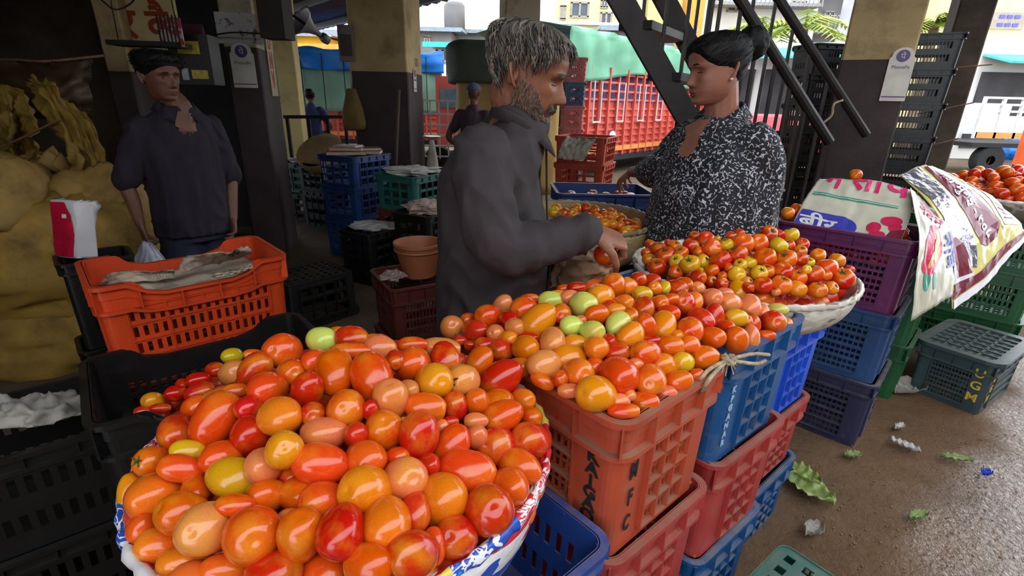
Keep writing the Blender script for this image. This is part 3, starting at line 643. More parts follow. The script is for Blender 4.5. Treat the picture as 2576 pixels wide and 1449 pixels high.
# --- crates A and B share one heap
def zf2(x, y):
    q = Vector((x - xa, y - ya, 0)); p_ = q.dot(dirv(41)); q_ = q.dot(dirv(131)); 
    a_ = (p_ - .2) / .44; b_ = (q_ - .02) / .285
    if abs(a_) > 1.05 or abs(b_) > 1.05: return -1
    return .962 + .105 * max(0, 1 - abs(a_) ** 2.4) ** .7 * max(0, 1 - abs(b_) ** 2.2) ** .7
c6 = [(152,465,70,72,0,'P','s'),(265,410,50,42,0,'R'),(310,485,78,70,0,'R'),(400,390,85,72,-10,'O'),(490,315,70,55,60,'P'),(530,410,55,52,0,'R'),(630,335,82,72,30,'O'),(670,270,60,32,0,'O'),(575,460,62,55,0,'P'),(445,500,55,52,0,'P'),(525,545,62,55,0,'A'),(370,580,65,48,0,'R'),(205,550,45,30,0,'R'),(280,580,45,28,0,'R'),(485,615,78,68,0,'R'),(645,600,82,76,0,'A'),(665,540,75,45,0,'R'),(730,420,98,92,45,'A','t'),(815,285,82,58,-5,'G'),(880,370,62,62,0,'O'),(940,265,62,48,0,'P'),(1030,310,85,78,0,'G'),(895,205,40,28,0,'O'),(985,200,60,38,0,'R'),(855,240,50,25,0,'A'),(825,560,80,88,0,'P'),(840,500,70,40,0,'O'),(770,715,105,92,0,'P'),(950,455,72,65,0,'G'),(1085,490,78,65,0,'G'),(1010,410,40,28,0,'P'),(980,575,78,58,-15,'A'),(935,665,105,78,-10,'A'),(1115,600,76,75,0,'A'),(1120,375,75,60,0,'O'),(1260,440,82,70,45,'G'),(1250,345,58,40,0,'A'),(1345,385,50,55,0,'O'),(1340,515,90,75,40,'A'),(1440,460,70,82,0,'O'),(1565,450,92,76,80,'A'),(1600,370,70,55,0,'O'),(1430,330,68,72,0,'R'),(1540,300,55,50,0,'O'),(1300,300,62,52,0,'A'),(1210,325,50,45,0,'R'),(1145,260,85,78,0,'A'),(1230,190,75,80,0,'O'),(1325,195,68,58,-10,'A'),(1395,150,55,55,0,'R'),(1490,150,55,42,0,'R'),(1425,240,62,48,0,'Y'),(1505,205,45,45,0,'A'),(1575,195,35,40,0,'Y'),(1645,205,75,55,0,'R'),(1700,180,60,50,0,'O'),(1795,200,45,40,0,'P'),(1105,190,60,45,0,'O'),(1200,555,50,48,0,'R'),(1250,630,85,60,0,'R'),(1445,635,95,78,0,'O','s'),(1605,590,95,68,-5,'O'),(1735,580,68,55,0,'O'),(1840,665,95,75,0,'O'),(1695,695,70,62,0,'Y','s'),(1555,725,98,85,-15,'A'),(1380,715,55,45,0,'P'),(1475,810,98,95,-15,'O'),(1265,790,125,122,0,'O'),(1105,730,65,62,0,'O'),(990,770,98,92,0,'O'),(875,810,50,55,0,'R'),(760,820,80,45,-25,'O'),(935,885,75,45,0,'P'),(1115,905,122,108,0,'A','s'),(1260,960,75,55,0,'P'),(1435,960,95,65,0,'O'),(1300,1020,100,45,0,'O'),(1580,900,70,50,0,'P'),(1665,820,90,65,15,'O'),(1790,780,50,40,0,'O'),(600,730,80,60,0,'O'),(1340,915,40,40,0,'P')]
c6b = [(1620,275,50,38,0,'O'),(1695,305,75,72,0,'R'),(1775,285,50,55,0,'A'),(1885,265,68,58,0,'P'),(2005,300,75,62,0,'P'),(1975,240,55,40,0,'P'),(2135,320,78,75,90,'P'),(2235,275,65,52,0,'A'),(2060,215,55,62,0,'A'),(1905,385,78,60,90,'R'),(1815,405,88,65,-25,'R'),(1740,480,85,82,0,'O'),(1890,530,85,65,0,'O'),(1985,460,55,45,0,'O'),(2050,400,75,55,0,'Y','s'),(2165,445,45,60,0,'R'),(2050,545,78,80,0,'O'),(2150,525,55,70,0,'P'),(2295,425,80,68,0,'R'),(2325,345,68,42,0,'G'),(2230,355,40,45,0,'P'),(2250,515,60,32,0,'O'),(2395,430,30,30,0,'P'),(1480,550,60,35,0,'R'),(1785,130,60,50,0,'R'),(1660,520,45,40,0,'A'),(2120,420,40,40,0,'O')]
k6 = 2576 / 970
heap(c6, 1080, 650, k6, zf2, 'plum', 'in the brick-red crate', None, 'plum tomatoes in the brick-red crate', grid((1290, 1450, 1600), (800, 900), ('far left', 'left of middle', 'right of middle', 'far right'), ('back row', 'middle row', 'front row')))
heap(c6b, 1080, 650, k6, zf2, 'plum', 'in the blue lettered crate', None, 'plum tomatoes in the blue lettered crate', grid((1760, 1870), (780,), ('left', 'middle', 'right'), ('back', 'front')))
pts = []
for k in range(420):
    p_, q_ = rf.uniform(-.15, .5), rf.uniform(-.22, .22); q = Vector((xa, ya, 0)) + dirv(41) * p_ + dirv(131) * q_
    if .155 < p_ < .225: continue
    pts.append((q.x, q.y, rf.uniform(.88, max(.9, zf2(q.x, q.y) - .052))))
for k in range(700):                                     # deeper tomatoes along the walls, added to darken the slots
    cx_, cy_, yw = ((xa, ya, 132), (xb, yb, 130))[k % 2]; u_, v_ = rf.uniform(-.2, .2), rf.uniform(-.13, .13)
    if abs(u_) < .14 and abs(v_) < .08: continue
    q = Vector((cx_, cy_, rf.uniform(.69, .94))) + dirv(yw) * u_ + dirv(yw + 90) * v_; pts.append(q.to_tuple())
fill('tomato_pile', 'buried tomatoes filling the brick-red and blue crates', pts, .024)
# --- second basket
B2X, B2Y, B2Z, B2R = .745, 1.6, 1.0, .345
def zf3(x, y):
    d2 = ((x - B2X) ** 2 + (y - B2Y) ** 2) / B2R ** 2
    return B2Z - .005 + .12 * max(0, 1 - d2) ** .8 if d2 < 1.12 else -1
c1 = [(470,745,55,38,0,'R'),(440,815,55,40,0,'O'),(455,870,62,42,0,'A'),(540,780,65,58,0,'R'),(600,840,80,75,0,'R'),(525,935,88,55,0,'R'),(630,730,40,30,0,'R'),(680,755,55,40,0,'O','c'),(740,815,65,45,0,'O'),(700,890,65,55,0,'Y','c'),(815,915,82,70,0,'Y','c'),(925,890,55,62,0,'Y'),(690,980,65,48,0,'O'),(850,670,52,35,0,'R'),(820,750,62,62,0,'R'),(950,700,75,60,0,'R','n'),(885,810,50,50,0,'R'),(1005,775,82,72,0,'O','n'),(1050,690,30,22,0,'Y'),(1130,745,55,55,0,'Y','c'),(1170,670,60,30,0,'R'),(1240,645,55,35,0,'R'),(1270,735,92,78,0,'O','n'),(1225,830,85,75,0,'R','c'),(1080,880,85,82,0,'R','n'),(1405,730,72,80,0,'O','n'),(1495,650,65,75,0,'R','c'),(1590,655,40,55,0,'R'),(1685,660,72,58,0,'Y','c'),(1585,755,82,65,0,'Y','c'),(1670,750,40,55,0,'O'),(1785,740,65,45,0,'R','n'),(1465,860,88,82,0,'O','n'),(1650,870,92,68,0,'O','c'),(1765,870,50,80,0,'R','n'),(1770,800,60,45,0,'O'),(1845,900,50,40,0,'Y','c'),(1925,835,68,48,0,'A'),(1995,945,95,80,0,'O','n'),(2085,885,85,50,0,'A','c'),(1250,920,62,45,0,'Y','c'),(1330,900,55,55,0,'Y'),(1220,1005,78,62,0,'Y','n'),(1160,950,50,40,0,'O'),(1000,970,65,52,0,'O'),(900,980,45,30,0,'Y'),(1415,990,65,62,0,'Y','c'),(1480,975,60,62,0,'O'),(1615,975,85,72,0,'R','n'),(1825,960,50,30,0,'Y'),(1750,1030,70,65,0,'O'),(1885,1000,85,78,0,'R','c'),(1985,1010,45,60,0,'O'),(2135,1040,95,90,0,'R','c'),(1445,1095,85,65,0,'R','n'),(1605,1095,85,82,0,'O','c'),(1745,1125,82,65,0,'A','n'),(1920,1140,90,62,0,'O','c'),(2040,1120,70,45,0,'A'),(1310,1070,55,40,0,'P'),(1320,1115,55,45,0,'R'),(1090,1080,65,45,0,'R'),(1000,1060,55,38,0,'R'),(1095,1015,50,28,0,'O'),(1560,1155,45,30,0,'P'),(2200,960,40,35,0,'R')]
heap(c1, 1500, 400, 3.45, zf3, 'round', 'in the second basket', None, 'round tomatoes in the second basket', clock(1885, 670, 270, 100))
pts = []
for k in range(260):
    a, d = rf.uniform(0, 6.28), B2R * .8 * sqrt(rf.random()); x, y = B2X + d * cos(a), B2Y + d * sin(a)
    pts.append((x, y, rf.uniform(.95, zf3(x, y) - .06) if d < .2 else rf.uniform(.965, max(.97, zf3(x, y) - .075))))
fill('tomato_pile', 'buried tomatoes in the gaps of the second basket', pts, .03, cols=((200, 60, 24), (190, 40, 20), (214, 120, 34)))
# --- baskets
def rag_mat(name, cols, scale=7, dirx=(1, 1, 3), rough=.35):
    m = bpy.data.materials.new(name); m.use_nodes = True; nt = m.node_tree; N = nt.nodes; Lk = nt.links.new; p = N['Principled BSDF']
    tc = N.new('ShaderNodeTexCoord'); mp = N.new('ShaderNodeMapping'); mp.inputs['Scale'].default_value = dirx; Lk(tc.outputs['Object'], mp.inputs[0])
    nz = N.new('ShaderNodeTexNoise'); nz.inputs['Scale'].default_value = scale; nz.inputs['Detail'].default_value = 2.5; nz.inputs['Distortion'].default_value = .9; Lk(mp.outputs[0], nz.inputs['Vector'])
    cr_ = N.new('ShaderNodeValToRGB'); cr_.color_ramp.interpolation = 'CONSTANT'; Lk(nz.outputs[0], cr_.inputs[0])
    e = cr_.color_ramp.elements; e[0].color = cols[0][1]; e[0].position = cols[0][0]; e[1].color = cols[1][1]; e[1].position = cols[1][0]
    for q, c in cols[2:]: x = e.new(q); x.color = c
    Lk(cr_.outputs[0], p.inputs['Base Color']); p.inputs['Roughness'].default_value = rough
    b = N.new('ShaderNodeBump'); b.inputs['Strength'].default_value = .5; b.inputs['Distance'].default_value = .01
    n2 = N.new('ShaderNodeTexNoise'); n2.inputs['Scale'].default_value = 30; Lk(tc.outputs['Object'], n2.inputs['Vector']); Lk(n2.outputs[0], b.inputs['Height']); Lk(b.outputs[0], p.inputs['Normal']); return m
def basket(label, x, y, zr, R, hgt, m_rim, m_body, rb=.62, tilt=(0, 0), lump=.003, rimr=.007, wrap=26, sect=None):
    t = thing('round_basket', label, 'basket', (x, y, zr - hgt), 0, None, (tilt[0], tilt[1], 0))
    g = G(); th = .01; prof = []
    for i in range(9):
        q = i / 8; prof.append(((R - rimr) * (rb + (1 - rb) * sin(q * pi / 2) ** .9), hgt * (1 - cos(q * pi / 2)) * .98 + .0))
    inner = [(r - th, z + th * (1 if i < 3 else .3)) for i, (r, z) in enumerate(prof)][::-1]
    fx = lambda a, z: 1 + .004 * sin(a * 40) * (1 if z > .02 else 0)
    g.lathe([(.001, 0)] + prof + inner + [(.001, th)], 80, (0, 0, 0), False, fx); g.obj('bowl', m_body, t, True)
    g = G(); rings = []; n = 160; sm = []
    for j in range(n):
        a = 2 * pi * j / n; w_ = lump * noise.noise(Vector((cos(a) * 6, sin(a) * 6, x * 9))) + .0022 * sin(a * wrap * 2); c_ = Vector((cos(a), sin(a), 0))
        if sect: sm.append(sect(math.degrees(a) % 360))
        rings.append([c_ * (R - rimr + (rimr + w_) * cos(b)) + Vector((0, 0, hgt - .004 + (rimr * 1.5 + w_) * sin(b))) for b in [2 * pi * k / 10 for k in range(10)]])
    rings.append(rings[0]); g.loft(rings, False)
    if sect: g.mi = [sm[i // 10] for i in range(len(g.f))]
    g.obj('wrapped_rim', m_rim, t, True)
    return t
w1, r1, b1, y1 = S(226, 222, 222), S(198, 34, 52), S(40, 82, 178), S(226, 208, 110)
m_cane = mat('cane_weave', S(168, 140, 98), .7, var=.3, scale=30, stretch=(1, 1, 6), bump=.5, bscale=60)
m_white_wrap = rag_mat('white_plastic_wrap', [(0, S(120, 104, 84)), (.38, S(196, 186, 172)), (.55, S(216, 208, 196)), (.7, S(150, 128, 104))], 7)
pl_ = lambda n_, c: mat('wrap_' + n_, c, .35, var=.12, scale=9, bump=.4, bscale=25)
RIMS = [pl_('white', S(214, 208, 206)), pl_('red', S(196, 34, 50)), rag_mat('wrap_red_white', [(0, r1), (.42, w1), (.5, r1), (.56, w1), (.64, r1)], 26), rag_mat('wrap_blue_white', [(0, b1), (.45, w1), (.52, b1), (.6, S(60, 150, 200)), (.66, w1)], 24), pl_('yellow', S(216, 196, 84)), pl_('blue', S(38, 76, 170))]
def sect1(a):
    for lim, k in ((6, 1), (20, 4), (62, 0), (120, 0), (168, 1), (184, 0), (203, 2), (226, 3), (262, 0), (290, 3), (306, 4), (318, 3), (326, 5), (350, 2), (361, 1)):
        if a < lim: return k
basket('wide front basket with a red, white and blue wrapped rim', BX, BY, BZ, BR, .195, RIMS, rag_mat('printed_sack_body', [(0, b1), (.4, w1), (.5, r1), (.6, w1), (.68, y1)], 4), sect=sect1)
basket('white-wrapped basket of round tomatoes on the bright blue crate', B2X, B2Y, B2Z, B2R, .135, m_white_wrap, m_white_wrap)
# ---------------------------------------------------------------- sheets over the purple crate
def cat4(p0, p1, p2, p3, t): return .5 * ((2 * p1) + (p2 - p0) * t + (2 * p0 - 5 * p1 + 4 * p2 - p3) * t * t + (3 * p1 - p0 - 3 * p2 + p3) * t ** 3)
def net(rows, amp=0, fr=9, seed=0):
    P = [[Vector(p) for p in r] for r in rows]
    def line(pts, t):
        n = len(pts) - 1; x = min(max(t, 0), 1) * n; i = min(int(x), n - 1); f = x - i
        g_ = lambda k: pts[k] if 0 <= k <= n else (pts[0] * 2 - pts[1] if k < 0 else pts[n] * 2 - pts[n - 1])
        return cat4(g_(i - 1), g_(i), g_(i + 1), g_(i + 2), f)
    def base(a, b): return line([line(r, a) for r in P], b)
    def fn(a, b):
        p = base(a, b)
        if amp:
            e = .02; q = (base(a + e, b) - base(a - e, b)).cross(base(a, b + e) - base(a, b - e))
            if q.length > 1e-9: p = p + q.normalized() * amp * (noise.noise(Vector((a * fr, b * fr * .7, seed))) + .5 * noise.noise(Vector((a * fr * 2.7 + b * 4, b * fr * 2, seed + 5))))
        return p
    return fn
def wrapshape(name, polys, m, fn, par, off=.0025):
    """thin print laid on a sheet: polys = list of outlines in the sheet's (a, b)"""
    g = G()
    for P in polys:
        bm = bmesh.new(); vs = [bm.verts.new((x, y, 0)) for x, y in P]; bm.faces.new(vs)
        lo = [min(p[i] for p in P) for i in (0, 1)]; hi = [max(p[i] for p in P) for i in (0, 1)]
        for ax in (0, 1):
            k = max(2, int((hi[ax] - lo[ax]) / .05))
            for q in range(1, k):
                c = [0, 0, 0]; c[ax] = lo[ax] + (hi[ax] - lo[ax]) * q / k; nn = [0, 0, 0]; nn[ax] = 1
                bmesh.ops.bisect_plane(bm, geom=bm.verts[:] + bm.edges[:] + bm.faces[:], plane_co=c, plane_no=nn)
        wrapbm(g, bm, fn, off); bm.free()
    return g.obj(name, m, par)
def wrapbm(g, bm, fn, off):
    bm.verts.index_update(); vs = []
    for q in bm.verts:
        a, b = q.co.x, q.co.y; e = .01; p = fn(a, b); n = (fn(a + e, b) - fn(a - e, b)).cross(fn(a, b + e) - fn(a, b - e))
        n = n.normalized() if n.length > 1e-12 else Vector((0, 0, 1)); vs.append(p + n * off)
    g.add(vs, [tuple(x.index for x in f.verts) for f in bm.faces])
def wraptext(name, s, m, fn, par, a0, a1, b0, b1, off=.004, rot=0, clip=None, bold=.02):
    me0 = text('t', s, 1.0, m, None, bold=bold, ext=0); me = me0.data; bpy.data.objects.remove(me0)
    bm = bmesh.new(); bm.from_mesh(me); bmesh.ops.rotate(bm, verts=bm.verts, cent=(0, 0, 0), matrix=Matrix.Rotation(radians(rot), 3, 'Z'))
    xs = [q.co.x for q in bm.verts]; ys = [q.co.y for q in bm.verts]; lx, hx, ly, hy = min(xs), max(xs), min(ys), max(ys)
    for q in bm.verts: q.co = Vector((a0 + (q.co.x - lx) / (hx - lx) * (a1 - a0), b0 + (q.co.y - ly) / (hy - ly) * (b1 - b0), 0))
    for ax, lo_, hi_ in ((0, a0, a1), (1, b0, b1)):
        k = max(2, int((hi_ - lo_) / .04))
        for q in range(1, k):
            c = [0, 0, 0]; c[ax] = lo_ + (hi_ - lo_) * q / k; nn = [0, 0, 0]; nn[ax] = 1
            bmesh.ops.bisect_plane(bm, geom=bm.verts[:] + bm.edges[:] + bm.faces[:], plane_co=c, plane_no=nn)
    if clip: bmesh.ops.bisect_plane(bm, geom=bm.verts[:] + bm.edges[:] + bm.faces[:], plane_co=(0, clip, 0), plane_no=(0, 1, 0), clear_outer=True)
    g = G(); wrapbm(g, bm, fn, off); bm.free(); return g.obj(name, m, par)
def ell(cx, cy, rx, ry, n=28, rot=0):
    c, s_ = cos(radians(rot)), sin(radians(rot)); o = []
    for i in range(n):
        x, y = rx * cos(2 * pi * i / n), ry * sin(2 * pi * i / n); o.append((cx + x * c - y * s_, cy + x * s_ + y * c))
    return o
def pm(name, c, r=.3): return mat('print_' + name, S(*c), r, var=.08, scale=20, coat=.3)
P_beige = mat('sheet_beige', S(206, 200, 178), .3, var=.1, scale=5, col2=S(190, 180, 158), c2lo=.5, c2hi=.7, c2scale=7, coat=.4)
P_yel = mat('sheet_yellow', S(222, 206, 130), .28, var=.08, scale=5, coat=.5)
P_silver = mat('sheet_silver', S(186, 182, 190), .16, metal=.75, var=.2, scale=8, bump=.5, bscale=35)
p_mar, p_pink, p_blue, p_wht, p_grn, p_red, p_lil, p_och = pm('maroon', (124, 44, 62)), pm('pink', (222, 48, 110)), pm('blue', (70, 70, 170)), pm('white', (226, 222, 222)), pm('green', (70, 150, 124)), pm('rose', (206, 44, 84)), pm('lilac', (212, 160, 186)), pm('ochre', (214, 176, 100))
def ay(u, v, y): return aty(u, v, y)
t = thing('printed_sheet', 'beige printed plastic sheet with blue lozenge on the purple crate', 'sheet', atz(2130, 520, 1.02))
def chil(o, par):                                       # keep world place when parenting
    o.parent = par; o.matrix_parent_inverse = par.matrix_basis.inverted(); return o
f1_ = net([[ay(1992, 568, 2.33), ay(2075, 590, 2.24), ay(2160, 606, 2.14), ay(2262, 617, 2.04)],
           [ay(2022, 505, 2.42), ay(2100, 520, 2.33), ay(2180, 532, 2.25), ay(2290, 545, 2.14)],
           [ay(2060, 449, 2.5), ay(2130, 450, 2.42), ay(2205, 455, 2.36), ay(2300, 480, 2.28)]], .006, 8, 1)
def sheet(name, fn, m, par, nu=40, nv=24):
    g = G(); g.surf(fn, nu, nv, .0015); return chil(g.obj(name, m, None, True), par)
sheet('sheet', f1_, P_beige, t)
loz = [(.0, .03), (.45, .03)] + [(.45 + .17 * cos(radians(a)), .19 + .16 * sin(radians(a))) for a in range(-80, 81, 16)] + [(.45, .35), (.03, .35)]
chil(wrapshape('blue_lozenge', [loz], p_blue, f1_, None, .002), t)
chil(wraptext('printed_word', 'बीर', p_wht, f1_, None, .03, .42, .05, .32), t)
chil(wrapshape('green_stripe', [[(.04, .66), (.9, .60), (.9, .64), (.04, .72)]], p_grn, f1_, None, .002), t)
chil(wrapshape('white_stripe', [[(.04, .685), (.9, .615), (.9, .623), (.04, .695)]], p_wht, f1_, None, .003), t)
chil(wraptext('printed_word', 'न साध', p_pink, f1_, None, .1, .98, .80, 1.18, clip=.985), t)
chil(wrapshape('printed_rose', [ell(.88, .38, .08, .09), ell(.76, .25, .06, .09), ell(.80, .12, .07, .08), ell(.72, .07, .05, .06), ell(.92, .28, .05, .08)], p_red, f1_, None, .002), t)
chil(wrapshape('printed_ribbon', [[(.84, .02), (1.0, .02), (1.0, .26), (.90, .22)]], p_mar, f1_, None, .003), t)
t2 = thing('printed_sheet', 'torn beige sheet end with a rose hanging beside the purple crate', 'sheet', ay(2350, 640, 2.06))
f2_ = net([[ay(2292, 808, 1.86), ay(2345, 775, 1.9), ay(2398, 742, 1.97)], [ay(2305, 690, 1.88), ay(2350, 680, 1.93), ay(2402, 670, 2.02)],
           [ay(2312, 590, 1.98), ay(2350, 585, 2.03), ay(2392, 580, 2.1)], [ay(2290, 472, 2.27), ay(2318, 500, 2.26), ay(2352, 530, 2.25)]], .006, 6, 3)
sheet('sheet', f2_, P_beige, t2)
chil(wrapshape('printed_rose', [ell(.42, .52, .26, .16), ell(.36, .40, .22, .10), ell(.52, .64, .16, .1)], p_red, f2_, None, .002), t2)
chil(wrapshape('yellow_petal', [ell(.52, .5, .07, .11), ell(.4, .43, .1, .04, rot=40), ell(.58, .62, .05, .07)], p_och, f2_, None, .003), t2)
chil(wrapshape('printed_stem', [ell(.3, .27, .1, .09, rot=30), ell(.52, .24, .05, .08)], p_grn, f2_, None, .002), t2)
chil(wraptext('printed_word', 'नवम', p_pink, f2_, None, .3, .92, .70, .95, rot=-40), t2)
chil(wraptext('printed_word', 'नाव', p_blue, f2_, None, .74, 1.0, .32, .66, rot=-82), t2)
t3 = thing('printed_sheet', 'yellow and maroon printed sheet with silver folds, over the rear crates', 'sheet', ay(2440, 600, 2.2))
f3_ = net([[ay(2395, 778, 1.97), ay(2470, 722, 2.05), ay(2528, 655, 2.14), ay(2585, 596, 2.22)],
           [ay(2392, 650, 2.03), ay(2450, 610, 2.12), ay(2510, 560, 2.22), ay(2560, 556, 2.3)],
           [ay(2352, 530, 2.18), ay(2400, 500, 2.26), ay(2450, 478, 2.36), ay(2500, 500, 2.45)],
           [ay(2262, 440, 2.42), ay(2320, 416, 2.5), ay(2350, 420, 2.54), ay(2400, 442, 2.58)]], .008, 7, 8)
sheet('sheet', f3_, P_yel, t3, 50, 50)
chil(wrapshape('maroon_band', [[(.38, .30), (.46, .24), (.60, .24), (.66, .32), (.60, .62), (.56, .98), (.34, .98), (.36, .7)]], p_mar, f3_, None, .003), t3)
chil(wraptext('printed_words', 'नवी मुंबई - ७०५', p_wht, f3_, None, .40, .58, .28, .92, .006, rot=-90, bold=.03), t3)
chil(wrapshape('lilac_band', [[(.74, .3), (1, .26), (1, .8), (.78, .8)]], p_lil, f3_, None, .002), t3)
chil(wraptext('printed_word', 'नन', p_pink, f3_, None, .80, .95, .34, .58, .005, rot=-90), t3)
chil(wrapshape('ochre_line', [[(.68, .3), (.71, .24), (.71, .9), (.68, .9)]], p_och, f3_, None, .002), t3)
chil(wrapshape('silver_fold', [[(.0, .40), (.2, .22), (.3, .16), (.36, .5), (.3, .8), (.24, .99), (.0, .99), (.06, .6)]], P_silver, f3_, None, .004), t3)
chil(wrapshape('maroon_corner', [[(.02, .44), (.02, .1), (.24, .12), (.2, .34), (.12, .44)]], p_mar, f3_, None, .006), t3)
chil(wrapshape('white_border', [[(0, 0), (1, 0), (1, .055), (0, .055)], [(.02, .16), (.25, .13), (.25, .155), (.02, .19)], [(.0, .45), (0, .16), (.035, .16), (.035, .45)]], p_wht, f3_, None, .007), t3)
chil(wrapshape('maroon_border', [[(.0, .06), (1, .06), (1, .12), (.0, .12)]], p_mar, f3_, None, .005), t3)
# tomatoes and bulk under the sheets
pts = []
for k in range(240):
    q = Vector((xp, yp, 0)) + dirv(-43) * rf.uniform(-.23, .22) + dirv(47) * rf.uniform(-.14, .14); d = abs((q - Vector((xp, yp, 0))).dot(dirv(47))) / .16
    pts.append((q.x, q.y, rf.uniform(.86, .9 + .11 * (1 - d * d))))
fill('tomato_pile', 'buried tomatoes heaped in the purple crate under the sheet', pts, .026)
def gc(label, u, v, z, r, co, kind='plum'):
    o = link(kind + '_tomato', R_.choice(PLUM if kind == 'plum' else ROUND)); o.location = atz(u, v, z); o.scale = (r, r, r * (1.15 if kind == 'plum' else .86)); o.color = S(*TC[co]); o.rotation_euler = (R_.uniform(.6, 1.6), 0, R_.uniform(0, 6)); return tag(o, label, 'tomato')
gc('orange tomato showing at left end of the purple crate', 1981, 537, 1.02, .031, 'A'); gc('amber tomato wedged beside the sheet edge in purple crate', 2003, 528, 1.03, .028, 'O')
gc('lone orange tomato showing behind the ridge of printed sheets', 2153, 443, 1.185, .027, 'O'); [o for o in C.objects if o.get('label', '').startswith('lone orange')][0].location = aty(2153, 441, 2.43)
# green stacks, right-hand basket
for i in range(3): crate(('green crate under the sheets behind the purple crate, top of its stack', 'green crate in the middle of the stack behind the purple crate', 'green crate on the floor behind the purple stack')[2 - i], 2.03, 2.72, .32 * i, -44, 'green', 'tall', L=.5, W=.36, h=.325)
for i in range(3): crate(('green crate directly under the far right tomato basket', 'green crate second below the far right tomato basket', 'lowest green crate below the far right tomato basket')[2 - i], 3.0, 3.12, .3 * i, -44, 'green', 'tall', L=.5, W=.38, h=.305)
DC = crate('dark crate with white strokes on floor behind the lidded crate', 3.05, 3.62, 0, -48, 'dkgreen', 'tall', L=.5, W=.36, h=.31)
B3X, B3Y, B3Z, B3R = 2.93, 3.08, 1.04, .37
basket('grey-wrapped basket of tomatoes at the far right', B3X, B3Y, B3Z, B3R, .13, m_white_wrap, rag_mat('grey_wrap', [(0, S(120, 112, 100)), (.5, S(160, 150, 136)), (.6, S(96, 88, 76))], 6))
rb = random.Random(11); T3 = []
for k in range(4000):
    a, d = rb.uniform(0, 6.28), B3R * .93 * sqrt(rb.random()); x, y = B3X + d * cos(a), B3Y + d * sin(a); z = B3Z - .01 + .15 * max(0, 1 - (d / B3R) ** 2) + rb.choice((0, -.03))
    if all((Vector((x, y, z)) - q).length > .056 for q in T3): T3.append(Vector((x, y, z)))
    if len(T3) > 75: break
T3 = [q for q in T3 if 0 < (CX + F * (cam.matrix_world.inverted() @ q).x / -(cam.matrix_world.inverted() @ q).z) < 2600]
cl3 = grid((2430, 2500), (425, 450), ('left', 'middle', 'right'), ('top', 'middle', 'front')); o3 = []
for i, q in enumerate(T3):
    o = link('plum_tomato', rb.choice(PLUM)); r_ = rb.uniform(.026, .032); o.location = q; o.scale = (r_, r_, r_ * 1.28); o.rotation_euler = (rb.uniform(.8, 2.2), 0, rb.uniform(0, 6)); co = rb.choice('RROOROA'); o.color = S(*TC[co])
    pc = cam.matrix_world.inverted() @ q
    tag(o, f'{CN[co]} plum tomato in the grey-wrapped basket, {cl3(CX - F * pc.x / pc.z, CY + F * pc.y / pc.z)}', 'tomato', 'plum tomatoes in the far right basket'); o3.append(o)
dedupe(o3)
fill('tomato_pile', 'buried tomatoes in the gaps of the far right basket', [(B3X + d * cos(a), B3Y + d * sin(a), B3Z - .05 + .1 * (1 - (d / B3R) ** 2)) for a, d in [(rb.uniform(0, 6.28), B3R * .85 * sqrt(rb.random())) for _ in range(120)]], .03)
# rope between A and B
M_rope = mat('rope', S(172, 150, 122), .95, var=.3, scale=60, bump=.6, bscale=200)
t = thing('rope', 'frayed pale rope knotted between brick-red and blue crates', 'rope', atz(1830, 905, .99))
kn = atz(1832, 905, 1.0)
def strand(pts, r=.0045):
    g = G(); P = [Vector(p) for p in pts]; f = net([[p for p in P]] * 2); g.tube([f(i / 14, 0) for i in range(15)], r, 6); return chil(g.obj('strand', M_rope, None, True), t)
strand([kn, atz(1800, 935, .995), atz(1780, 960, .985), atz(1766, 985, .95)]); strand([kn, atz(1790, 925, 1.0), atz(1765, 948, .992), atz(1758, 958, .97)])
strand([kn, atz(1870, 912, .985), atz(1905, 915, .97), atz(1925, 908, .965)]); strand([kn, atz(1868, 895, .995), atz(1900, 890, .985), atz(1935, 893, .975)])
g = G()
for k in range(9): g.tube([kn + Vector((.012 * cos(k * 2.4 + a), .012 * sin(k * 2.4 + a) * (.6 + .4 * sin(k)), .008 * sin(k * 1.7 + a * 2))) for a in (0, 1, 2, 3, 4, 5)], .005, 6)
chil(g.obj('knot', M_rope, None, True), t)
g = G()
for k in range(16): d = Vector((R_.gauss(0, 1), R_.gauss(0, 1), -.6)).normalized(); g.tube([kn, kn + d * .015, kn + d * .03 + Vector((0, 0, -.006))], .0012, 4)
chil(g.obj('frayed_end', M_rope, None), t)
# newspapers
def news_mat():
    m = bpy.data.materials.new('newsprint'); m.use_nodes = True; nt = m.node_tree; N = nt.nodes; Lk = nt.links.new; p = N['Principled BSDF']
    tc = N.new('ShaderNodeTexCoord'); br = N.new('ShaderNodeTexBrick'); br.inputs['Scale'].default_value = 90; br.inputs['Color1'].default_value = S(120, 104, 92); br.inputs['Color2'].default_value = S(150, 134, 118); br.inputs['Mortar'].default_value = S(186, 168, 146); br.inputs['Mortar Size'].default_value = .035; br.inputs['Brick Width'].default_value = .8; br.inputs['Row Height'].default_value = .3
    Lk(tc.outputs['Object'], br.inputs['Vector'])
    nz = N.new('ShaderNodeTexNoise'); nz.inputs['Scale'].default_value = 9; nz.inputs['Detail'].default_value = 2; Lk(tc.outputs['Object'], nz.inputs['Vector'])
    r = N.new('ShaderNodeMapRange'); r.inputs[1].default_value = .48; r.inputs[2].default_value = .52; Lk(nz.outputs[0], r.inputs[0])
    mx = N.new('ShaderNodeMix'); mx.data_type = 'RGBA'; Lk(r.outputs[0], mx.inputs[0]); Lk(br.outputs[0], mx.inputs[6]); mx.inputs[7].default_value = S(184, 166, 144); Lk(mx.outputs[2], p.inputs['Base Color']); p.inputs['Roughness'].default_value = .9; return m
M_news = news_mat(); M_news_ink = mat('news_ink', S(52, 44, 42), .9)
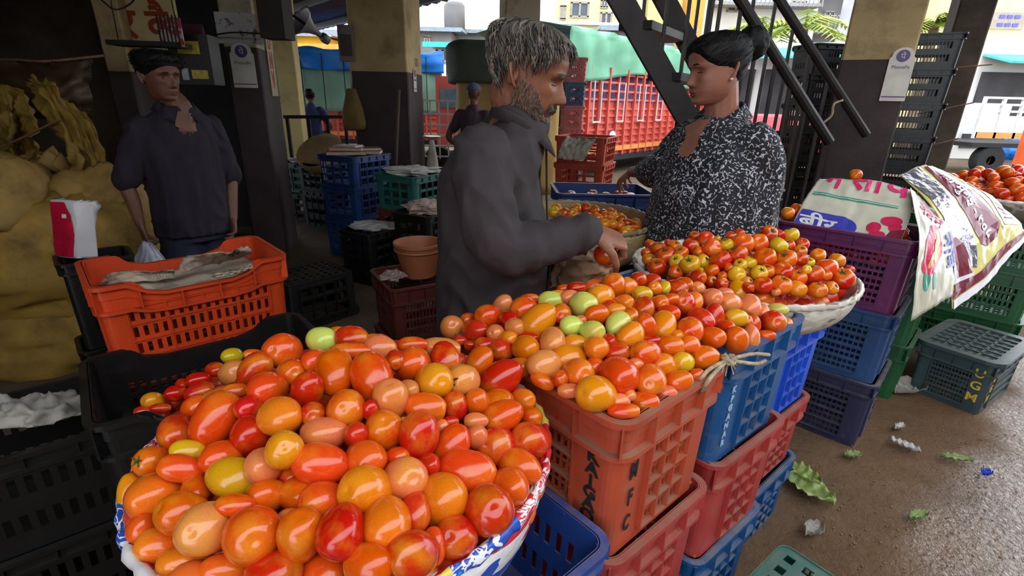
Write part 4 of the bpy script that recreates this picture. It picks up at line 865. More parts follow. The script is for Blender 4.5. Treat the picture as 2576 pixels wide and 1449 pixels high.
def paper(label, rows, cat='newspaper', m=None, amp=.01, seed=0, nm='newspaper', nu=24, nv=16):
    f = net(rows, amp, 7, seed); g = G(); g.surf(f, nu, nv, .0008); c = f(.5, .5); o = g.obj(nm, m or M_news, None, True)
    o.data.transform(Matrix.Translation(-c)); o.location = c; return tag(o, label, cat), f
zr_ = .97
pA, fA = paper('crumpled newspaper lining the back of the orange-red crate', [[atz(450, 690, .95), atz(520, 668, .93), atz(580, 655, .93), atz(634, 640, .93)], [atz(455, 660, .97), atz(520, 645, .98), atz(580, 638, .99), atz(630, 625, .975)], [atz(470, 642, .985), atz(530, 640, 1.0), atz(580, 634, 1.005), atz(608, 618, .985)]], seed=2)
o = wraptext('headline', 'मम', M_news_ink, fA, None, .62, .80, .3, .9, .004); chil(o, pA)
paper('folded newspaper along the left of the orange-red crate', [[atz(245, 720, .90), atz(300, 712, .92), atz(360, 708, .92), atz(440, 700, .92)], [atz(262, 700, .93), atz(310, 690, .95), atz(370, 688, .94), atz(440, 682, .94)], [atz(280, 690, .94), atz(320, 680, .955), atz(380, 684, .95), atz(455, 678, .95)]], seed=4)
paper('torn newspaper piece by the right end of the orange-red crate', [[atz(520, 700, .93), atz(590, 690, .94), atz(640, 672, .95)], [atz(540, 690, .95), atz(600, 680, .955), atz(632, 662, .965)]], m=mat('plain_paper', S(176, 158, 134), .9), seed=7)
# fill of the red crate: stacked paper below
g = G(); g.surf(lambda a, b: Vector((xa * 0 - 1.117, 1.656, .9)) + dirv(43) * (.46 * a - .23) + dirv(133) * (.27 * b - .135) + Vector((0, 0, .02 * noise.noise(Vector((a * 5, b * 5, 3))))), 20, 14, .02); tag(g.obj('newspaper_stack', M_news, None, True), 'flat layer of newspaper filling the orange-red crate', 'newspaper')
# left edge: dark crate with crumpled paper
lc = atz(90, 1075, .72)
crate('black crate at the left edge under a crumpled greyish paper', lc.x - .13, lc.y + .03, .42, 40, 'black', 'plain', L=.5, W=.34, h=.28)
crate('lower black crate at the left edge under crumpled paper', lc.x - .13, lc.y + .03, .14, 40, 'black', 'plain', L=.5, W=.34, h=.28)
crate('lowest flat black crate at the left edge on floor', lc.x - .13, lc.y + .03, 0, 40, 'black', 'plain', L=.5, W=.34, h=.14)
M_gpaper = mat('grey_paper', S(150, 142, 132), .85, var=.3, scale=9)
paper('crumpled greyish paper sheet on the black crate at left edge', [[atz(-60, 1065, .715), atz(40, 1078, .72), atz(130, 1065, .72), atz(215, 1035, .72)], [atz(-60, 1030, .74), atz(30, 1030, .76), atz(120, 1020, .755), atz(205, 1005, .73)], [atz(-60, 1000, .74), atz(30, 1000, .745), atz(100, 990, .755), atz(190, 985, .73)]], m=M_gpaper, amp=.03, seed=9, cat='paper', nm='paper_sheet')
# ---------------------------------------------------------------- middle ground
def P3(u, v, y): return aty(u, v, y)
M_wood = mat('old_wood', S(92, 66, 44), .85, var=.3, scale=6, stretch=(1, 8, 1), bump=.3)
M_brown = mat('brown_plastic', S(150, 84, 50), .5, var=.15)
# seller's second basket
B4X, B4Y, B4Z, B4R = .26, 2.34, 1.0, .385
m_capbag = rag_mat('beige_wrap', [(0, S(128, 110, 82)), (.4, S(168, 150, 118)), (.6, S(196, 182, 152)), (.75, S(140, 118, 86))], 6)
basket('brown cane basket of small backlit tomatoes behind the seller', B4X, B4Y, B4Z, B4R, .2, m_capbag, m_cane, tilt=(0, 0))
def zf4(x, y): return .965 + .05 * max(0, 1 - ((x - B4X) ** 2 + (y - B4Y) ** 2) / B4R ** 2)
c4 = [(1100,435),(1210,410),(1270,430),(1360,430),(1170,470),(1245,480),(1430,450),(1370,500),(1460,510),(1500,480),(1580,470),(1530,500),(1640,505),(1590,510),(1670,530),(1720,560),(1790,560),(1800,590),(1650,580),(1590,570),(1710,620),(1690,640),(1750,620),(1520,565),(1240,550),(1130,530),(1095,555),(1080,460),(1300,520),(1420,560),(1340,550),(1200,515),(1150,500)]
cc = 'AOAROAORAROOAAORAOAAYAOAAOAYOAORO'
heap([(x, y, 44, 42, 0, cc[i % len(cc)], 'n') for i, (x, y) in enumerate(c4)], 1080, 400, 3.45, zf4, 'round', 'in the cane basket', None, 'small round tomatoes behind the seller', grid((1440, 1500, 1560), (540,), ('far left', 'left', 'right', 'far right'), ('back', 'front')))
fill('tomato_pile', 'buried small tomatoes filling the cane basket behind seller', [(B4X + d * cos(a), B4Y + d * sin(a), rf.uniform(.88, .93)) for a, d in [(rf.uniform(0, 6.28), B4R * .8 * sqrt(rf.random())) for _ in range(150)]], .03)
for i in range(2): crate(('dark crate under the cane basket behind the seller, upper', 'dark crate on the floor under the cane basket behind seller')[1 - i], B4X, B4Y, i * .4, 20, 'maroon', 'tall', h=.4)
# black crate by the woman's hand
p = P3(1518, 490, 3.05)
for i, l in enumerate(('dark crate on floor under the navy-black crate by woman', 'dark crate in mid stack under the navy-black crate', 'open navy-black crate under the hand of the woman')):
    BKC = crate(l, p.x + .02, p.y + .24, .32 * i - .0, 2, 'navy' if i == 2 else 'black', 'tall', L=.58, W=.42, h=p.z - .64 if i == 2 else .32)
dk = []
for k in range(11):
    a, b = R_.uniform(-.22, .22), R_.uniform(-.12, .13)
    o = link('round_tomato', R_.choice(ROUND)); o.location = (p.x + .02 + a, p.y + .24 + b, p.z - .05); o.scale = (.034, .034, .03); o.color = S(*TC['D']); tag(o, 'dark red round tomato in the open navy-black crate', 'tomato', 'dark tomatoes in the navy-black crate'); dk.append(o)
dedupe(dk)
# tall dark crates right of the woman
p = atz(1950, 490, .98)
for i in range(3): crate(('black crate beside the woman, top of a stack of three', 'black crate in the middle of the stack beside the woman', 'black crate on the floor beside the woman')[2 - i], p.x - .12, p.y + .3, .325 * i, -44, 'black', 'rows')
# blue lettered stack with ledgers
p = P3(858, 397, 4.75)
for i in range(3):
    b = crate(('blue crate lettered NUB with ledgers on top', 'blue crate under the one lettered NUB', 'dark blue crate on the floor under blue lettered stack')[2 - i], p.x + .03, p.y + .32, (p.z - .29) - .29 * (2 - i) if i else 0, 62, 'nub', 'coarse', L=.5, W=.46, h=.3 if i else p.z - .58)
    if i == 2: vtext(b, 'NUB', M_white_ink, .07, '-x', .17, .145, .5, .46, .3, .066)
pt = Vector((p.x + .03, p.y + .3, p.z + .005))
M_pages = mat('pages', S(196, 176, 150), .9)
for k, (dx, dy, dz, sx, sy, sz, rz, cl, l) in enumerate([(-.06, -.05, .02, .36, .24, .035, .3, S(150, 88, 66), 'brown ledger lying lowest on the blue lettered crate'), (.12, .05, .02, .26, .2, .03, .1, S(170, 130, 104), 'tan ledger on the right of blue lettered crate'), (-.05, -.04, .055, .3, .22, .03, .15, S(176, 120, 92), 'reddish-tan ledger in middle of the ledger pile'), (-.04, -.02, .078, .22, .16, .012, -.2, S(190, 184, 200), 'pale open notebook on top of the ledger pile'), (.13, .05, .05, .22, .16, .03, .4, S(60, 52, 48), 'dark ledger on top at right of ledger pile')]):
    t = thing('ledger', l, 'book', pt + Vector((dx, dy, dz)), rz, 'ledgers on the blue crate')
    G().box((0, 0, 0), (sx * .97, sy * .96, sz * .7)).obj('pages', M_pages, t); m_ = mat('cover_%d' % k, cl, .7)
    g = G(); g.box((0, 0, sz * .42), (sx, sy, .004)); g.box((0, 0, -sz * .42), (sx, sy, .004)); g.box((-sx / 2, 0, 0), (.004, sy, sz * .84)); g.obj('cover', m_, t)
# teal stack
p = P3(1000, 446, 4.3)
for i, (co, l) in enumerate((('black', 'dark crate on the floor under the teal stack'), ('maroon', 'maroon crate in the middle under the teal crate'), ('teal', 'teal crate topped with crumpled paper, left of the seller'))):
    crate(l, p.x + .07, p.y + .3, (p.z - .3) - .3 * (2 - i) if i else 0, 62, co, 'coarse', L=.5, W=.44, h=.305 if i else p.z - .59)
def crumple(label, c, rx, ry, rz, m=None, seed=1, nm='crumpled_paper'):
    g = G(); n = 26; q = 14; rings = []
    for i in range(q):
        r = max(.02, sin(pi * (i + .5) / q)); z = -cos(pi * (i + .5) / q)
        rings.append([Vector((rx * r * cos(a), ry * r * sin(a), rz * z)) * (1 + .45 * noise.noise(Vector((cos(a) * 2.2 * r, sin(a) * 2.2 * r, z * 2 + seed))) + .22 * noise.noise(Vector((cos(a) * 7 * r, sin(a) * 7 * r, z * 5 + seed)))) for a in [2 * pi * k / n for k in range(n)]])
    o = g.loft(rings).obj(nm, m or M_gpaper); o.location = c; return tag(o, label, 'paper')
pp = Vector((p.x + .07, p.y + .3, p.z + .02)); M_wpaper = mat('white_paper', S(190, 184, 178), .9, var=.2)
crumple('crumpled white paper on top of the teal crate', pp, .24, .2, .035, M_wpaper)
p2 = atz(1060, 535, .68); crate('dark crate of scraps between the teal crate and seller, upper', p2.x + .03, p2.y + .2, .34, 62, 'black', 'coarse', h=.33); crate('dark crate of scraps between the teal crate and seller, lower', p2.x + .03, p2.y + .2, 0, 62, 'black', 'coarse', h=.34)
crumple('crumpled pinkish paper scraps on the dark crate left of the seller', (p2.x + .03, p2.y + .2, .69), .2, .15, .045, mat('pink_paper', S(176, 150, 140), .9), 4)
p3 = atz(925, 585, .45); crate('dark crate topped with newspaper between blue and teal stacks', p3.x, p3.y + .22, .12, 62, 'black', 'coarse', h=.33); crate('flat dark crate on floor between blue and teal stacks', p3.x, p3.y + .22, 0, 62, 'black', 'plain', h=.13); crumple('crumpled newspaper on the dark crate between stacks', (p3.x, p3.y + .22, .46), .2, .14, .03, M_wpaper, 8)
# green crates by the far floor
p = P3(805, 412, 6.3)
for i in range(2): crate(('green crate topped with paper beyond the blue lettered stack', 'dark green crate on floor beyond the blue lettered stack')[1 - i], p.x - .2, p.y + .25, (p.z - .36) if i else 0, 68, 'teal' if i else 'black', 'coarse', L=.56, W=.6, h=.36 if i else p.z - .37)
crumple('crumpled paper on the green crate beyond blue lettered stack', (p.x - .2, p.y + .25, p.z + .02), .26, .22, .03, M_wpaper, 12)
# upturned black crate, maroon crate with bucket
p = atz(775, 690, .33); crate('upturned black crate on the floor behind the orange-red crate', p.x - .02, p.y + .05, 0, 50, 'black', 'coarse', L=.5, W=.4, h=.33, flip=True)
p = atz(1050, 700, .62)
for i in range(2): crate(('maroon crate with fine slots holding the brown bucket', 'maroon crate on the floor below the bucket crate')[1 - i], p.x - .0, p.y + .08, i * .31, 30, 'maroon', 'tall', L=.42, W=.36, h=.31)
t = thing('bucket', 'brown plastic bucket on the maroon crate left of the seller', 'bucket', (p.x + .0, p.y + .06, .622))
G().lathe([(.001, 0), (.085, 0), (.12, .16), (.128, .165), (.128, .178), (.116, .178), (.112, .16), (.08, .012), (.001, .012)], 40).obj('body', M_brown, t, auto=40)
G().lathe([(.121, .135), (.126, .138), (.126, .144), (.121, .147)], 40).obj('rim_band', M_brown, t, True)
crumple('wad of clear plastic beside the bucket on maroon crate', (p.x - .12, p.y - .05, .65), .06, .05, .025, mat('clear_wad', S(150, 130, 118), .3), 3, 'plastic_wad')
# red crates beyond, with cloth
p = P3(1515, 348, 5.6)
for i in range(4):
    hh = p.z / 4; crate(f'red crate of the stack under the draped cloth, {("lowest", "second from floor", "third from floor", "topmost")[i]}', p.x - .12, p.y + .3, hh * i, 66, 'orange', 'coarse', L=.5, W=.56, h=hh + .006)
paper('grey cloth draped over the top red crate beyond the seller', [[P3(1402, 398, 5.55), P3(1435, 402, 5.5), P3(1470, 402, 5.5)], [P3(1410, 370, 5.58), P3(1445, 372, 5.55), P3(1485, 375, 5.5)], [P3(1424, 344, 5.7), P3(1460, 346, 5.65), P3(1503, 346, 5.6)]], 'cloth', mat('grey_cloth', S(168, 158, 142), .95, var=.2), .03, 4, 'draped_cloth')
# column of crates with diamond lattice ends
p = P3(1431, 143, 7.0); q = P3(1482, 143, 7.0); n = 7; hh = p.z / n; wd = (q - p).length
for i in range(n):
    co = ('pink', 'pink', 'slate', 'pink', 'pink', 'slate', 'pink')[i]
    co = {6: 'pink', 5: 'slate', 4: 'pink', 3: 'pink'}.get(i, 'maroon')
    b = crate(f'{"slate-blue" if co == "slate" else "pink" if co == "pink" else "maroon"} crate with diamond lattice end in the tall far stack, {("lowest", "second", "third", "fourth", "fifth", "sixth", "top")[i]} from floor', (p.x + q.x) / 2 - .02, p.y + .28, hh * i, 92, co, 'plain', L=.5, W=wd, h=hh, group='crates of the tall far stack')
    g = G(); k = 5
    for a in range(-k, k + 1):
        for sg in (1, -1):
            y0, y1 = -wd / 2 + .02, wd / 2 - .02; x0, z0 = a * wd / k, 0
            pts = [(y, .5 * hh + sg * (y - x0) * 1.1) for y in [y0 + (y1 - y0) * f / 24 for f in range(25)]]; pts = [w_ for w_ in pts if .035 < w_[1] < hh - .05]
            if len(pts) > 1: g.bar((-.262, pts[0][0], pts[0][1]), (-.262, pts[-1][0], pts[-1][1]), .008, .012)
    g.obj('diamond_lattice', PL[co], b)
# railing, leaning basket, parasol stick
t = thing('railing', 'black steel railing between the spotted pillar and wide pillar', 'railing', P3(790, 400, 6.6))
yr = 6.6
def rail(name, u0, v0, u1, v1, m, par, th, y0=None, y1=None):
    a, b = aty(u0, v0, y0 or yr), aty(u1, v1, y1 or y0 or yr); return chil(G().bar(a, b, th, th).obj(name, m), par)
rail('top_rail', 714, 294, 876, 294, M_black, t, .04)
for u in (722, 776, 823, 868): 
    a = aty(u, 294, yr); chil(G().bar(a, (a.x, a.y, 0), .035, .035).obj('post', M_black), t)
p = P3(810, 372, 6.0); t = basket('old brown cane basket leaning beyond the ledgers', p.x, p.y + .1, p.z + .02, .27, .2, m_cane, m_cane); t.rotation_euler = (radians(38), radians(-10), 0)
crate('dark crate under the old brown cane basket', p.x, p.y + .15, .45, 60, 'black', 'coarse', L=.5, W=.46, h=p.z - .62); crate('dark crate on floor under the old brown basket', p.x, p.y + .15, 0, 60, 'black', 'coarse', L=.5, W=.46, h=.45)
# pole leaning on the wide pillar, hanging sack, meter box, horn loudspeaker
a, b = P3(1004, 225, 5.45), P3(990, 395, 5.5); tag(G().tube([a, (b.x - .06, b.y, 0)], .014, 8).obj('pole', mat('pole_wood', S(96, 74, 60), .8)), 'thin wooden pole leaning on the wide dark pillar', 'pole')
t = thing('meter_box', 'grey box on the left edge of the wide dark pillar', 'box', P3(876, 110, 5.9))
G().box((0, 0, 0), (.16, .16, .34)).obj('case', mat('meter_grey', S(128, 112, 108), .7), t); G().box((0, -.085, -.02), (.12, .01, .2)).obj('cover_plate', mat('meter_dark', S(74, 58, 54), .6), t)
t = thing('hanging_sack', 'yellowish sack hanging on the left side of wide pillar', 'sack', P3(888, 275, 5.82))
G().loft([[Vector((rx * cos(a), ry * sin(a), z)) * (1 + .12 * noise.noise(Vector((cos(a) * 3, sin(a) * 3, z * 7)))) for a in [2 * pi * k / 20 for k in range(20)]] for z, rx, ry in ((.2, .05, .04), (.14, .07, .05), (0, .11, .06), (-.14, .13, .07), (-.2, .12, .07), (-.215, .06, .04))]).obj('bag', mat('sack_tan', S(120, 96, 50), .9, var=.2), t, True); G().tube([(0, 0, .19), (.01, 0, .3), (0, .02, .5)], .008, 6).obj('tie', M_rope, t)
t = thing('horn_loudspeaker', 'grey horn loudspeaker hanging under the eave', 'loudspeaker', P3(805, 88, 7.2), 0, None, (radians(60), radians(15), radians(-50)))
m_h = mat('horn_grey', S(120, 112, 116), .5)
G().lathe([(.03, -.02), (.035, .05), (.06, .12), (.11, .2), (.19, .28), (.195, .285), (.17, .27), (.1, .2), (.05, .12), (.001, .1)], 28).obj('horn', m_h, t, True); G().lathe([(.001, -.14), (.05, -.13), (.06, -.06), (.05, -.02), (.03, -.02)], 20).obj('driver', m_h, t, True)
h = P3(800, 66, 7.2); G().bar((0, 0, 0), (0, 0, .5), .03, .03).obj('bracket', M_black, t)
# staircase of black steel
st = thing('metal_staircase', 'dark steel staircase with handrails rising behind the woman', 'stairs', (1.7, 3.4, 0))
M_st = mat('stair_steel', S(44, 36, 34), .5, var=.35, scale=8, metal=.3)
Y1_, Y2_ = 3.3, 3.95
def ext(a, b, k0, k1): return a + (b - a) * k0, a + (b - a) * k1
a, b = P3(1562, 0, Y1_), P3(1722, 285, Y1_); sl1 = (b - a); k_end = -a.z / sl1.z
s0, s1 = ext(a, b, -.5, k_end); chil(G().bar(s0, s1, .05, .13).obj('stringer', M_st), st)
a2, b2 = P3(1672, 0, Y2_), P3(1765, 110, Y2_); a2b = a + Vector((a2.x - a.x, Y2_ - Y1_, 0)); off = Vector((a2.x - a.x, Y2_ - Y1_, a2.z - a.z)); 
chil(G().bar(s0 + off, s1 + off - Vector((0, 0, s1.z + off.z)) if abs(off.z) < .01 else s1 + off, .05, .13).obj('stringer', M_st), st)
nt_ = 11
for i in range(nt_):
    z = 3.0 - i * .27; k = (z - a.z) / sl1.z; c0 = a + sl1 * k
    chil(G().bar(c0, c0 + Vector((off.x, off.y, 0)), .2, .045).obj('tread', M_st), st)
ha, hb = P3(1862, 0, Y1_), P3(2086, 358, Y1_); h0, h1 = ext(ha, hb, -.35, 1); chil(G().tube([h0, h1], .032, 10).obj('handrail', M_st), st)
hc, hd = P3(1960, 0, Y2_), P3(2120, 248, Y2_); h2, h3 = ext(hc, hd, -.35, 1.4); chil(G().tube([h2, h3], .032, 10).obj('handrail', M_st), st)
def baluster(u0, v0, y):
    top = aty(u0, v0, y); L0, L1 = (s0, s1) if y == Y1_ else (s0 + off, s1 + off); k = (top.x - L0.x) / (L1.x - L0.x); bz = max(0, (L0 + (L1 - L0) * k).z) if k < 1 else 0
    chil(G().bar((top.x, y, bz), (top.x, y, top.z), .018, .018).obj('baluster', M_st), st)
def on(h0_, h1_, x): k = (x - h0_.x) / (h1_.x - h0_.x); return h0_ + (h1_ - h0_) * k
for u in (1612, 1668, 1723, 1780, 1800, 1852, 1905, 1962, 2010, 2062):
    x = aty(u, 100, Y1_).x; tp = on(h0, h1, x); tp.z = min(tp.z, 3.25); L = (s0, s1); k = (x - s0.x) / (s1.x - s0.x); bz = (s0 + (s1 - s0) * k).z if k < 1 else 0
    chil(G().bar((x, Y1_, max(0, bz)), (x, Y1_, tp.z), .018, .018).obj('baluster', M_st), st)
for u in (1745, 1772, 1880, 1935, 1990, 2045, 2105, 2150):
    x = aty(u, 100, Y2_).x; tp = on(h2, h3, x); tp.z = min(tp.z, 3.25); q0, q1 = s0 + off, s1 + off; k = (x - q0.x) / (q1.x - q0.x); bz = (q0 + (q1 - q0) * k).z if k < 1 else 0
    chil(G().bar((x, Y2_, max(0, bz)), (x, Y2_, tp.z), .018, .018).obj('baluster', M_st), st)
# black crate stacks by the right pillars
p, q = P3(2062, 107, 5.0), P3(2125, 107, 5.0); n = 8; hh = p.z / n
for i in range(n): crate(f'black crate stacked against left side of the broad pillar, {("lowest", "second", "third", "fourth", "fifth", "sixth", "seventh", "top")[i]} of eight', p.x + .2, p.y + .22, hh * i, 8 + (i % 3) * 2, 'black', 'plain', L=.46, W=.34, h=hh, group='black crates left of the broad pillar')
p = P3(2350, 88, 4.6); n = 8; hh = p.z / n
for i in range(n): crate(f'black crate stacked between the two right pillars, {("lowest", "second", "third", "fourth", "fifth", "sixth", "seventh", "top")[i]} of eight', 3.36, 4.62, hh * i, -34 + (i % 2) * 2, 'black', 'plain', L=.4, W=.32, h=hh, group='black crates between the right pillars')
def cord(label, pts, r=.005, m=None, nm='cord'):
    f = net([[Vector(p) for p in pts]] * 2); return tag(G().tube([f(i / 20, 0) for i in range(21)], r, 6).obj(nm, m or M_cord, None, True), label, 'cord')
M_cord = mat('brown_cord', S(120, 82, 62), .9)
cord('upper brown cord tied across rough right pillar', [P3(2352, 175, 4.85), P3(2410, 170, 4.62), P3(2496, 162, 4.55)]); cord('middle brown cord tied across rough right pillar', [P3(2308, 286, 4.85), P3(2370, 275, 4.62), P3(2450, 258, 4.55)]); cord('lower brown cord tied across rough right pillar', [P3(2285, 380, 4.85), P3(2340, 367, 4.62), P3(2412, 348, 4.55)])
cord('pale rope hanging where the handrails meet the pillar', [P3(2120, 252, 3.9), P3(2098, 262, 3.88), P3(2092, 290, 3.88), P3(2070, 310, 3.88)], .008, M_rope, 'rope')
# plaques with payment mark (no code), wall prints
def plaque(label, c, nrm, wd, ht, mcol=S(214, 204, 190), tilt=0):
    t = thing('payment_plaque', label, 'sign', c); n_ = Vector(nrm).normalized(); x_ = Vector((0, 0, 1)).cross(n_).normalized(); zz = n_.cross(x_)
    t.rotation_euler = (Matrix((x_, zz, n_)).transposed() @ Matrix.Rotation(tilt, 3, 'Z')).to_euler()
    g = G(); k = wd * .42
    out = [(-wd / 2, -ht / 2), (wd / 2, -ht / 2), (wd / 2, ht / 2 - k * 1.1), (k, ht / 2 - k * .9)] + [(k * cos(radians(a)), ht / 2 - k * .8 + k * .8 * sin(radians(a))) for a in range(15, 170, 15)] + [(-k, ht / 2 - k * .9), (-wd / 2, ht / 2 - k * 1.1)]
    g.loft([[Vector((x, y, 0)) for x, y in out], [Vector((x, y, .006)) for x, y in out]]); g.obj('board', mat('plaque_white', mcol, .4), t)
    m_p = mat('plaque_purple', S(74, 40, 110), .4); G().lathe([(.001, .0085), (k * .62, .0085), (k * .62, .006)], 24, (0, ht / 2 - k * .85, 0)).obj('round_mark', m_p, t)
    text('mark_letter', 'पे', k * .8, mat('plaque_white', mcol, .4), t, (0, ht / 2 - k * .9, .0095)); text('plaque_name', 'PhonePe', wd * .2, m_p, t, (0, ht / 2 - k * 2.0, .0075))
    G().box((0, -ht / 2 + .03, .007), (wd * .94, .008, .002)).obj('base_line', m_p, t); return t
def col_face(c, sx, sy):                               # outward normal of a pillar face
    return c.matrix_basis.to_3x3() @ Vector((sx, sy, 0))
bpy.context.view_layer.update()
def plane_hit(u, v, pt, n): r = ray(u, v); return EYE + r * ((Vector(pt) - EYE).dot(n) / r.dot(n))
def facept(c, sx, sy, wx, wy, off=.006): n = col_face(c, sx, sy).normalized(); return c.location + n * ((wx if sx else wy) / 2 + off), n
fp, fn_ = facept(c_r1, 0, -1, c_r1['w1'], c_r1['w2']); plaque('white payment plaque with purple mark on the broad right pillar', plane_hit(2260, 188, fp, fn_), fn_, .155, .36, tilt=0)
fp, fn_ = facept(c_l2, 0, -1, c_l2['w1'], c_l2['w2']); plaque('white payment plaque with purple mark on the spotted pillar', plane_hit(612, 165, fp, fn_), fn_, .19, .36)
fp, fn_ = facept(c_c, 1, 0, c_c['w1'], c_c['w2']); plaque('small grey payment plaque on narrow side of the wide pillar', plane_hit(1043, 202, fp, fn_), fn_, .14, .24, S(150, 142, 140))
p = plane_hit(1048, 158, fp, fn_); text('painted_number', '125', .12, mat('brown_paint', S(120, 84, 60), .8), None, p, (pi / 2, 0, math.atan2(fn_.y, fn_.x) + pi / 2)); tag(bpy.data.objects[-1] if False else [o for o in C.objects if o.name.startswith('painted_number')][0], 'number painted on the narrow side of wide pillar', 'number')
# red letters board on the spotted pillar's right side, poster
fp, fn_ = facept(c_l2, 1, 0, c_l2['w1'], c_l2['w2'], .012); t = thing('letter_board', 'cream board with red letters DNV on the spotted pillar', 'sign', plane_hit(683, 155, fp, fn_)); t.rotation_euler = (pi / 2, 0, math.atan2(fn_.y, fn_.x) + pi / 2)
G().box((0, 0, -.005), (.3, .62, .01)).obj('board', mat('board_cream', S(186, 164, 128), .7, var=.15), t)
for i, ch in enumerate('DNV'): text('red_letter', ch, .2, mat('red_paint', S(172, 60, 44), .7), t, (-.02, .17 - i * .17, .002), bold=.008)
fp, fn_ = facept(c_l2, 0, -1, c_l2['w1'], c_l2['w2'], .004); t = thing('poster', 'faded white printed poster high on the spotted pillar', 'poster', plane_hit(602, 72, fp, fn_)); t.rotation_euler = (pi / 2, 0, math.atan2(fn_.y, fn_.x) + pi / 2)
G().box((0, 0, 0), (.36, .24, .004)).obj('sheet', mat('poster_print', S(182, 176, 172), .7, var=.1, col2=S(96, 84, 84), c2lo=.56, c2hi=.6, c2scale=12), t)
t = thing('speaker_box', 'dark box fixed at the top of the spotted pillar', 'box', P3(692, 30, 4.6)); G().box((0, 0, 0), (.2, .2, .4)).obj('case', mat('box_brown', S(44, 34, 30), .7), t); G().box((-.12, -.02, .05), (.03, .1, .4)).obj('side_strip', M_plaster, t)
# left wall things: control box, hanging shelf with shrine items, signboard
t = thing('control_box', 'black electrical control box with yellow stickers behind the young man', 'box', P3(494, 152, 4.15), radians(8))
G().box((0, 0, 0), (.28, .2, .34)).obj('case', mat('box_black', S(24, 22, 24), .5), t)
for dx, dz, sx, sz, nm in ((.0, .08, .15, .085, 'yellow_sticker'), (.05, -.1, .11, .06, 'yellow_sticker'), (-.05, -.1, .045, .08, 'white_sticker')): G().box((dx, -.102, dz), (sx, .004, sz)).obj(nm, mat(nm, S(190, 164, 60) if nm[0] == 'y' else S(170, 170, 170), .6, var=.25, scale=40), t)
t = thing('signboard', 'cream signboard with red painted script high at the left', 'sign', P3(366, 58, 4.5), radians(4)); G().box((0, 0, 0), (.5, .03, .62)).obj('board', M_cream, t); text('painted_script', 'र वै', .3, mat('brick_paint', S(150, 58, 30), .8), t, (0, -.02, -.02), (pi / 2, 0, 0), bold=.006)
t = thing('shelf', 'small black shelf hung by cords above the young man', 'shelf', P3(378, 112, 3.9), radians(8)); G().box((0, 0, 0), (.46, .2, .03)).obj('board', M_dark, t); G().tube([(-.2, 0, 0), (-.19, 0, .3)], .004, 5).obj('cord', M_dark, t); G().tube([(.2, 0, 0), (.19, 0, .3)], .004, 5).obj('cord', M_dark, t)
t = thing('wire_rack', 'small barred frame with red and white behind on the shelf', 'rack', P3(428, 80, 3.85), radians(8)); 
for k in range(6): G().box((-.06 + k * .024, -.02, 0), (.008, .008, .2)).obj('bar', M_dark, t)
G().box((0, .02, 0), (.14, .01, .18)).obj('back_print', mat('red_white_print', S(170, 60, 50), .7, col2=S(200, 190, 180), c2lo=.5, c2hi=.52, c2scale=20), t)
t = thing('desk_calendar', 'small maroon desk calendar standing on the control box', 'calendar', P3(476, 90, 4.12), radians(8)); G().loft([[Vector((-.1, -.04, -.07)), Vector((-.1, .06, -.07)), Vector((-.1, .01, .08))], [Vector((.1, -.04, -.07)), Vector((.1, .06, -.07)), Vector((.1, .01, .08))]]).obj('stand', mat('maroon_card', S(70, 30, 48), .7), t)
for k, (pts, l) in enumerate([([P3(255, 0, 4.0), P3(290, 24, 4.0), P3(330, 8, 4.2), P3(345, -20, 4.3)], 'black cable looping at the top of tan pillar'), ([P3(520, 92, 4.7), P3(580, 82, 4.68), P3(650, 84, 4.7), P3(712, 86, 4.9)], 'thin black wire across the spotted pillar')]): cord(l, pts, .006, M_dark, 'cable')
for u, l in ((118, 'cream pilaster high on the left between dark doorways'), (338, 'pale strip of wall beside the tan pillar')):
    p = P3(u, 60, 5.0); t = thing('pillar', l, None, (p.x, p.y, 0), RZ); t['kind'] = 'structure'; G().box((0, 0, 1.7), (.34 if u < 200 else .12, .2, 3.4)).obj('shaft', M_cream, t)
t = thing('hand_trolley', 'dark hand trolley frame standing left of the spotted pillar', 'trolley', P3(560, 590, 4.4))
for u_ in (518, 588): chil(G().tube([P3(u_ - 8, 395, 4.5), P3(u_ + 2, 600, 4.4)], .014, 8).obj('upright', mat('worn_steel', S(120, 116, 118), .4, metal=.6), None, True), t)
for v_ in (400, 470, 540): chil(G().tube([P3(512 + (v_ - 400) * .05, v_, 4.48), P3(582 + (v_ - 400) * .05, v_, 4.48)], .01, 6).obj('rung', M_black, None, True), t)
chil(G().bar(P3(525, 608, 4.3), P3(600, 608, 4.3), .2, .1).obj('toe_plate', M_black), t)
for u_ in (528, 596): o = chil(G().lathe([(.02, -.03), (.11, -.03), (.12, 0), (.11, .03), (.02, .03)], 18).obj('wheel', M_black, None, True), t); p_ = P3(u_, 640, 4.35); o.location = (p_.x, p_.y, .12) ; o.rotation_euler = (0, pi / 2, 0)
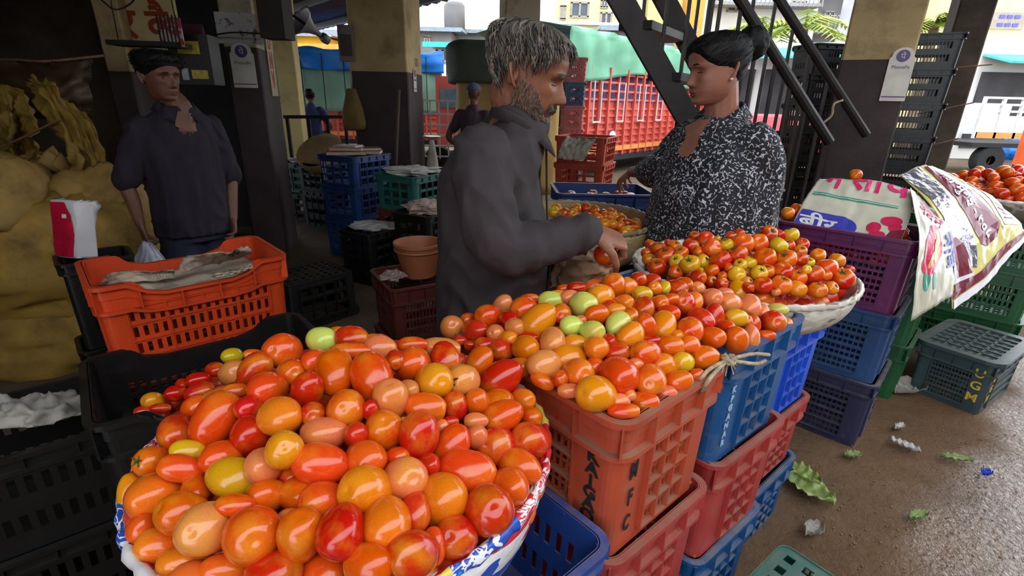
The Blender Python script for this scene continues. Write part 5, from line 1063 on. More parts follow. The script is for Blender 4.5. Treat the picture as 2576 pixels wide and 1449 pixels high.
# sacks at the left
M_sack = mat('woven_sack', S(150, 116, 44), .75, var=.3, scale=5, bump=.5, bscale=14, col2=S(96, 70, 28), c2lo=.5, c2hi=.68, c2scale=3)
M_sack2 = mat('pale_sack', S(158, 124, 62), .75, var=.3, scale=5, bump=.5, bscale=16, col2=S(110, 82, 40), c2lo=.52, c2hi=.7, c2scale=4)
def sack(label, c, r, rz=0, seed=0, m=None, knot=None):
    t = thing('sack', label, 'sack', c, rz); g = G(); n, q = 64, 44; rings = []
    for i in range(q + 1):
        z = -cos(pi * (i + .02) / (q + .04)); rad = max(.02, (1 - abs(z) ** 2.6)) ** .5
        ring = []
        for k in range(n):
            a = 2 * pi * k / n; d = Vector((rad * cos(a), rad * sin(a), z)); w_ = 1 + .16 * noise.noise(d * 1.6 + Vector((seed, 0, 0))) + .09 * abs(noise.noise(Vector((a * 2.2, z * 1.2, seed)))) + .07 * (1 - 2 * abs(noise.noise(d * 4.2 + Vector((0, seed, 0))))) + .03 * (1 - 2 * abs(noise.noise(d * 10 + Vector((0, seed, 2)))))
            ring.append(Vector((d.x * r[0] * w_, d.y * r[1] * w_, d.z * r[2] * w_)))
        rings.append(ring)
    g.loft(rings); g.obj('bag', m or M_sack, t, True)
    if knot:
        g = G(); kx, ky, kz = knot
        for k in range(7): a = k * .9; g.tube([(kx, ky, kz), (kx + .07 * cos(a), ky + .05 * sin(a), kz + .05), (kx + .12 * cos(a), ky + .08 * sin(a), kz + .12 + .03 * sin(k))], [(.03, .012), (.045, .01), (.05, .006)], 8)
        g.obj('tied_mouth', m or M_sack, t, True)
    return t
sy = 3.2
def sk(label, u, v, y, rx, ry, rz_, seed, m=None, knot=None): return sack(label, aty(u, v, y), (rx, ry, rz_), .3, seed, m, knot)
sk('big tan sack at the top of pile on left, under the hanging cloth', 110, 490, 3.0, .36, .3, .2, 1, M_sack2, (.22, -.1, .12)); sk('tan sack with tied mouth beside the hand of young man', 245, 520, 2.95, .22, .25, .24, 5, M_sack2, (-.05, -.05, .2))
sk('tan sack cut by the left edge of frame, upper pile', 0, 500, 2.6, .2, .28, .22, 9, M_sack2); sk('dark bulging sack low at the left below the pile', 90, 640, 2.7, .48, .34, .34, 12, M_sack); sk('tall sack slumped behind the red and white packet', 240, 640, 2.8, .28, .3, .36, 15, M_sack)
sk('sack resting on the floor at the bottom of left pile', 150, 800, 2.75, .5, .34, .38, 18, M_sack)
# hanging bundles of sack cloth
M_hang = mat('hanging_sackcloth', S(138, 108, 34), .7, var=.3, scale=4, bump=.4, bscale=10, col2=S(70, 50, 16), c2lo=.5, c2hi=.7, c2scale=2.4)
def hang(label, rows, seed, amp=.05):
    o, f = paper(label, rows, 'cloth', M_hang, amp, seed, 'hanging_sackcloth', 60, 40); return o
hang('yellow-brown sackcloth hanging in folds at the far left', [[P3(-20, 420, 3.0), P3(30, 425, 2.92), P3(60, 420, 3.0), P3(85, 422, 2.92)], [P3(-20, 320, 3.0), P3(25, 320, 2.9), P3(50, 320, 3.02), P3(85, 322, 2.9)], [P3(-20, 215, 3.05), P3(10, 212, 3.0), P3(35, 220, 3.0), P3(60, 226, 3.0)]], 3)
hang('yellow-brown sackcloth bundle swagged towards the young man', [[P3(190, 400, 2.95), P3(215, 425, 2.9), P3(240, 420, 2.9), P3(258, 402, 2.95)], [P3(130, 310, 2.95), P3(160, 330, 2.85), P3(200, 320, 2.9), P3(235, 310, 2.95)], [P3(90, 235, 3.0), P3(110, 230, 2.9), P3(135, 235, 2.92), P3(170, 255, 3.0)], [P3(70, 210, 3.05), P3(85, 205, 3.0), P3(95, 206, 3.0), P3(110, 210, 3.05)]], 6, .06)
o, f = paper('dark brown tarpaulin slung above the sacks on the left', [[P3(-40, 330, 3.35), P3(60, 300, 3.3), P3(150, 300, 3.3), P3(235, 300, 3.35)], [P3(-40, 220, 3.35), P3(60, 230, 3.2), P3(150, 225, 3.2), P3(230, 220, 3.35)], [P3(-40, 150, 3.35), P3(60, 152, 3.35), P3(150, 156, 3.35), P3(228, 148, 3.35)]], 'tarpaulin', mat('brown_tarp', S(66, 46, 24), .6, var=.3, scale=5), .04, 8, 'tarpaulin', 30, 20)
cord('rope tying the sackcloth at the far left', [P3(-10, 375, 2.85), P3(60, 345, 2.85), P3(150, 300, 2.82)], .006)
cord('rope holding the brown tarpaulin up to the roof beam', [P3(-60, 152, 3.35), P3(30, 150, 3.34), P3(120, 154, 3.34), P3(260, 140, 3.6)], .008)
# red and white packet
fpk = net([[P3(140, 645, 2.1), P3(190, 650, 2.06), P3(247, 648, 2.1)], [P3(132, 570, 2.1), P3(185, 575, 2.06), P3(240, 570, 2.1)], [P3(126, 503, 2.1), P3(180, 505, 2.08), P3(235, 510, 2.1)]], .004, 5, 4)
t = thing('plastic_packet', 'crinkled red and white plastic packet standing behind the orange-red crate', 'packet', fpk(.5, .5)); g = G(); g.surf(fpk, 24, 24, .05); chil(g.obj('bag', mat('packet_white', S(196, 190, 190), .3, var=.1, bump=.4, bscale=18), None, True), t)
chil(wrapshape('red_print', [[(.02, .02), (.46, .02), (.52, .4), (.46, .75), (.32, .97), (.02, .97)]], mat('packet_red', S(190, 20, 52), .3), fpk, None, .004), t); chil(wrapshape('printed_mark', [[(.28, .68), (.38, .68), (.38, .75), (.28, .75)]], p_wht, fpk, None, .006), t)
g = G(); q = fpk(.5, 0); crate('dark crate under the red and white packet', q.x + .02, q.y + .07, q.z - .4, 43, 'black', 'plain', L=.24, W=.2, h=.395); crate('dark crate on the floor under the packet crate', q.x + .02, q.y + .07, 0, 43, 'black', 'plain', L=.26, W=.22, h=q.z - .4)
# ---------------------------------------------------------------- people
def remesh(g, name, m, vox, sm=3, parent=None, disp=None):
    me = g.mesh('tmp'); bm = bmesh.new(); bm.from_mesh(me); bmesh.ops.recalc_face_normals(bm, faces=bm.faces); bm.to_mesh(me); bm.free()
    o = bpy.data.objects.new('tmp', me); C.objects.link(o)
    r = o.modifiers.new('r', 'REMESH'); r.mode = 'VOXEL'; r.voxel_size = vox; r.use_smooth_shade = True
    if sm: s_ = o.modifiers.new('s', 'SMOOTH'); s_.iterations = sm; s_.factor = .5
    dg = bpy.context.evaluated_depsgraph_get(); dg.update(); out = bpy.data.meshes.new_from_object(o.evaluated_get(dg)); bpy.data.objects.remove(o); bpy.data.meshes.remove(me)
    out.name = name; out.materials.clear(); out.materials.append(m)
    if disp:
        ns = [v.normal.copy() for v in out.vertices]
        for v, n_ in zip(out.vertices, ns): v.co += n_ * disp(v.co, n_)
        out.update()
    out.polygons.foreach_set('use_smooth', [True] * len(out.polygons))
    return link(name, out, parent)
HT = [(0.0,.24,.02,.10),(.03,.335,.05,.165),(.08,.37,.10,.205),(.15,.362,.16,.245),(.22,.378,.21,.265),(.30,.375,.28,.283),(.40,.37,.36,.302),(.50,.362,.42,.318),(.58,.378,.45,.328),(.70,.378,.47,.335),(.82,.33,.43,.305),(.90,.255,.35,.24),(.96,.15,.22,.145),(1.0,.02,.03,.02)]
def hprof(z):
    for p, q in zip(HT, HT[1:]):
        if z <= q[0]: t = (z - p[0]) / (q[0] - p[0]); t = t * t * (3 - 2 * t) * .3 + t * .7; return [p[i] + (q[i] - p[i]) * t for i in (1, 2, 3)]
    return HT[-1][1:]
def ip(x, tab):
    if x <= tab[0][0]: return tab[0][1]
    for (a, b), (c, d) in zip(tab, tab[1:]):
        if x <= c: return b + (d - b) * (x - a) / (c - a)
    return tab[-1][1]
def ex(x): return math.exp(-x * x)
def hpoint(a, z, off=0, face=True, plump=0, nose=1.0):
    Fz, Bz, Wz = hprof(z); ca, sa = cos(a), sin(a)
    x = (Wz + plump * ex((z - .25) / .2) * .05 + off) * abs(ca) ** .86 * (1 if ca > 0 else -1); e = (Fz if sa > 0 else Bz) + off; y = e * abs(sa) ** (.9 if sa > 0 else .95) * (1 if sa > 0 else -1)
    if face and sa > 0:
        y += nose * ip(z, [(.28, 0), (.30, .07), (.325, .115), (.36, .125), (.43, .075), (.50, .035), (.55, .0)]) * ex(x / ip(z, [(.3, .062), (.36, .05), (.45, .036), (.55, .04)]))
        ax = abs(x); k = sa
        y += k * (-.06 * ex((ax - .135) / .065) * ex((z - .495) / .042) + .03 * ex((ax - .12) / .11) * ex((z - .575) / .028) + .02 * ex((ax - .135) / .045) * ex((z - .492) / .022)
             + .02 * ex((ax - .21) / .07) * ex((z - .40) / .06) + .026 * ex((z - .222) / .02) * ex(x / .085) + .026 * ex((z - .172) / .02) * ex(x / .075) - .03 * ex((z - .197) / .01) * ex(x / .1) - .012 * ex((z - .125) / .025) * ex(x / .12) + .018 * ex((z - .07) / .04) * ex(x / .08))
    return Vector((x, y, z))
def headmat(ear, heading, pitch, roll, hh):             # heading: degrees of the facing direction in plan
    return Matrix.Translation(ear) @ Matrix.Rotation(radians(heading - 90), 4, 'Z') @ Matrix.Rotation(radians(-pitch), 4, 'X') @ Matrix.Rotation(radians(roll), 4, 'Y') @ Matrix.Scale(hh, 4) @ Matrix.Translation((0, 0, -.43))
def add_head(g, HM, plump=0, nose=1.0, ears=True):
    n, m = 84, 84; rings = []
    for i in range(m + 1):
        z = i / m; z = .004 + .994 * z; rings.append([HM @ hpoint(2 * pi * j / n, z, 0, True, plump, nose) for j in range(n)])
    g.loft(rings)
    if ears:
        for s_ in (-1, 1):
            c = Vector((s_ * .325, -.035, .435)); pts = [c + Vector((s_ * (.02 + .05 * max(0, sin(t_))), -.03 - .075 * cos(t_ - 2.6) * .9, .115 * sin(t_ * 1.0 - 1.3))) for t_ in [k * .5 for k in range(9)]]
            g.tube([HM @ p for p in pts], [.02 * HM.median_scale] * 9, 7); 
            g.loft([[HM @ (c + Vector((s_ * o_, -.045 + .06 * cos(q), .095 * sin(q)))) for q in [2 * pi * k / 14 for k in range(14)]] for o_ in (-.03, .022)])
def hair_cap(name, HM, mask, thick, m, par, seed=0, lumps=.4):
    n, q = 90, 70; rings = []; g = G()
    for i in range(q + 1):
        z = .1 + .898 * i / q; r = []
        for j in range(n):
            a = 2 * pi * j / n; k = mask(a, z); k = max(-1, min(1, k)); nn = noise.noise(Vector((cos(a) * 3, sin(a) * 3, z * 4 + seed))) * lumps + noise.noise(Vector((cos(a) * 14, sin(a) * 14, z * 5 + seed))) * lumps * .5
            r.append(HM @ hpoint(a, z, (thick(a, z) * (1 + nn) if k > 0 else .03 * k) if abs(k) == 1 else -.03 + (thick(a, z) * (1 + nn) + .03) * (k * .5 + .5), False))
        rings.append(r)
    return chil(g.loft(rings).obj(name, m, None, True), par)
def strands(name, HM, mask, thick, mats, par, cnt, ln, seed=0, flow=None, rad=.0012, lift=.012, jit=.25):
    rr = random.Random(seed); gs = [G() for _ in mats]; k = 0; inv = HM.median_scale
    while k < cnt:
        a, z = rr.uniform(0, 2 * pi), rr.uniform(.05, .99)
        if mask(a, z) <= .1: continue
        k += 1; g = gs[k % len(mats)]; L = ln * rr.uniform(.6, 1.3); pts = []; aa, zz = a, z; o_ = thick(a, z) * rr.uniform(.75, 1.15)
        da, dz = flow(a, z) if flow else (0, -1)
        da += rr.gauss(0, jit); dz += rr.gauss(0, jit * .6)
        for s_ in range(5):
            pts.append(HM @ hpoint(aa, max(.02, min(.998, zz)), o_ + lift * sin(s_ / 4 * pi) * rr.uniform(.5, 1.5), False)); aa += da * L / 4; zz += dz * L / 4
        g.tube(pts, [rad, rad * 1.1, rad, rad * .8, rad * .3], 3, cap=False)
    out = []
    for g, m in zip(gs, mats): out.append(g)
    big = G()
    for i, g in enumerate(gs): big.cm = i; big.add(g.v, g.f)
    o = big.obj(name, mats, None, True); o['kind'] = 'stuff'; return chil(o, par)
def hand(g, wrist, fwd, back, curl=(40, 60, 40), spread=4, thumb=30, sc_=1.0, side=1, thumb_curl=35):
    """palm + four fingers + thumb; fwd = along the hand, back = normal of the back of the hand, side = +1 when the thumb lies towards fwd x back"""
    f = Vector(fwd).normalized(); b = Vector(back); b = (b - f * b.dot(f)).normalized(); l = f.cross(b) * side
    W = Vector(wrist); k = sc_
    prof = [(-.03, .027, .02), (0, .029, .019), (.03, .038, .017), (.065, .043, .015), (.09, .041, .0125), (.098, .034, .009)]
    g.loft([[W + f * (d * k) + l * (w_ * k * cos(q)) + b * (t_ * k * sin(q)) for q in [2 * pi * j / 18 for j in range(18)]] for d, w_, t_ in prof])
    tips = []
    for i, (o_, ln, r_) in enumerate(((.030, .072, .0088), (.0105, .08, .009), (-.0105, .075, .0086), (-.030, .058, .0078))):
        p = W + f * ((.088 - .006 * abs(i - 1)) * k) + l * (o_ * k); d = (f + l * math.tan(radians(spread * (1.2 - i * .8)))).normalized(); pts = [p - d * .02 * k, p]; ang = 0; ax = None
        for s_, (fr, cu) in enumerate(zip((.46, .30, .24), curl)):
            ang += radians(cu + (i - 1) * 4); dd = d * cos(ang) - b * sin(ang); pts.append(pts[-1] + dd * (ln * fr * k))
        rr = [r_ * k * 1.05, r_ * k * 1.08, r_ * k, r_ * k * .94, r_ * k * .68]; g.tube(pts, rr, 9); g.sphere(pts[-1], r_ * k * .7, 8, 6)
        for q in (1, 2, 3): g.sphere(pts[q], rr[q] * 1.02, 8, 6)
        tips.append(pts[-1])
    p = W + f * (.02 * k) + l * (.03 * k) - b * .004 * k; d = (f * cos(radians(thumb)) + l * sin(radians(thumb)) - b * .25).normalized(); d2 = (d - b * math.tan(radians(thumb_curl)) * .6 - l * .35).normalized(); d3 = (d2 - b * .3 - l * .35).normalized()
    pts = [p - d * .02 * k, p, p + d * .04 * k, p + d * .04 * k + d2 * .034 * k, p + d * .04 * k + d2 * .034 * k + d3 * .026 * k]; g.tube(pts, [.014 * k, .015 * k, .0115 * k, .0105 * k, .0075 * k], 9); g.sphere(pts[-1], .0078 * k, 8, 6)
    return tips
def limb(g, pts, rad, n=14, flat=1.0): 
    P = [Vector(p) for p in pts]; f = net([P] * 2); R = net([[Vector((r, 0, 0)) for r in rad]] * 2); k = 6 * (len(P) - 1)
    g.tube([f(i / k, 0) for i in range(k + 1)], [max(.004, R(i / k, 0).x) for i in range(k + 1)], n, flat); g.sphere(P[0], rad[0] * .98, 12, 8); g.sphere(P[-1], rad[-1] * .98, 12, 8)
def torso(g, rows, heading, n=36):
    """rows: (centre, half depth, half width) from the bottom up"""
    f = dirv(heading); l = dirv(heading + 90); P = [[Vector(c), Vector((d, w_, 0))] for c, d, w_ in rows]
    fc = net([[p[0] for p in P]] * 2); fr = net([[p[1] for p in P]] * 2); k = 8 * (len(rows) - 1); rings = []
    for i in range(k + 1):
        c, r = fc(i / k, 0), fr(i / k, 0); rings.append([c + f * (r.x * cos(a) * (1 if abs(cos(a)) < 1 else 1)) + l * (r.y * abs(sin(a)) ** .8 * (1 if sin(a) > 0 else -1)) for a in [2 * pi * j / n for j in range(n)]])
    g.loft(rings)
def folds(amp, seed, fr=9, dirs=(1, 1, .45)):
    def d(co, n_):
        p = Vector((co.x * dirs[0], co.y * dirs[1], co.z * dirs[2])) * fr + Vector((seed, 0, 0)); w_ = noise.noise(p + Vector((0, 0, 1)) * noise.noise(p * .6) * 1.6)
        return amp * (1 - 2.4 * abs(w_)) * .8 + amp * .4 * noise.noise(p * 2.3)
    return d
def strip(name, m, par, pts, wd, nrm, th=.002, k=24):
    f = net([[Vector(p) for p in pts]] * 2); g = G(); rings = []
    for i in range(k + 1):
        p = f(i / k, 0); t_ = (f(min(1, (i + 1) / k), 0) - f(max(0, (i - 1) / k), 0)).normalized(); n_ = Vector(nrm(p) if callable(nrm) else nrm); s_ = t_.cross(n_).normalized(); n_ = s_.cross(t_)
        rings.append([p - s_ * wd / 2, p + s_ * wd / 2, p + s_ * wd / 2 + n_ * th, p - s_ * wd / 2 + n_ * th])
    return chil(g.loft(rings).obj(name, m, None, True), par)
def collar(name, m, par, c, heading, rd, rw, hgt, flare=.022, drop=.03, gap=40, tilt=0, k=40):
    f, l = dirv(heading), dirv(heading + 90); g = G(); rings = []
    for i in range(k + 1):
        a = radians(gap / 2 + (360 - gap) * i / k); q = cos(a); d = f * cos(a) + l * sin(a); base = Vector(c) + f * (rd * cos(a)) + l * (rw * sin(a)) + Vector((0, 0, -.035 * max(0, q) - tilt * q))
        tip = max(0, q) ** 2; up = base + Vector((0, 0, hgt)) + d * -.006; dn_ = base + d * (flare + .004 * tip) + Vector((0, 0, hgt - drop - .012 * tip))
        th = d * .003; rings.append([base + d * .004, up, up + d * .004 + Vector((0, 0, .002)), dn_ + th, dn_, base + d * .008 + Vector((0, 0, hgt * .6))])
    return chil(g.loft(rings).obj(name, m, None, True), par)
def skin(name, c, c2): return mat(name, S(*c), .5, var=.08, scale=14, col2=S(*c2), c2lo=.5, c2hi=.75, c2scale=7, bump=.12, bscale=160, spec=.4)
M_hg1, M_hg2, M_hg3 = mat('hair_grey', S(146, 134, 118), .5), mat('hair_mid', S(96, 87, 78), .5), mat('hair_dark', S(38, 33, 30), .45)
M_hb = mat('hair_black', S(14, 11, 10), .6, var=.3, scale=40, spec=.25); M_ew, M_eb = mat('eye_white', S(190, 180, 170), .2), mat('eye_dark', S(24, 16, 12), .15)
def line_on(HM, pts, off): return [HM @ (hpoint(a, z, 0, True) + Vector((0, off, 0))) for a, z in pts]
# ---- the seller, in profile facing right, head bowed
pm_ = thing('person', 'grey-haired man in a dark shirt, head bowed, bagging tomatoes', 'person', (-.06, 1.44, 0))
sk1 = skin('skin_seller', (136, 86, 62), (108, 66, 48)); HD = 0
HM1 = headmat(P3(1327, 200, 1.385), -15, 18, 0, .23)
g = G(); add_head(g, HM1, 0, 1.05)
nb = Vector((.01, 1.403, 1.42)); limb(g, [nb + Vector((-.03, 0, -.06)), nb + Vector((0, 0, .05)), HM1 @ Vector((0, -.1, .2)), HM1 @ Vector((0, -.08, .4))], [.085, .062, .06, .062])
RS, LS = Vector((-.08, 1.245, 1.37)), Vector((-.05, 1.58, 1.37))
torso(g, [((-.09, 1.44, .84), .1, .15), ((-.07, 1.44, 1.0), .105, .15), ((-.065, 1.43, 1.15), .11, .165), ((-.07, 1.415, 1.28), .1, .17), ((-.06, 1.41, 1.36), .06, .1)], 0)
RE, RW = P3(1262, 622, 1.19), P3(1484, 582, 1.27)
LE, LW = Vector((.02, 1.66, 1.08)), P3(1440, 660, 1.5)
limb(g, [RS, (RS + RE) / 2, RE, (RE + RW) / 2, RW], [.055, .047, .04, .037, .027]); limb(g, [LS, (LS + LE) / 2, LE, (LE + LW) / 2, LW], [.055, .047, .04, .036, .026])
hf = P3(1554, 604, 1.30) - RW
hand(g, RW + hf.normalized() * .012, hf, (.15, -.35, .9), (52, 70, 40), 3, 40, .98, 1, 40)
lf = P3(1500, 690, 1.46) - LW; hand(g, LW + lf.normalized() * .01, lf, (.2, .5, .8), (35, 45, 30), 3, 30, .95, -1)
for s_ in (-1, 1): limb(g, [(-.08, 1.44 + s_ * .09, .88), (-.05, 1.44 + s_ * .1, .48), (-.09, 1.44 + s_ * .1, .08)], [.085, .06, .04]); limb(g, [(-.1, 1.44 + s_ * .1, .04), (.05, 1.44 + s_ * .11, .03)], [.035, .03])
body = chil(remesh(g, 'body', sk1, .0034, 1), pm_)
msk = lambda a, z: (z - ip(math.degrees(a) % 360 if sin(a) > -2 else 0, [(0, .60), (25, .64), (45, .76), (65, .84), (90, .86), (115, .84), (135, .76), (155, .64), (180, .60), (195, .56), (218, .32), (270, .26), (322, .32), (345, .56), (360, .60)])) * 14
thk = lambda a, z: .028 + .05 * ex((z - .9) / .22) + .015 * (sin(a) < 0)
hair_cap('hair', HM1, msk, thk, M_hg2, pm_, 3, .5)
strands('hair_strands', HM1, msk, thk, [M_hg1, M_hg2, M_hg3, M_hg2], pm_, 1900, .15, 1, lambda a, z: (1.1 * (1 if cos(a) > 0 else -1) * (1 if z > .75 else .5) * (1 if sin(a) < .2 else .3), -.7), .0014, .022, .3)
bm_ = lambda a, z: 1 if (sin(a) > -.15 and z < ip(abs(math.degrees(a) % 360 - 90), [(0, .16), (25, .14), (40, .26), (60, .40), (95, .46)]) and not (abs(math.degrees(a) % 360 - 90) < 12 and z > .15)) else -1
strands('beard', HM1, bm_, lambda a, z: .004, [M_hg1, M_hg2, M_hg2], pm_, 1100, .05, 5, None, .0007, .01, .5)
mm_ = lambda a, z: 1 if (.235 < z < .285 and abs(math.degrees(a) - 90) < 24) else -1
strands('moustache', HM1, mm_, lambda a, z: .012, [M_hg3, M_hg2], pm_, 260, .07, 8, lambda a, z: (1.4 * (1 if cos(a) > 0 else -1) * -1, -.8), .0009, .014, .3)
for s_ in (-1, 1):
    a0 = 90 + s_ * 18
    strands('eyebrow', HM1, lambda a, z, a0=a0: 1 if (.565 < z < .6 and abs(math.degrees(a) - a0) < 13) else -1, lambda a, z: .012, [M_hg3, M_hg2], pm_, 110, .05, 4 + s_, lambda a, z: (-s_ * .8, .1), .0009, .008, .3)
    chil(G().tube(line_on(HM1, [(radians(90 + s_ * q), .478 - .006 * sin((q - 12) / 16 * pi)) for q in range(12, 30, 3)], .008), .0011, 5).obj('eyelash', M_hg3, None, True), pm_)
chil(G().tube(line_on(HM1, [(radians(q), .197) for q in range(72, 110, 4)], .006), .0016, 5).obj('mouth_line', mat('lip_line', S(70, 34, 30), .6), None, True), pm_)
M_shirt = mat('seller_shirt', S(48, 39, 40), .8, var=.15, scale=14, bump=.7, bscale=15)
g = G()
torso(g, [((-.075, 1.44, .80), .15, .2), ((-.07, 1.44, .9), .15, .2), ((-.06, 1.44, 1.02), .155, .2), ((-.06, 1.435, 1.15), .15, .195), ((-.07, 1.42, 1.29), .135, .19), ((-.035, 1.41, 1.385), .105, .15), ((.005, 1.404, 1.43), .08, .095), ((.016, 1.402, 1.455), .066, .072)], 0)
cuff = RW - (RW - RE).normalized() * .012
limb(g, [RS + Vector((0, .02, .0)), RS * .55 + RE * .45 + Vector((-.01, -.01, -.01)), RE, (RE + RW) / 2 - Vector((0, 0, .008)), cuff], [.074, .07, .064, .054, .043]); limb(g, [LS, (LS + LE) / 2, LE, (LE + LW) / 2, LW], [.085, .072, .062, .052, .042])
o = remesh(g, 'shirt', M_shirt, .0068, 5, None, folds(.011, 3, 12, (1.0, .8, .6)))
dl = HM1 @ Vector((0, -.08, .1))
chil(o, pm_)
strip('cuff', M_shirt, pm_, [cuff + Vector((.002 * 0, .045 * cos(a), .045 * sin(a))) - (RW - RE).normalized() * .02 for a in [2 * pi * k / 12 for k in range(13)]], .045, lambda p: p - cuff, .003)
collar('collar', M_shirt, pm_, (.018, 1.403, 1.438), 0, .068, .072, .045, .02, .05, 40, .03)
strip('placket', M_shirt, pm_, [(.08, 1.405, 1.39), (.085, 1.41, 1.31), (.092, 1.43, 1.2), (.108, 1.44, 1.08), (.1, 1.44, .95), (.088, 1.44, .85)], .035, (1, 0, 0), .004)
M_trou = mat('dark_trousers', S(34, 30, 36), .9, var=.2)
g = G(); torso(g, [((-.08, 1.44, .74), .13, .18), ((-.08, 1.44, .9), .12, .17)], 0)
for s_ in (-1, 1): limb(g, [(-.08, 1.44 + s_ * .09, .82), (-.05, 1.44 + s_ * .1, .46), (-.09, 1.44 + s_ * .1, .1)], [.115, .09, .075])
chil(remesh(g, 'trousers', M_trou, .01, 3, None, folds(.006, 9, 9)), pm_)
chil(G().lathe([(.0105, -.003), (.012, 0), (.0105, .003), (.009, 0), (.0105, -.003)], 18).obj('ring', mat('silver', S(190, 186, 180), .25, metal=1), None, True), pm_).location = P3(1561, 610, 1.29)
o = link('plum_tomato', PLUM[2]); o.location = P3(1524, 640, 1.33); o.scale = (.031, .031, .037); o.rotation_euler = (1.2, 0, .6); o.color = S(*TC['R']); tag(o, 'red tomato held in the right hand of the seller', 'tomato')
# paper bag in his hands
fb = net([[P3(1400, 728, 1.44), P3(1450, 738, 1.40), P3(1500, 728, 1.40), P3(1530, 712, 1.44)], [P3(1405, 690, 1.46), P3(1455, 690, 1.37), P3(1515, 690, 1.37), P3(1550, 672, 1.44)], [P3(1418, 652, 1.46), P3(1462, 655, 1.38), P3(1520, 665, 1.37), P3(1562, 640, 1.42)]], .012, 6, 2)
t = thing('carrier_bag', 'crumpled tan bag held open below the hands of the seller', 'bag', fb(.5, .5)); M_tan = mat('tan_bag', S(150, 118, 88), .7, var=.25, scale=9, bump=.4, bscale=20)
g = G(); g.surf(fb, 26, 20, .002); chil(g.obj('front_side', M_tan, None, True), t); g = G(); g.surf(lambda a, b: fb(a, b) + Vector((-.02, .07 * sin(pi * min(1, max(0, a))) + .01, .02 * b)), 26, 20, .002); chil(g.obj('back_side', M_tan, None, True), t)
# ---- the woman, seen three-quarter from her left
pw = thing('person', 'woman in a black and white patterned blouse with hair in a bun', 'person', (.84, 2.12, 0))
sk2 = skin('skin_woman', (150, 98, 78), (122, 76, 60)); M_bl = None
def leopard():
    m = bpy.data.materials.new('patterned_blouse'); m.use_nodes = True; nt = m.node_tree; N = nt.nodes; Lk = nt.links.new; p = N['Principled BSDF']; tc = N.new('ShaderNodeTexCoord')
    n1 = N.new('ShaderNodeTexNoise'); n1.inputs['Scale'].default_value = 64; n1.inputs['Detail'].default_value = 0; n1.inputs['Distortion'].default_value = .7; Lk(tc.outputs['Object'], n1.inputs['Vector'])
    a = N.new('ShaderNodeMath'); a.operation = 'SUBTRACT'; Lk(n1.outputs[0], a.inputs[0]); a.inputs[1].default_value = .5; b = N.new('ShaderNodeMath'); b.operation = 'ABSOLUTE'; Lk(a.outputs[0], b.inputs[0])
    c = N.new('ShaderNodeMapRange'); c.inputs[1].default_value = .045; c.inputs[2].default_value = .065; c.inputs[3].default_value = 1; c.inputs[4].default_value = 0; Lk(b.outputs[0], c.inputs[0])
    n2 = N.new('ShaderNodeTexNoise'); n2.inputs['Scale'].default_value = 95; n2.inputs['Detail'].default_value = 0; Lk(tc.outputs['Object'], n2.inputs['Vector'])
    d = N.new('ShaderNodeMapRange'); d.inputs[1].default_value = .46; d.inputs[2].default_value = .5; Lk(n2.outputs[0], d.inputs[0])
    e = N.new('ShaderNodeMath'); e.operation = 'MULTIPLY'; Lk(c.outputs[0], e.inputs[0]); Lk(d.outputs[0], e.inputs[1])
    x = N.new('ShaderNodeMix'); x.data_type = 'RGBA'; Lk(e.outputs[0], x.inputs[0]); x.inputs[6].default_value = S(24, 23, 28); x.inputs[7].default_value = S(190, 186, 192); Lk(x.outputs[2], p.inputs['Base Color']); p.inputs['Roughness'].default_value = .8; return m
M_bl = leopard(); HW = 203
HM2 = headmat(P3(1800, 184, 2.08), 192, 10, 0, .25)
g = G(); add_head(g, HM2, 1.0, .9)
nb = Vector((.80, 2.1, 1.42)); limb(g, [nb + Vector((.02, .02, -.08)), nb + Vector((0, 0, .03)), HM2 @ Vector((0, -.1, .2)), HM2 @ Vector((0, -.08, .4))], [.1, .066, .06, .06])
fW, lW = dirv(HW), dirv(HW + 90); c0 = Vector((.82, 2.12, 0))
torso(g, [(c0 + Vector((0, 0, .84)), .16, .2), (c0 + Vector((0, 0, 1.05)), .15, .2), (c0 + Vector((0, 0, 1.25)), .14, .19), (c0 + Vector((-.02, 0, 1.38)), .07, .12)], HW)
WLS, WRS = c0 + lW * .165 + Vector((0, 0, 1.36)), c0 - lW * .18 + Vector((0, 0, 1.36))
WLE, WLW = P3(1912, 470, 2.0), P3(1880, 620, 1.93)
WRE, WRW = P3(1668, 430, 2.3), P3(1590, 432, 2.62)
for s_, e_, w_ in ((WLS, WLE, WLW), (WRS, WRE, WRW)): limb(g, [s_, (s_ + e_) / 2, e_, (e_ + w_) / 2, w_], [.06, .05, .042, .036, .026])
hv = P3(1548, 462, 2.78) - WRW; hand(g, WRW + hv.normalized() * .01, hv, (-.1, -.5, .8), (28, 35, 25), 6, 35, .95, -1); hv2 = WLW - WLE; hand(g, WLW + hv2.normalized() * .01, hv2, (.8, -.3, 0), (25, 30, 20), 3, 25, .9, 1)
for s_ in (-1, 1): q = c0 + lW * s_ * .1; limb(g, [q + Vector((0, 0, .9)), q + Vector((0, 0, .48)), q + Vector((0, 0, .08))], [.1, .065, .042]); limb(g, [q + Vector((0, 0, .04)), q + fW * .15 + Vector((0, 0, .03))], [.035, .03])
chil(remesh(g, 'body', sk2, .0036, 1), pw)
mskw = lambda a, z: (z - ip(math.degrees(a) % 360, [(0, .50), (20, .53), (42, .62), (65, .74), (90, .79), (115, .74), (138, .62), (160, .53), (180, .50), (205, .30), (270, .22), (335, .30), (360, .50)])) * 14
thw = lambda a, z: .04 + .03 * ex((z - .9) / .2) + .02 * (sin(a) < 0)
hair_cap('hair', HM2, mskw, thw, M_hb, pw, 1, .12)
g = G(); bc = HM2 @ Vector((0, -.60, .76)); bd = (HM2.to_3x3() @ Vector((0, -.9, .5))).normalized()
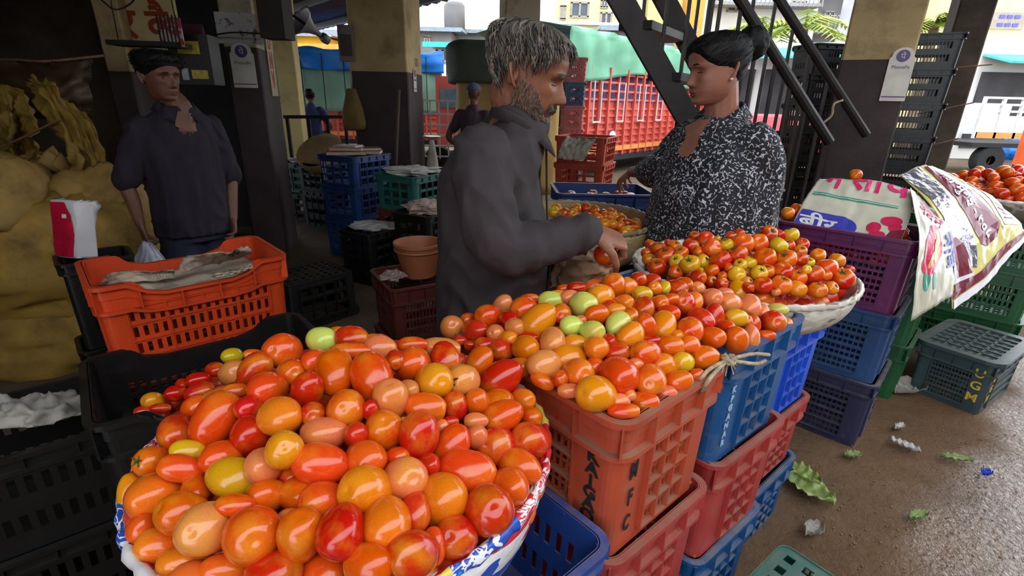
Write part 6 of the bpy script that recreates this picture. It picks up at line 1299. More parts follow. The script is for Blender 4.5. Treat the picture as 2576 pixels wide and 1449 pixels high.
for k in range(4): g.tube([bc - bd * .05 + Vector((0, 0, .0)), bc + bd * .0, bc + bd * .05], [.03, .062 - .003 * k, .03], 18)
g.sphere(bc, (.06, .06, .062), 20, 14); o = chil(remesh(g, 'hair_bun', M_hb, .006, 3, None, lambda co, n_: .006 * noise.noise(co * 60)), pw)
strands('hair_strands', HM2, mskw, thw, [M_hb, M_hg3], pw, 500, .35, 2, lambda a, z: (-1.2 * (1 if cos(a) > 0 else -1), .3), .001, .006, .15)
for s_ in (-1, 1):
    chil(G().tube(line_on(HM2, [(radians(90 + s_ * q), .588 + .012 * sin((q - 8) / 22 * pi)) for q in range(8, 32, 4)], .006), [.0015, .0025, .0028, .0025, .002, .001], 5).obj('eyebrow', M_hb, None, True), pw); chil(G().tube(line_on(HM2, [(radians(90 + s_ * q), .482 - .006 * sin((q - 12) / 16 * pi)) for q in range(12, 30, 3)], .008), .0014, 5).obj('eyelash', M_hb, None, True), pw)
    chil(G().sphere(HM2 @ Vector((s_ * .36, -.03, .335)), .0065, 10, 8).obj('earring', mat('pearl', S(216, 206, 190), .25), None, True), pw)
for z_, r_ in ((.220, .0042), (.174, .005)): chil(G().tube(line_on(HM2, [(radians(q), z_ - .00012 * (q - 90) ** 2 * (1 if z_ > .2 else -1) * .3) for q in range(74, 108, 4)], .0), [r_ * k for k in (.3, .7, .95, 1, 1, 1, .95, .7, .3)], 8).obj('lip', mat('lips_rose', S(128, 62, 58), .45), None, True), pw)
chil(G().tube(line_on(HM2, [(radians(q), .197) for q in range(74, 108, 4)], .006), .0022, 5).obj('mouth_line', mat('lip_line', S(70, 34, 30), .6), None, True), pw)
g = G(); torso(g, [(c0 + Vector((.0, 0, .72)), .25, .27), (c0 + Vector((0, 0, .9)), .245, .265), (c0 + Vector((0, 0, 1.05)), .235, .255), (c0 + Vector((0, 0, 1.2)), .215, .24), (c0 + Vector((-.01, 0, 1.32)), .16, .22), (c0 + Vector((-.015, -.0, 1.41)), .11, .155), (c0 + Vector((-.02, -.01, 1.45)), .088, .1)], HW)
limb(g, [WLS, (WLS + WLE) / 2 + Vector((.01, 0, 0)), WLE, (WLE + WLW) / 2, WLW], [.082, .085, .082, .072, .066]); limb(g, [WRS, (WRS + WRE) / 2, WRE, (WRE * .5 + WRW * .5)], [.08, .08, .075, .062])
bl = remesh(g, 'blouse', M_bl, .0085, 5, None, folds(.012, 5, 9, (1, 1, .35))); chil(bl, pw)
vb = c0 + fW * .225 + Vector((-.01, 0, 1.24)); q1, q2 = HM2 @ Vector((.17, .05, .02)), HM2 @ Vector((-.2, .02, -.02))
def onblouse(p):
    ok, loc, nn, _ = bl.closest_point_on_mesh(bl.matrix_world.inverted() @ Vector(p)); return loc, nn
g = G(); rows = []
for i in range(13):
    t_ = i / 12; c = (c0 + fW * .09 + Vector((0, 0, 1.48))) * (1 - t_) + (c0 + fW * .2 + lW * .02 + Vector((0, 0, 1.325))) * t_; hw = .08 * (1 - t_) + .002
    r = []
    for j in range(7): q, nn = onblouse(c + fW * .12 * (1 - t_ * .3) + lW * (hw * (j / 3 - 1))); r.append(q + nn * .009)
    rows.append(r)
g.add([p for r in rows for p in r], [(i * 7 + j, i * 7 + j + 1, (i + 1) * 7 + j + 1, (i + 1) * 7 + j) for i in range(12) for j in range(6)]); chil(g.obj('neckline_skin', sk2, None, True), pw)
collar('collar', M_bl, pw, (c0.x - .03, c0.y - .01, 1.448), HW, .092, .09, .035, .03, .045, 120, .03)
g = G(); torso(g, [(c0 + Vector((0, 0, .04)), .2, .22), (c0 + Vector((0, 0, .5)), .2, .23), (c0 + Vector((0, 0, .86)), .2, .24)], HW); chil(remesh(g, 'skirt', M_trou, .014, 3, None, folds(.01, 2, 7, (1, 1, .1))), pw)
# ---- the young man at the left
py_ = thing('person', 'young man in a dark purple-black shirt carrying a plastic bag, left', 'person', (-1.80, 2.78, 0))
sk3 = skin('skin_young', (106, 66, 48), (84, 50, 36)); HY = -38
HM3 = headmat(P3(404, 198, 2.78), -26, 6, 0, .24); g = G(); add_head(g, HM3, -.3, 1.0)
c1 = Vector((-1.80, 2.82, 0)); fY, lY = dirv(HY), dirv(HY + 90); nb = c1 + fY * .03 + Vector((.02, 0, 1.39)); limb(g, [nb + Vector((0, 0, -.08)), nb + Vector((0, 0, .04)), HM3 @ Vector((0, -.1, .2)), HM3 @ Vector((0, -.08, .4))], [.085, .058, .055, .056])
torso(g, [(c1 + Vector((0, 0, .84)), .09, .14), (c1 + Vector((0, 0, 1.05)), .09, .135), (c1 + Vector((0, 0, 1.22)), .1, .155), (c1 + Vector((0, 0, 1.36)), .07, .11)], HY)
YR, YL = c1 - lY * .165 + Vector((0, 0, 1.32)), c1 + lY * .165 + Vector((0, 0, 1.32)); YRE, YRW = P3(318, 455, 2.62), P3(352, 562, 2.6); YLE, YLW = YL + Vector((.05, .03, -.27)), YL + fY * .1 + Vector((.0, .0, -.5))
for s_, e_, w_ in ((YR, YRE, YRW), (YL, YLE, YLW)): limb(g, [s_, (s_ + e_) / 2, e_, (e_ + w_) / 2, w_], [.052, .045, .038, .034, .024])
hv = P3(366, 602, 2.6) - YRW; hand(g, YRW + hv.normalized() * .01, hv, (-.6, -.7, 0), (38, 55, 35), 3, 25, .95, 1); hand(g, YLW, YLW - YLE, (.5, .5, 0), (25, 30, 20), 3, 25, .95, -1)
for s_ in (-1, 1): q = c1 + lY * s_ * .09; limb(g, [q + Vector((0, 0, .9)), q + Vector((0, 0, .48)), q + Vector((0, 0, .08))], [.085, .058, .04]); limb(g, [q + Vector((0, 0, .04)), q + fY * .15 + Vector((0, 0, .03))], [.035, .03])
chil(remesh(g, 'body', sk3, .004, 1), py_)
thy = lambda a, z: .03 + .15 * ex((z - 1.0) / .3); mky = lambda a, z: (z - ip(math.degrees(a) % 360, [(0, .52), (25, .58), (48, .70), (70, .77), (90, .79), (110, .77), (132, .70), (155, .58), (180, .52), (205, .36), (270, .3), (335, .36), (360, .52)])) * 7
hair_cap('hair', HM3, mky, thy, M_hb, py_, 7, .35); strands('hair_strands', HM3, mky, thy, [M_hb, M_hg3], py_, 500, .25, 3, lambda a, z: (.3, .2), .0014, .03, .4)
for s_ in (-1, 1):
    chil(G().sphere(HM3 @ (hpoint(radians(90 - s_ * 20), .492, 0, True) + Vector((0, -.022, 0))), .0085, 12, 8).obj('eye', M_eb, None, True), py_); chil(G().tube(line_on(HM3, [(radians(90 + s_ * q), .585) for q in range(8, 32, 4)], .006), .0024, 5).obj('eyebrow', M_hb, None, True), py_)
chil(G().tube(line_on(HM3, [(radians(q), .197) for q in range(74, 108, 4)], .006), .0018, 5).obj('mouth_line', mat('lip_line', S(70, 34, 30), .6), None, True), py_)
M_ys = mat('young_shirt', S(28, 20, 32), .85, var=.3, scale=12, stretch=(3, 3, .4))
g = G(); torso(g, [(c1 + Vector((0, 0, .76)), .14, .2), (c1 + Vector((0, 0, .95)), .135, .19), (c1 + Vector((0, 0, 1.12)), .13, .19), (c1 + Vector((0, 0, 1.26)), .13, .19), (c1 + Vector((.01, 0, 1.36)), .1, .15), (c1 + fY * .02 + Vector((.01, 0, 1.405)), .08, .095), (c1 + fY * .02 + Vector((.01, 0, 1.425)), .072, .078)], HY)
limb(g, [YR, (YR + YRE) / 2, YRE + (YRE - YR) * -.02], [.062, .064, .06]); limb(g, [YL, (YL + YLE) / 2, YLE], [.062, .064, .06])
ysh = remesh(g, 'shirt', M_ys, .008, 4, None, folds(.01, 8, 11)); chil(ysh, py_); bl = ysh
g = G(); rows = []
for i in range(10):
    t_ = i / 9; c = (c1 + fY * .07 + Vector((.01, 0, 1.41))) * (1 - t_) + (c1 + fY * .13 + Vector((0, 0, 1.27))) * t_; hw = .045 * (1 - t_) ** .7 + .002; r = []
    for j in range(7): q, nn = onblouse(c + fY * .1 + lY * (hw * (j / 3 - 1))); r.append(q + nn * .003)
    rows.append(r)
g.add([p for r in rows for p in r], [(i * 7 + j, i * 7 + j + 1, (i + 1) * 7 + j + 1, (i + 1) * 7 + j) for i in range(9) for j in range(6)]); chil(g.obj('open_neck', sk3, None, True), py_)
collar('collar', M_ys, py_, c1 + fY * .02 + Vector((.01, 0, 1.412)), HY, .078, .08, .04, .03, .045, 55, .02)
g = G(); torso(g, [(c1 + Vector((0, 0, .72)), .12, .17), (c1 + Vector((0, 0, .88)), .115, .165)], HY)
for s_ in (-1, 1): q = c1 + lY * s_ * .09; limb(g, [q + Vector((0, 0, .82)), q + Vector((0, 0, .46)), q + Vector((0, 0, .1))], [.105, .08, .07])
chil(remesh(g, 'trousers', mat('navy_trousers', S(30, 32, 52), .9), .01, 3), py_)
hp = P3(366, 606, 2.58); fb3 = net([[hp + Vector((-.13, 0, -.3)), hp + Vector((0, -.06, -.32)), hp + Vector((.12, 0, -.3))], [hp + Vector((-.11, 0, -.14)), hp + Vector((0, -.05, -.14)), hp + Vector((.09, 0, -.14))], [hp + Vector((-.012, 0, .0)), hp + Vector((0, -.012, 0)), hp + Vector((.016, 0, 0))]], .012, 7, 6)
t = thing('carrier_bag', 'thin white plastic bag hanging from the hand of the young man', 'bag', hp); M_wb = mat('white_bag', S(176, 176, 190), .35, var=.1, bump=.3, bscale=20); g = G(); g.surf(fb3, 20, 20, .002); chil(g.obj('front_side', M_wb, None, True), t); g = G(); g.surf(lambda a, b: fb3(a, b) + Vector((0, .1 * sin(pi * a) * (1 - b) + .012, 0)), 20, 20, .002); chil(g.obj('back_side', M_wb, None, True), t)
# ---- distant figures
def far_person(label, base, heading, hgt, shirt, trous, hairm, sk_, pose='stand', cap_=None):
    t = thing('person', label, 'person', base); k = hgt / 1.7; f, l = dirv(heading), dirv(heading + 90); B = Vector(base); Z = Vector((0, 0, 1)); g = G(); gs = G(); gt = G()
    hip = B + Z * .88 * k
    ch = (B + Z * 1.3 * k) if pose == 'stand' else hip + f * .38 * k + Z * .22 * k
    up = (ch - hip).normalized(); hc = ch + up * .27 * k + (f * .02); HMf = headmat(hc, heading, 5 if pose == 'stand' else 50, 0, .225 * k); add_head(g, HMf); limb(g, [ch + up * .06 * k, hc - up * .05 * k], [.055 * k, .05 * k])
    limb(g, [hip, (hip + ch) / 2, ch], [.12 * k, .12 * k, .12 * k], flat=1); limb(gs, [hip - up * .04, (hip + ch) / 2, ch, ch + up * .08 * k], [.155 * k, .15 * k, .16 * k, .09 * k])
    for s_ in (-1, 1):
        sh = ch + l * s_ * .17 * k + up * .02; el = sh + ((-Z * .24 + l * s_ * .14 - f * .05) if pose == 'stand' else (-Z * .26 + f * .06)) * k; wr = el + ((-Z * .12 - l * s_ * .12 + f * .08) if pose == 'stand' else (-Z * .24)) * k
        limb(g, [sh, el, wr], [.05 * k, .04 * k, .028 * k]); hand(g, wr, wr - el, f, (20, 25, 20), 3, 25, k, s_); limb(gs, [ch + l * s_ * .12 * k, sh, sh * .4 + el * .6], [.08 * k, .075 * k, .062 * k])
        hp_ = hip + l * s_ * .09 * k; kn = B + l * s_ * .11 * k + Z * .46 * k + f * .03; an = B + l * s_ * .12 * k + Z * .07; limb(g, [hp_, kn, an], [.09 * k, .06 * k, .04 * k]); limb(g, [an - Z * .03, an - Z * .03 + f * .14 * k], [.035 * k, .03 * k]); limb(gt, [hp_ + Z * .05, kn, an + Z * .04], [.11 * k, .082 * k, .068 * k])
    chil(remesh(g, 'body', sk_, .009, 1), t); chil(remesh(gs, 'shirt', shirt, .014, 3, None, folds(.008, 1, 7)), t); chil(remesh(gt, 'trousers', trous, .014, 3), t)
    if cap_:
        g = G(); g.loft([[HMf @ hpoint(2 * pi * j / 40, z, .03, False) for j in range(40)] for z in [.6 + .399 * i / 16 for i in range(17)]]); chil(g.obj('cap', cap_, None, True), t)
    else: hair_cap('hair', HMf, mky, lambda a, z: .05, hairm, t, 2, .2)
    return t
q = aty(785, 300, 9.0); far_person('boy in a navy shirt seen from behind by the railing', (q.x, q.y, 0), 100, 1.6, mat('navy_shirt', S(44, 52, 104), .85), mat('jeans', S(60, 80, 120), .9), M_hb, sk3)
q = aty(1190, 250, 6.4); far_person('man in a slate knitted cap behind the shoulder of seller', (q.x, q.y, 0), 70, 1.68, mat('plum_shirt', S(64, 46, 58), .85), M_trou, M_hb, sk3, 'stand', mat('slate_cap', S(74, 74, 104), .9))
q = atz(2478, 408, 0); far_person('worker in a blue shirt bending over bags on the road', (q.x, q.y, 0), 60, 1.7, mat('blue_shirt', S(80, 120, 160), .85), mat('khaki', S(96, 92, 78), .9), M_hb, sk3, 'bend')
# ---------------------------------------------------------------- beyond the shed: trucks, shops, houses, palms
M_tr = mat('truck_red', S(196, 84, 70), .6, var=.12, scale=3); M_tro = mat('truck_orange', S(214, 140, 66), .6); M_tw = mat('truck_white', S(206, 206, 206), .5); M_tg = mat('tarp_green', S(96, 160, 126), .55, var=.2, scale=2, bump=.5, bscale=3); M_tg2 = mat('tarp_sage', S(110, 146, 126), .6, var=.12, scale=2, bump=.3, bscale=2)
M_tb = mat('tarp_blue', S(22, 108, 190), .45, var=.2, scale=3, bump=.5, bscale=4); M_tyre = mat('tyre', S(26, 26, 28), .8); M_blu = mat('blue_drum', S(70, 110, 180), .5); M_load = mat('load_blue', S(90, 96, 150), .7, var=.4, scale=4)
def onbox(t, name, m, boxes, rot=None):
    g = G()
    for c, d in boxes: g.box(c, d, rot)
    return g.obj(name, m, t)
def wheel(t, x, y, r=.45):
    o = G().lathe([(r * .3, -.12), (r * .92, -.13), (r, -.08), (r, .08), (r * .92, .13), (r * .3, .12)], 28).obj('wheel', M_tyre, t); o.rotation_euler = (pi / 2, 0, 0); o.location = (x, y, r)
    q = G().lathe([(.001, -.14), (r * .5, -.14), (r * .55, -.1)], 20).obj('hub', M_tro, o); return o
def truck(label, A, B, z0, z1, zr, zt, tarp, drape, W=2.2, wheels=True, stripe=True, load=True):
    A, B = Vector((A.x, A.y, 0)), Vector((B.x, B.y, 0)); L = (B - A).length; t = thing('truck', label, 'truck', A, math.atan2((B - A).y, (B - A).x))
    n = max(4, int(L / .36)); st_ = L / n
    onbox(t, 'side_panel', M_tr, [((L / 2, .06, (z0 + z1) / 2), (L, .04, z1 - z0))])
    for i in range(n + 1): onbox(t, 'upright', M_tr, [((i * st_, .0, (z0 + zr) / 2), (.05, .08, zr - z0))])
    k = int((z1 - z0) / .13)
    for i in range(1, k): onbox(t, 'slat', M_tr, [((L / 2, .025, z0 + i * (z1 - z0) / k), (L, .035, .045))])
    if load:
        for i in range(4): onbox(t, 'rail', M_tr, [((L / 2, .01, z1 + (i + .3) * (zr - z1) / 4), (L, .04, .04))])
        onbox(t, 'load', M_load, [((L / 2, W / 2 + .1, (z1 + zr) / 2), (L - .1, W - .3, zr - z1))])
    onbox(t, 'bed', M_tyre, [((L / 2, W / 2, z0 - .06), (L, W, .12))]); onbox(t, 'far_side', M_tr, [((L / 2, W, (z0 + z1) / 2), (L, .05, z1 - z0))])
    if stripe: onbox(t, 'stripe', M_tro, [((L / 2, -.012, z0 + .14), (L, .05, .1))])
    def tf(a, b):
        s_ = 5 * b; x = -.05 + (L + .1) * a; w_ = .05 * noise.noise(Vector((x * 1.6, b * 4, zt))) + .03 * sin(x * 9 + b * 3)
        sag = drape * (.5 + .5 * sin(a * 2 * pi * 1.4 + 1)) 
        if b < .5: q = b / .5; return Vector((x, -.06 + w_, (zr - .08 - sag * .6) * (1 - q) + zt * q))
        q = (b - .5) / .5; return Vector((x, -.06 + (W + .1) * q, zt + .12 * sin(q * pi) + w_))
    g = G(); g.surf(tf, 60, 26, .01); g.obj('tarpaulin', tarp, t, True)
    if wheels:
        for x in (.7, L - 1.1): wheel(t, x, .2, z0 * .95)
    return t, L
mt, Lm = truck('red open-sided truck under a green tarpaulin beyond the staircase', P3(1425, 250, 10.0), P3(1770, 250, 15.2), .42, 1.5, 2.15, 2.72, M_tg, .35)
for i in range(4): onbox(mt, 'hook_rail', M_tw, [((1.0 + i * .95, -.06, 1.12), (.3, .03, .025)), ((.86 + i * .95, -.06, 1.5), (.02, .02, .76)), ((1.14 + i * .95, -.06, 1.5), (.02, .02, .76))])
o = G().lathe([(.001, 0), (.15, 0), (.15, .012), (.001, .012)], 24).obj('round_badge', M_tw, mt); o.rotation_euler = (pi / 2, 0, 0); o.location = (1.75, -.03, .78)
lt, Ll = truck('truck with blue and sage tarpaulins, red side below, beyond the railing', P3(728, 250, 13.5), P3(1108, 250, 14.0), .45, 1.15, 1.2, 2.45, M_tg2, .02, load=False)
def bt(a, b): x = -.1 + (Ll + .2) * a; w_ = .04 * noise.noise(Vector((x * 2, b * 5, 3))) + .025 * sin(x * 6 + b * 8); return Vector((x, -.14 + w_, 2.08 + .46 * b / .5)) if b < .5 else Vector((x, -.14 + 2.5 * (b - .5) / .5, 2.56 + w_))
g = G(); g.surf(bt, 60, 20, .01); g.obj('blue_tarpaulin', M_tb, lt, True)
for k in range(9): onbox(lt, 'tarp_rope', M_tyre, [((.4 + k * .5, -.16, 1.8), (.02, .02, 1.3))])
# white lattice truck with red cab
A = P3(1062, 330, 10.5); t = thing('truck', 'white lattice-sided small truck with a red cab behind it', 'truck', (A.x, A.y, 0), radians(4))
for i in range(9): onbox(t, 'post', M_tw, [((i * .17, 0, .9), (.03, .03, 1.1))])
for z in (.4, .6, .8, 1.0, 1.2, 1.45): onbox(t, 'cross_rail', M_tw, [((.68, 0, z), (1.4, .035, .03))])
onbox(t, 'bed', M_tyre, [((.7, .8, .33), (1.5, 1.6, .08))]); onbox(t, 'cab', M_tr, [((.62, 1.9, 1.2), (.9, .8, 1.5))]); onbox(t, 'windscreen', mat('dark_glass', S(96, 116, 122), .1), [((.62, 1.49, 1.5), (.7, .03, .4))]); wheel(t, .3, .15, .3); wheel(t, 1.2, .15, .3)
# tarp-covered load
p = P3(1145, 380, 8.6); q = P3(1150, 98, 8.6); t = thing('covered_cart', 'tall load wrapped in a brown sheet with dark green cover, behind seller', 'cart', (p.x, p.y, 0), radians(2))
def rbx(g, w_, d_, z0, z1, r, amp=.02, n=12):
    rings = []
    for i in range(n + 1):
        z = z0 + (z1 - z0) * i / n; k = 1 - .12 * max(0, (i / n - .8) / .2) ** 2
        rings.append([Vector((x * k * (1 + amp * noise.noise(Vector((x * 3, z * 2, y * 3)))) + w_ / 2, y * k + d_ / 2 + amp * 2 * noise.noise(Vector((x * 5, z * 3, 1))), z)) for x, y in rrect(w_, d_, r, 6)])
    return g.loft(rings)
rbx(G(), 1.7, 1.4, .0, q.z - .3, .2, .04).obj('wrapped_load', mat('brown_sheet', S(150, 118, 60), .7, var=.25, scale=3, bump=.4, bscale=5), t, True)
o = rbx(G(), 1.9, 1.6, q.z - .62, q.z, .25, .03).obj('cover', mat('cover_dkgreen', S(52, 58, 46), .7, var=.2), t, True); o.location = (-.12, -.1, 0)
# stall umbrella/scale dish by the seller's back
p = P3(1086, 345, 4.9); t = thing('weighing_scale', 'pale dish scale standing behind the shoulder of the seller', 'scale', (p.x, p.y, p.z - .3)); G().lathe([(.02, .28), (.08, .3), (.085, .31), (.02, .3)], 20).obj('dish', mat('dish_grey', S(150, 144, 140), .3, metal=.5), t, True); G().lathe([(.06, 0), (.05, .1), (.02, .28)], 16).obj('stand', M_gpaper, t, True)
crate('dark crate under the pale dish scale', p.x, p.y, .36, 62, 'black', 'coarse', h=p.z - .66, L=.4, W=.3); crate('dark crate on floor under the scale', p.x, p.y, 0, 62, 'black', 'coarse', h=.36, L=.4, W=.3)
# buildings
def bldg(label, u0, u1, v0, y, m, wins=(), depth=5, y1=None, zb=0, extra=None):
    a, b = aty(u0, v0, y), aty(u1, v0, y1 or y); zt = max(a.z, b.z); d = Vector((b.x - a.x, b.y - a.y, 0)); L = d.length; t = thing('building', label, 'building', (a.x, a.y, 0), math.atan2(d.y, d.x))
    onbox(t, 'wall', m, [((L / 2, depth / 2, (zt + zb) / 2), (L, depth, zt - zb))])
    for (u, v, wd, hh) in wins:
        r = ray(u, v); n_ = Vector((-d.y, d.x, 0)).normalized(); k = (a - EYE).dot(n_) / r.dot(n_); p = EYE + r * k; x = (p - a).dot(d.normalized()); w_, h_ = wd * k / F * 1.0, hh * k / F
        f_ = onbox(t, 'window', M_wf, [((x, -.03, p.z + s_ * h_ / 2), (w_ + .1, .12, .08)) for s_ in (-1, 1)] + [((x + s_ * w_ / 2, -.03, p.z), (.08, .12, h_)) for s_ in (-1, 0, 1)])
        [onbox(f_, 'pane', M_wg, [((x + s_ * w_ / 4, -.005, p.z), (w_ / 2 - .08, .02, h_ - .08))]) for s_ in (-1, 1)]
    return t, L, zt
M_wf = mat('window_frame', S(150, 140, 130), .7); M_wg = mat('window_glass', S(64, 74, 84), .15)
Mc = dict(cream=mat('b_cream', S(222, 204, 150), .9, var=.1, scale=1), yel=mat('b_yellow', S(232, 176, 40), .9, var=.12, scale=1), wht=mat('b_white', S(214, 212, 206), .9, var=.1, scale=.6), gry=mat('b_grey', S(150, 150, 150), .9, var=.25, scale=.8), ash=mat('b_ash', S(176, 178, 182), .9, var=.2, scale=1), pink=mat('b_pink', S(210, 160, 150), .9), och=mat('b_ochre', S(206, 150, 70), .9), conc=mat('b_conc', S(120, 116, 116), .9, var=.3, scale=.7))
M_cyan = mat('awning_cyan', S(60, 186, 196), .6); M_blueaw = mat('awning_blue', S(30, 110, 190), .6); M_shop = mat('shop_shade', S(58, 54, 56), .8, var=.4, scale=1.5); M_tin = mat('tin_roof', S(132, 140, 150), .5, metal=.3, var=.2)  # dark shop colour stands in for the shade inside the openings
def flatroof(t, L, z, depth, over=.5, m=None, slope=.25): return G().bar((-over, -over, z), (L + over, -over, z), .1, .1).add([(-over, -over, z), (L + over, -over, z), (L + over, depth + over, z + slope), (-over, depth + over, z + slope), (-over, -over, z + .12), (L + over, -over, z + .12), (L + over, depth + over, z + .12 + slope), (-over, depth + over, z + .12 + slope)], [(0, 1, 2, 3), (4, 5, 6, 7), (0, 1, 5, 4), (1, 2, 6, 5), (2, 3, 7, 6), (3, 0, 4, 7)]).obj('roof', m or M_tin, t)
t, L, z = bldg('bright yellow house with a small window above the blue tarpaulin', 700, 815, 92, 24, Mc['yel'], [(756, 133, 9, 12)]); flatroof(t, L, z, 5)
t, L, z = bldg('low cream shed with a tin roof beside the yellow house', 768, 900, 124, 21, Mc['wht'], [(800, 140, 16, 8), (840, 142, 16, 8)]); flatroof(t, L, z, 4, .4, Mc['och'])
t, L, z = bldg('grey corrugated shed right of the yellow house', 812, 905, 86, 27, Mc['ash']); flatroof(t, L, z, 4)
t, L, z = bldg('grey two-storey shack with water tank, left of the covered load', 1040, 1135, 80, 25, Mc['conc'], [(1075, 100, 12, 14), (1110, 130, 26, 20)]); flatroof(t, L, z, 4)
o = G().lathe([(.001, 0), (.5, 0), (.5, 1.0), (.4, 1.15), (.001, 1.15)], 20).obj('water_tank', Mc['conc'], t, True); o.location = (1.6, 2, z + .3)
t, L, z = bldg('pale tin-roofed house behind the covered load', 1098, 1300, 88, 28, Mc['ash'], [(1130, 118, 20, 12), (1180, 116, 18, 14)]); flatroof(t, L, z, 4, .8)
t, L, z = bldg('small pale kiosk with glazed front left of the brown load', 1088, 1150, 118, 20, Mc['wht'], [(1115, 140, 30, 26)]); flatroof(t, L, z, 3, .3, M_cyan)
t, L, z = bldg('cream apartment house with two open windows above the green truck', 1405, 1640, -130, 24, Mc['cream'], [(1458, 25, 42, 32), (1524, 48, 26, 28), (1520, 10, 14, 16), (1416, 32, 10, 30)]); onbox(t, 'ledge', Mc['wht'], [((L / 2, -.1, 4.55), (L, .25, .1))])
onbox(t, 'door_hood', M_tin, [((L * .75, -.5, 4.0), (L * .4, 1.0, .06))])
t, L, z = bldg('low shed with tin roof in front of cream apartment house', 1545, 1700, 82, 21, Mc['gry']); flatroof(t, L, z, 4, .6)
t, L, z = bldg('yellow house with an ochre side behind the stair treads', 1640, 1745, -80, 27, Mc['cream'], [(1690, 18, 24, 16), (1700, 75, 20, 20)])
t, L, z = bldg('narrow ochre house behind the stair balusters', 1738, 1780, -30, 26, Mc['och'])
t, L, z = bldg('long white building with balconies beyond the handrails', 1778, 2075, -60, 30, Mc['wht'], [(1805, 8, 20, 14), (1850, 20, 40, 16), (1960, 10, 30, 14), (2010, 12, 30, 14)]); onbox(t, 'balcony', Mc['gry'], [((L * .5, -.5, 6.3), (L * .9, 1.0, .15)), ((L * .5, -1.0, 6.8), (L * .9, .06, .08))] + [((L * (.06 + .88 * i / 24), -1.0, 6.5), (.05, .05, .6)) for i in range(25)])
t, L, z = bldg('row of white shops under a cyan awning right of the woman', 1775, 2140, 112, 17, Mc['wht'], [], 4, 15.5)
a0 = P3(1890, 146, 16.4)
G().add([Vector((L * .25, -.1, 3.0)), Vector((L, -.1, 3.0)), Vector((L, -1.1, 2.72)), Vector((L * .25, -1.1, 2.72)), Vector((L * .25, -.1, 3.06)), Vector((L, -.1, 3.06)), Vector((L, -1.1, 2.78)), Vector((L * .25, -1.1, 2.78))], [(0, 1, 2, 3), (4, 5, 6, 7), (0, 1, 5, 4), (1, 2, 6, 5), (2, 3, 7, 6), (3, 0, 4, 7)]).obj('awning', M_cyan, t)
for i in range(3): onbox(t, 'opening_shade', M_shop, [((L * (.3 + .27 * i), -.02, 1.35), (L * .2, .08, 2.3))])  # flat dark panels painted in place of shaded shop openings
for k, (u, co, l) in enumerate(((1938, M_tr, 'red sack standing before the shop, left of two'), (1955, M_tr, 'red sack standing before the shop, right of two'), (1990, M_blu, 'blue drum before the shop beyond the handrail'))):
    p = aty(u, 300, 14.5); t = thing('drum' if k == 2 else 'sack', l, 'drum' if k == 2 else 'sack', (p.x, p.y, 0)); G().lathe([(.001, 0), (.26, 0), (.28, .2), (.28, .7), (.24, .85), (.001, .86)] if k == 2 else [(.001, 0), (.22, 0), (.26, .3), (.22, .6), (.08, .75), (.001, .76)], 18).obj('body', co, t, True)
p = aty(1990, 345, 12.5); t = thing('car', 'red car roof partly hidden behind the black crates', 'car', (p.x - .6, p.y, 0)); G().loft([[Vector((x, y, z)) for x, y in rrect(w_, d_, .3, 5)] for z, w_, d_ in ((.25, 3.4, 1.5), (.75, 3.5, 1.6), (.85, 3.3, 1.5), (1.25, 2.0, 1.2), (1.32, 1.6, 1.0))]).obj('body', mat('car_red', S(190, 40, 50), .3), t, True); wheel(t, -1.1, -.75, .3); wheel(t, 1.1, -.75, .3)
t, L, z = bldg('grey concrete block with stacked balconies behind the palms', 2040, 2200, -120, 34, Mc['conc'], [(2085, 40, 24, 18), (2120, 90, 20, 18)]); onbox(t, 'balcony', Mc['gry'], [((L / 2, -.6, 5.6 + 2.2 * i), (L, 1.2, .14)) for i in range(3)] + [((L / 2, -1.2, 6.4 + 2.2 * i), (L, .05, .06)) for i in range(3)] + [((L * j / 9, -1.2, 6 + 2.2 * i), (.05, .05, .9)) for i in range(3) for j in range(10)])
onbox(t, 'awning', M_blueaw, [((L * .5, -1.3, 8.2), (L * .55, 1.6, .1))], (radians(15), 0, 0)); onbox(t, 'air_conditioner', M_tw, [((L * .62, -1.3, 6.0), (.9, .4, .7))])
t, L, z = bldg('grey plank house seen between the two right pillars', 2330, 2450, -80, 22, Mc['ash'], [(2400, 60, 14, 30)])
for i in range(8): onbox(t, 'plank', Mc['gry'], [((L * (i + .5) / 8, -.04, 3), (.06, .06, 6))])
t, L, z = bldg('cream house at the far right edge with a blue grille', 2510, 2700, -140, 19, Mc['cream'], []); o = onbox(t, 'window', M_wf, [((1.05, -.03, 4.3), (1.1, .08, .5))]); [onbox(o, 'pane', mat('blue_grille', S(80, 80, 170), .5), [((.8 + .25 * i, -.08, 4.3 + .12 * j), (.18, .03, .1))]) for i in range(3) for j in (-1, 1)]
t, L, z = bldg('shop with cyan awning below the cream house at far right', 2480, 2720, 112, 17.5, Mc['wht'], [], 1.4); onbox(t, 'opening_shade', M_shop, [((L / 2, -.03, 1.5), (L * .9, .08, 2.3))]); onbox(t, 'awning', M_cyan, [((L / 2, -.55, 3.0), (L, 1.1, .06))], (radians(14), 0, 0))  # dark panel again paints the shade of the open shop
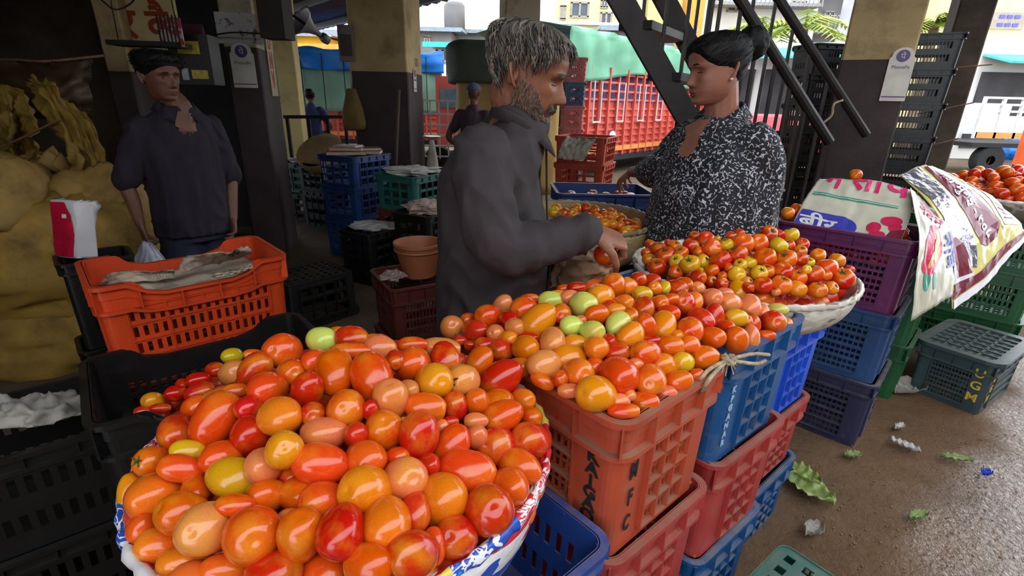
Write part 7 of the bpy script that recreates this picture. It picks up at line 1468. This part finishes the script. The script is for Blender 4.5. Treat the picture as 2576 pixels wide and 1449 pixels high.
# white truck and orange truck nose at the far right
A, B = P3(2462, 300, 13.0), P3(2600, 300, 13.0); t = thing('truck', 'white open truck with an orange stripe at the far right', 'truck', (A.x, A.y, 0)); L = (B - A).length + 1
onbox(t, 'side_panel', M_tw, [((L / 2, 0, 1.15), (L, .06, .5))]); onbox(t, 'stripe', M_tro, [((L / 2, -.03, .95), (L, .03, .14))]); onbox(t, 'bed', M_tyre, [((L / 2, .9, .72), (L, 1.9, .1))]); onbox(t, 'far_side', M_tw, [((L / 2, 1.8, 1.3), (L, .06, .8))])
for z in (1.5, 1.65, 1.8): onbox(t, 'rail', M_tw, [((L / 2, 0, z), (L, .05, .05))])
for i in range(6): onbox(t, 'post', M_tw, [((L * i / 5, -.01, 1.35), (.06, .07, .95))])
wheel(t, .6, .1, .36); wheel(t, L - .6, .1, .36)
p = P3(2560, 370, 9.0); t = thing('truck', 'orange truck corner cut by the right edge of frame', 'truck', (p.x, p.y, 0), radians(-48)); onbox(t, 'cab', mat('cab_orange', S(220, 92, 36), .5), [((.75, .8, 1.15), (1.5, 1.6, 1.0))]); onbox(t, 'white_panel', M_tw, [((.75, -.01, 1.2), (1.2, .03, .5))]); onbox(t, 'yellow_plate', M_tro, [((.6, -.02, .6), (.8, .04, .14))]); onbox(t, 'bumper', M_tw, [((.75, -.03, .42), (1.5, .08, .2))]); wheel(t, .4, .3, .34); wheel(t, 1.2, 1.3, .34)
def bagpile(label, u, v, m, r, seed):
    p = atz(u, v, 0); return sack(label, (p.x, p.y, r[2] * .9), r, .4, seed, m)
bagpile('white and red bag on the road beside the bending worker', 2468, 398, mat('bag_wr', S(196, 150, 146), .6, col2=S(190, 70, 60), c2lo=.5, c2hi=.55), (.5, .4, .35), 3); bagpile('blue tarpaulin bundle on the road at the far right', 2520, 400, M_tb, (.5, .4, .5), 5); bagpile('pale bag on the road left of the bending worker', 2448, 372, mat('bag_pale', S(196, 196, 186), .7), (.5, .35, .25), 8)
# palms
M_leaf = mat('palm_leaf', S(150, 164, 60), .6, var=.3, scale=3); M_trunk = mat('palm_trunk', S(130, 112, 84), .9, var=.2)
def palm(label, u, v, y, r, seed, hz=0):
    c = aty(u, v, y); t = thing('palm_tree', label, 'tree', (c.x, c.y, 0)); G().tube([(0, 0, 0), (.1, 0, c.z * .5), (0, 0, c.z)], [.16, .12, .1], 10).obj('trunk', M_trunk, t, True); rr = random.Random(seed)
    for k in range(13):
        a = 2 * pi * k / 13 + rr.uniform(-.2, .2); el = rr.uniform(.1, 1.1); d = Vector((cos(a), sin(a), 0)); pts = [Vector((0, 0, c.z)) + d * (r * s_) * cos(el * (1 - s_ * .3)) + Vector((0, 0, r * (sin(el) * s_ - .75 * s_ * s_))) for s_ in [i / 12 for i in range(13)]]
        g = G(); g.tube(pts, [.03 - .002 * i for i in range(13)], 4); sd = Vector((-sin(a), cos(a), 0))
        for i in range(1, 13):
            for s_ in (-1, 1):
                ln = r * .36 * sin(pi * (i / 13) ** .7) + .08; p0 = pts[i]; tp = p0 + sd * s_ * ln * .8 + d * ln * .5 - Vector((0, 0, ln * .35)); w_ = d * .07
                g.add([p0 - w_, p0 + w_, tp, p0 + Vector((0, 0, .012))], [(0, 1, 2), (1, 3, 2), (3, 0, 2), (0, 3, 1)])
        g.obj('frond', M_leaf, t)
    return t
palm('yellow-green palm beyond the handrails, left of two', 1915, 72, 19, 1.5, 3); palm('yellow-green palm beyond the handrails, right of two', 2025, 70, 17.5, 1.7, 5); palm('small palm showing between the two right pillars', 2352, 62, 14, .9, 8)
# floor litter
M_lett = mat('cabbage_leaf', S(128, 142, 78), .5, var=.3, scale=14, col2=S(168, 178, 116), c2lo=.5, c2hi=.6, c2scale=10)
def leaf(label, u, v, ln, wd, rz, seed, m=None, nm='cabbage_leaf', curl=.03):
    c = atz(u, v, .012)
    def fn(a, b):
        x = (a - .5) * ln; w_ = wd * sin(pi * min(.98, a + .02)) ** .6 * (b - .5) * (1 + .25 * noise.noise(Vector((a * 9, b * 3, seed)))); return Vector((x, w_, .004 + curl * (b - .5) ** 2 * 2 + .02 * abs(noise.noise(Vector((a * 6, b * 6, seed)))) + .01 * sin(a * 30) * abs(b - .5)))
    g = G(); g.surf(fn, 26, 14, .001); o = g.obj(nm, m or M_lett, None, True); o.location = c; o.rotation_euler = (0, 0, rz); return tag(o, label, 'leaf' if nm == 'cabbage_leaf' else 'litter')
leaf('large wilted cabbage leaf on wet floor by the weathered blue crate', 2035, 1240, .19, .11, -.9, 1, None, curl=.06); leaf('folded cabbage leaf lying over the larger wilted one', 2020, 1208, .14, .08, -1.0, 2, mat('cabbage_pale', S(136, 152, 78), .5, var=.2), curl=.08)
leaf('small green leaf on the wet floor below the lidded crate', 2405, 1158, .13, .035, -.2, 3); leaf('shred of leaf low on the wet floor at right', 2310, 1303, .09, .04, .3, 4); leaf('pale shred of leaf beside foot of the navy stack', 2145, 1150, .08, .04, .1, 5); leaf('pale leaf scrap in the middle of the wet floor', 2275, 1125, .12, .05, -.8, 6, M_wpaper, 'paper_scrap'); leaf('white scrap on the wet floor above the puddle', 2262, 1078, .07, .03, .4, 7, M_wpaper, 'paper_scrap')
M_clear = mat('clear_plastic', S(170, 164, 150), .35, var=.1, scale=6, alpha=.6)
leaf('clear plastic scrap on the wet floor near upturned teal crate', 2045, 1340, .09, .06, .5, 8, M_clear, 'plastic_scrap', .05); leaf('crumpled clear plastic beside lidded crate', 2285, 985, .2, .14, .3, 9, M_clear, 'plastic_scrap', .1); leaf('blue plastic scrap on the wet floor at right', 2480, 1195, .05, .035, .2, 10, mat('blue_scrap', S(30, 60, 190), .4), 'plastic_scrap')
rl = random.Random(3); g = G()
for k in range(150):
    p = atz(rl.uniform(1990, 2560), rl.uniform(1060, 1440), .003)
    if p.x > 1.1: g.box(p, (rl.uniform(.003, .01), rl.uniform(.002, .006), .003), (0, 0, rl.uniform(0, 3)))
tag(g.obj('litter', mat('floor_crumbs', S(116, 96, 76), .8, var=.4, scale=40)), 'crumbs and vegetable shreds scattered over the wet floor', 'litter', None, 'stuff')
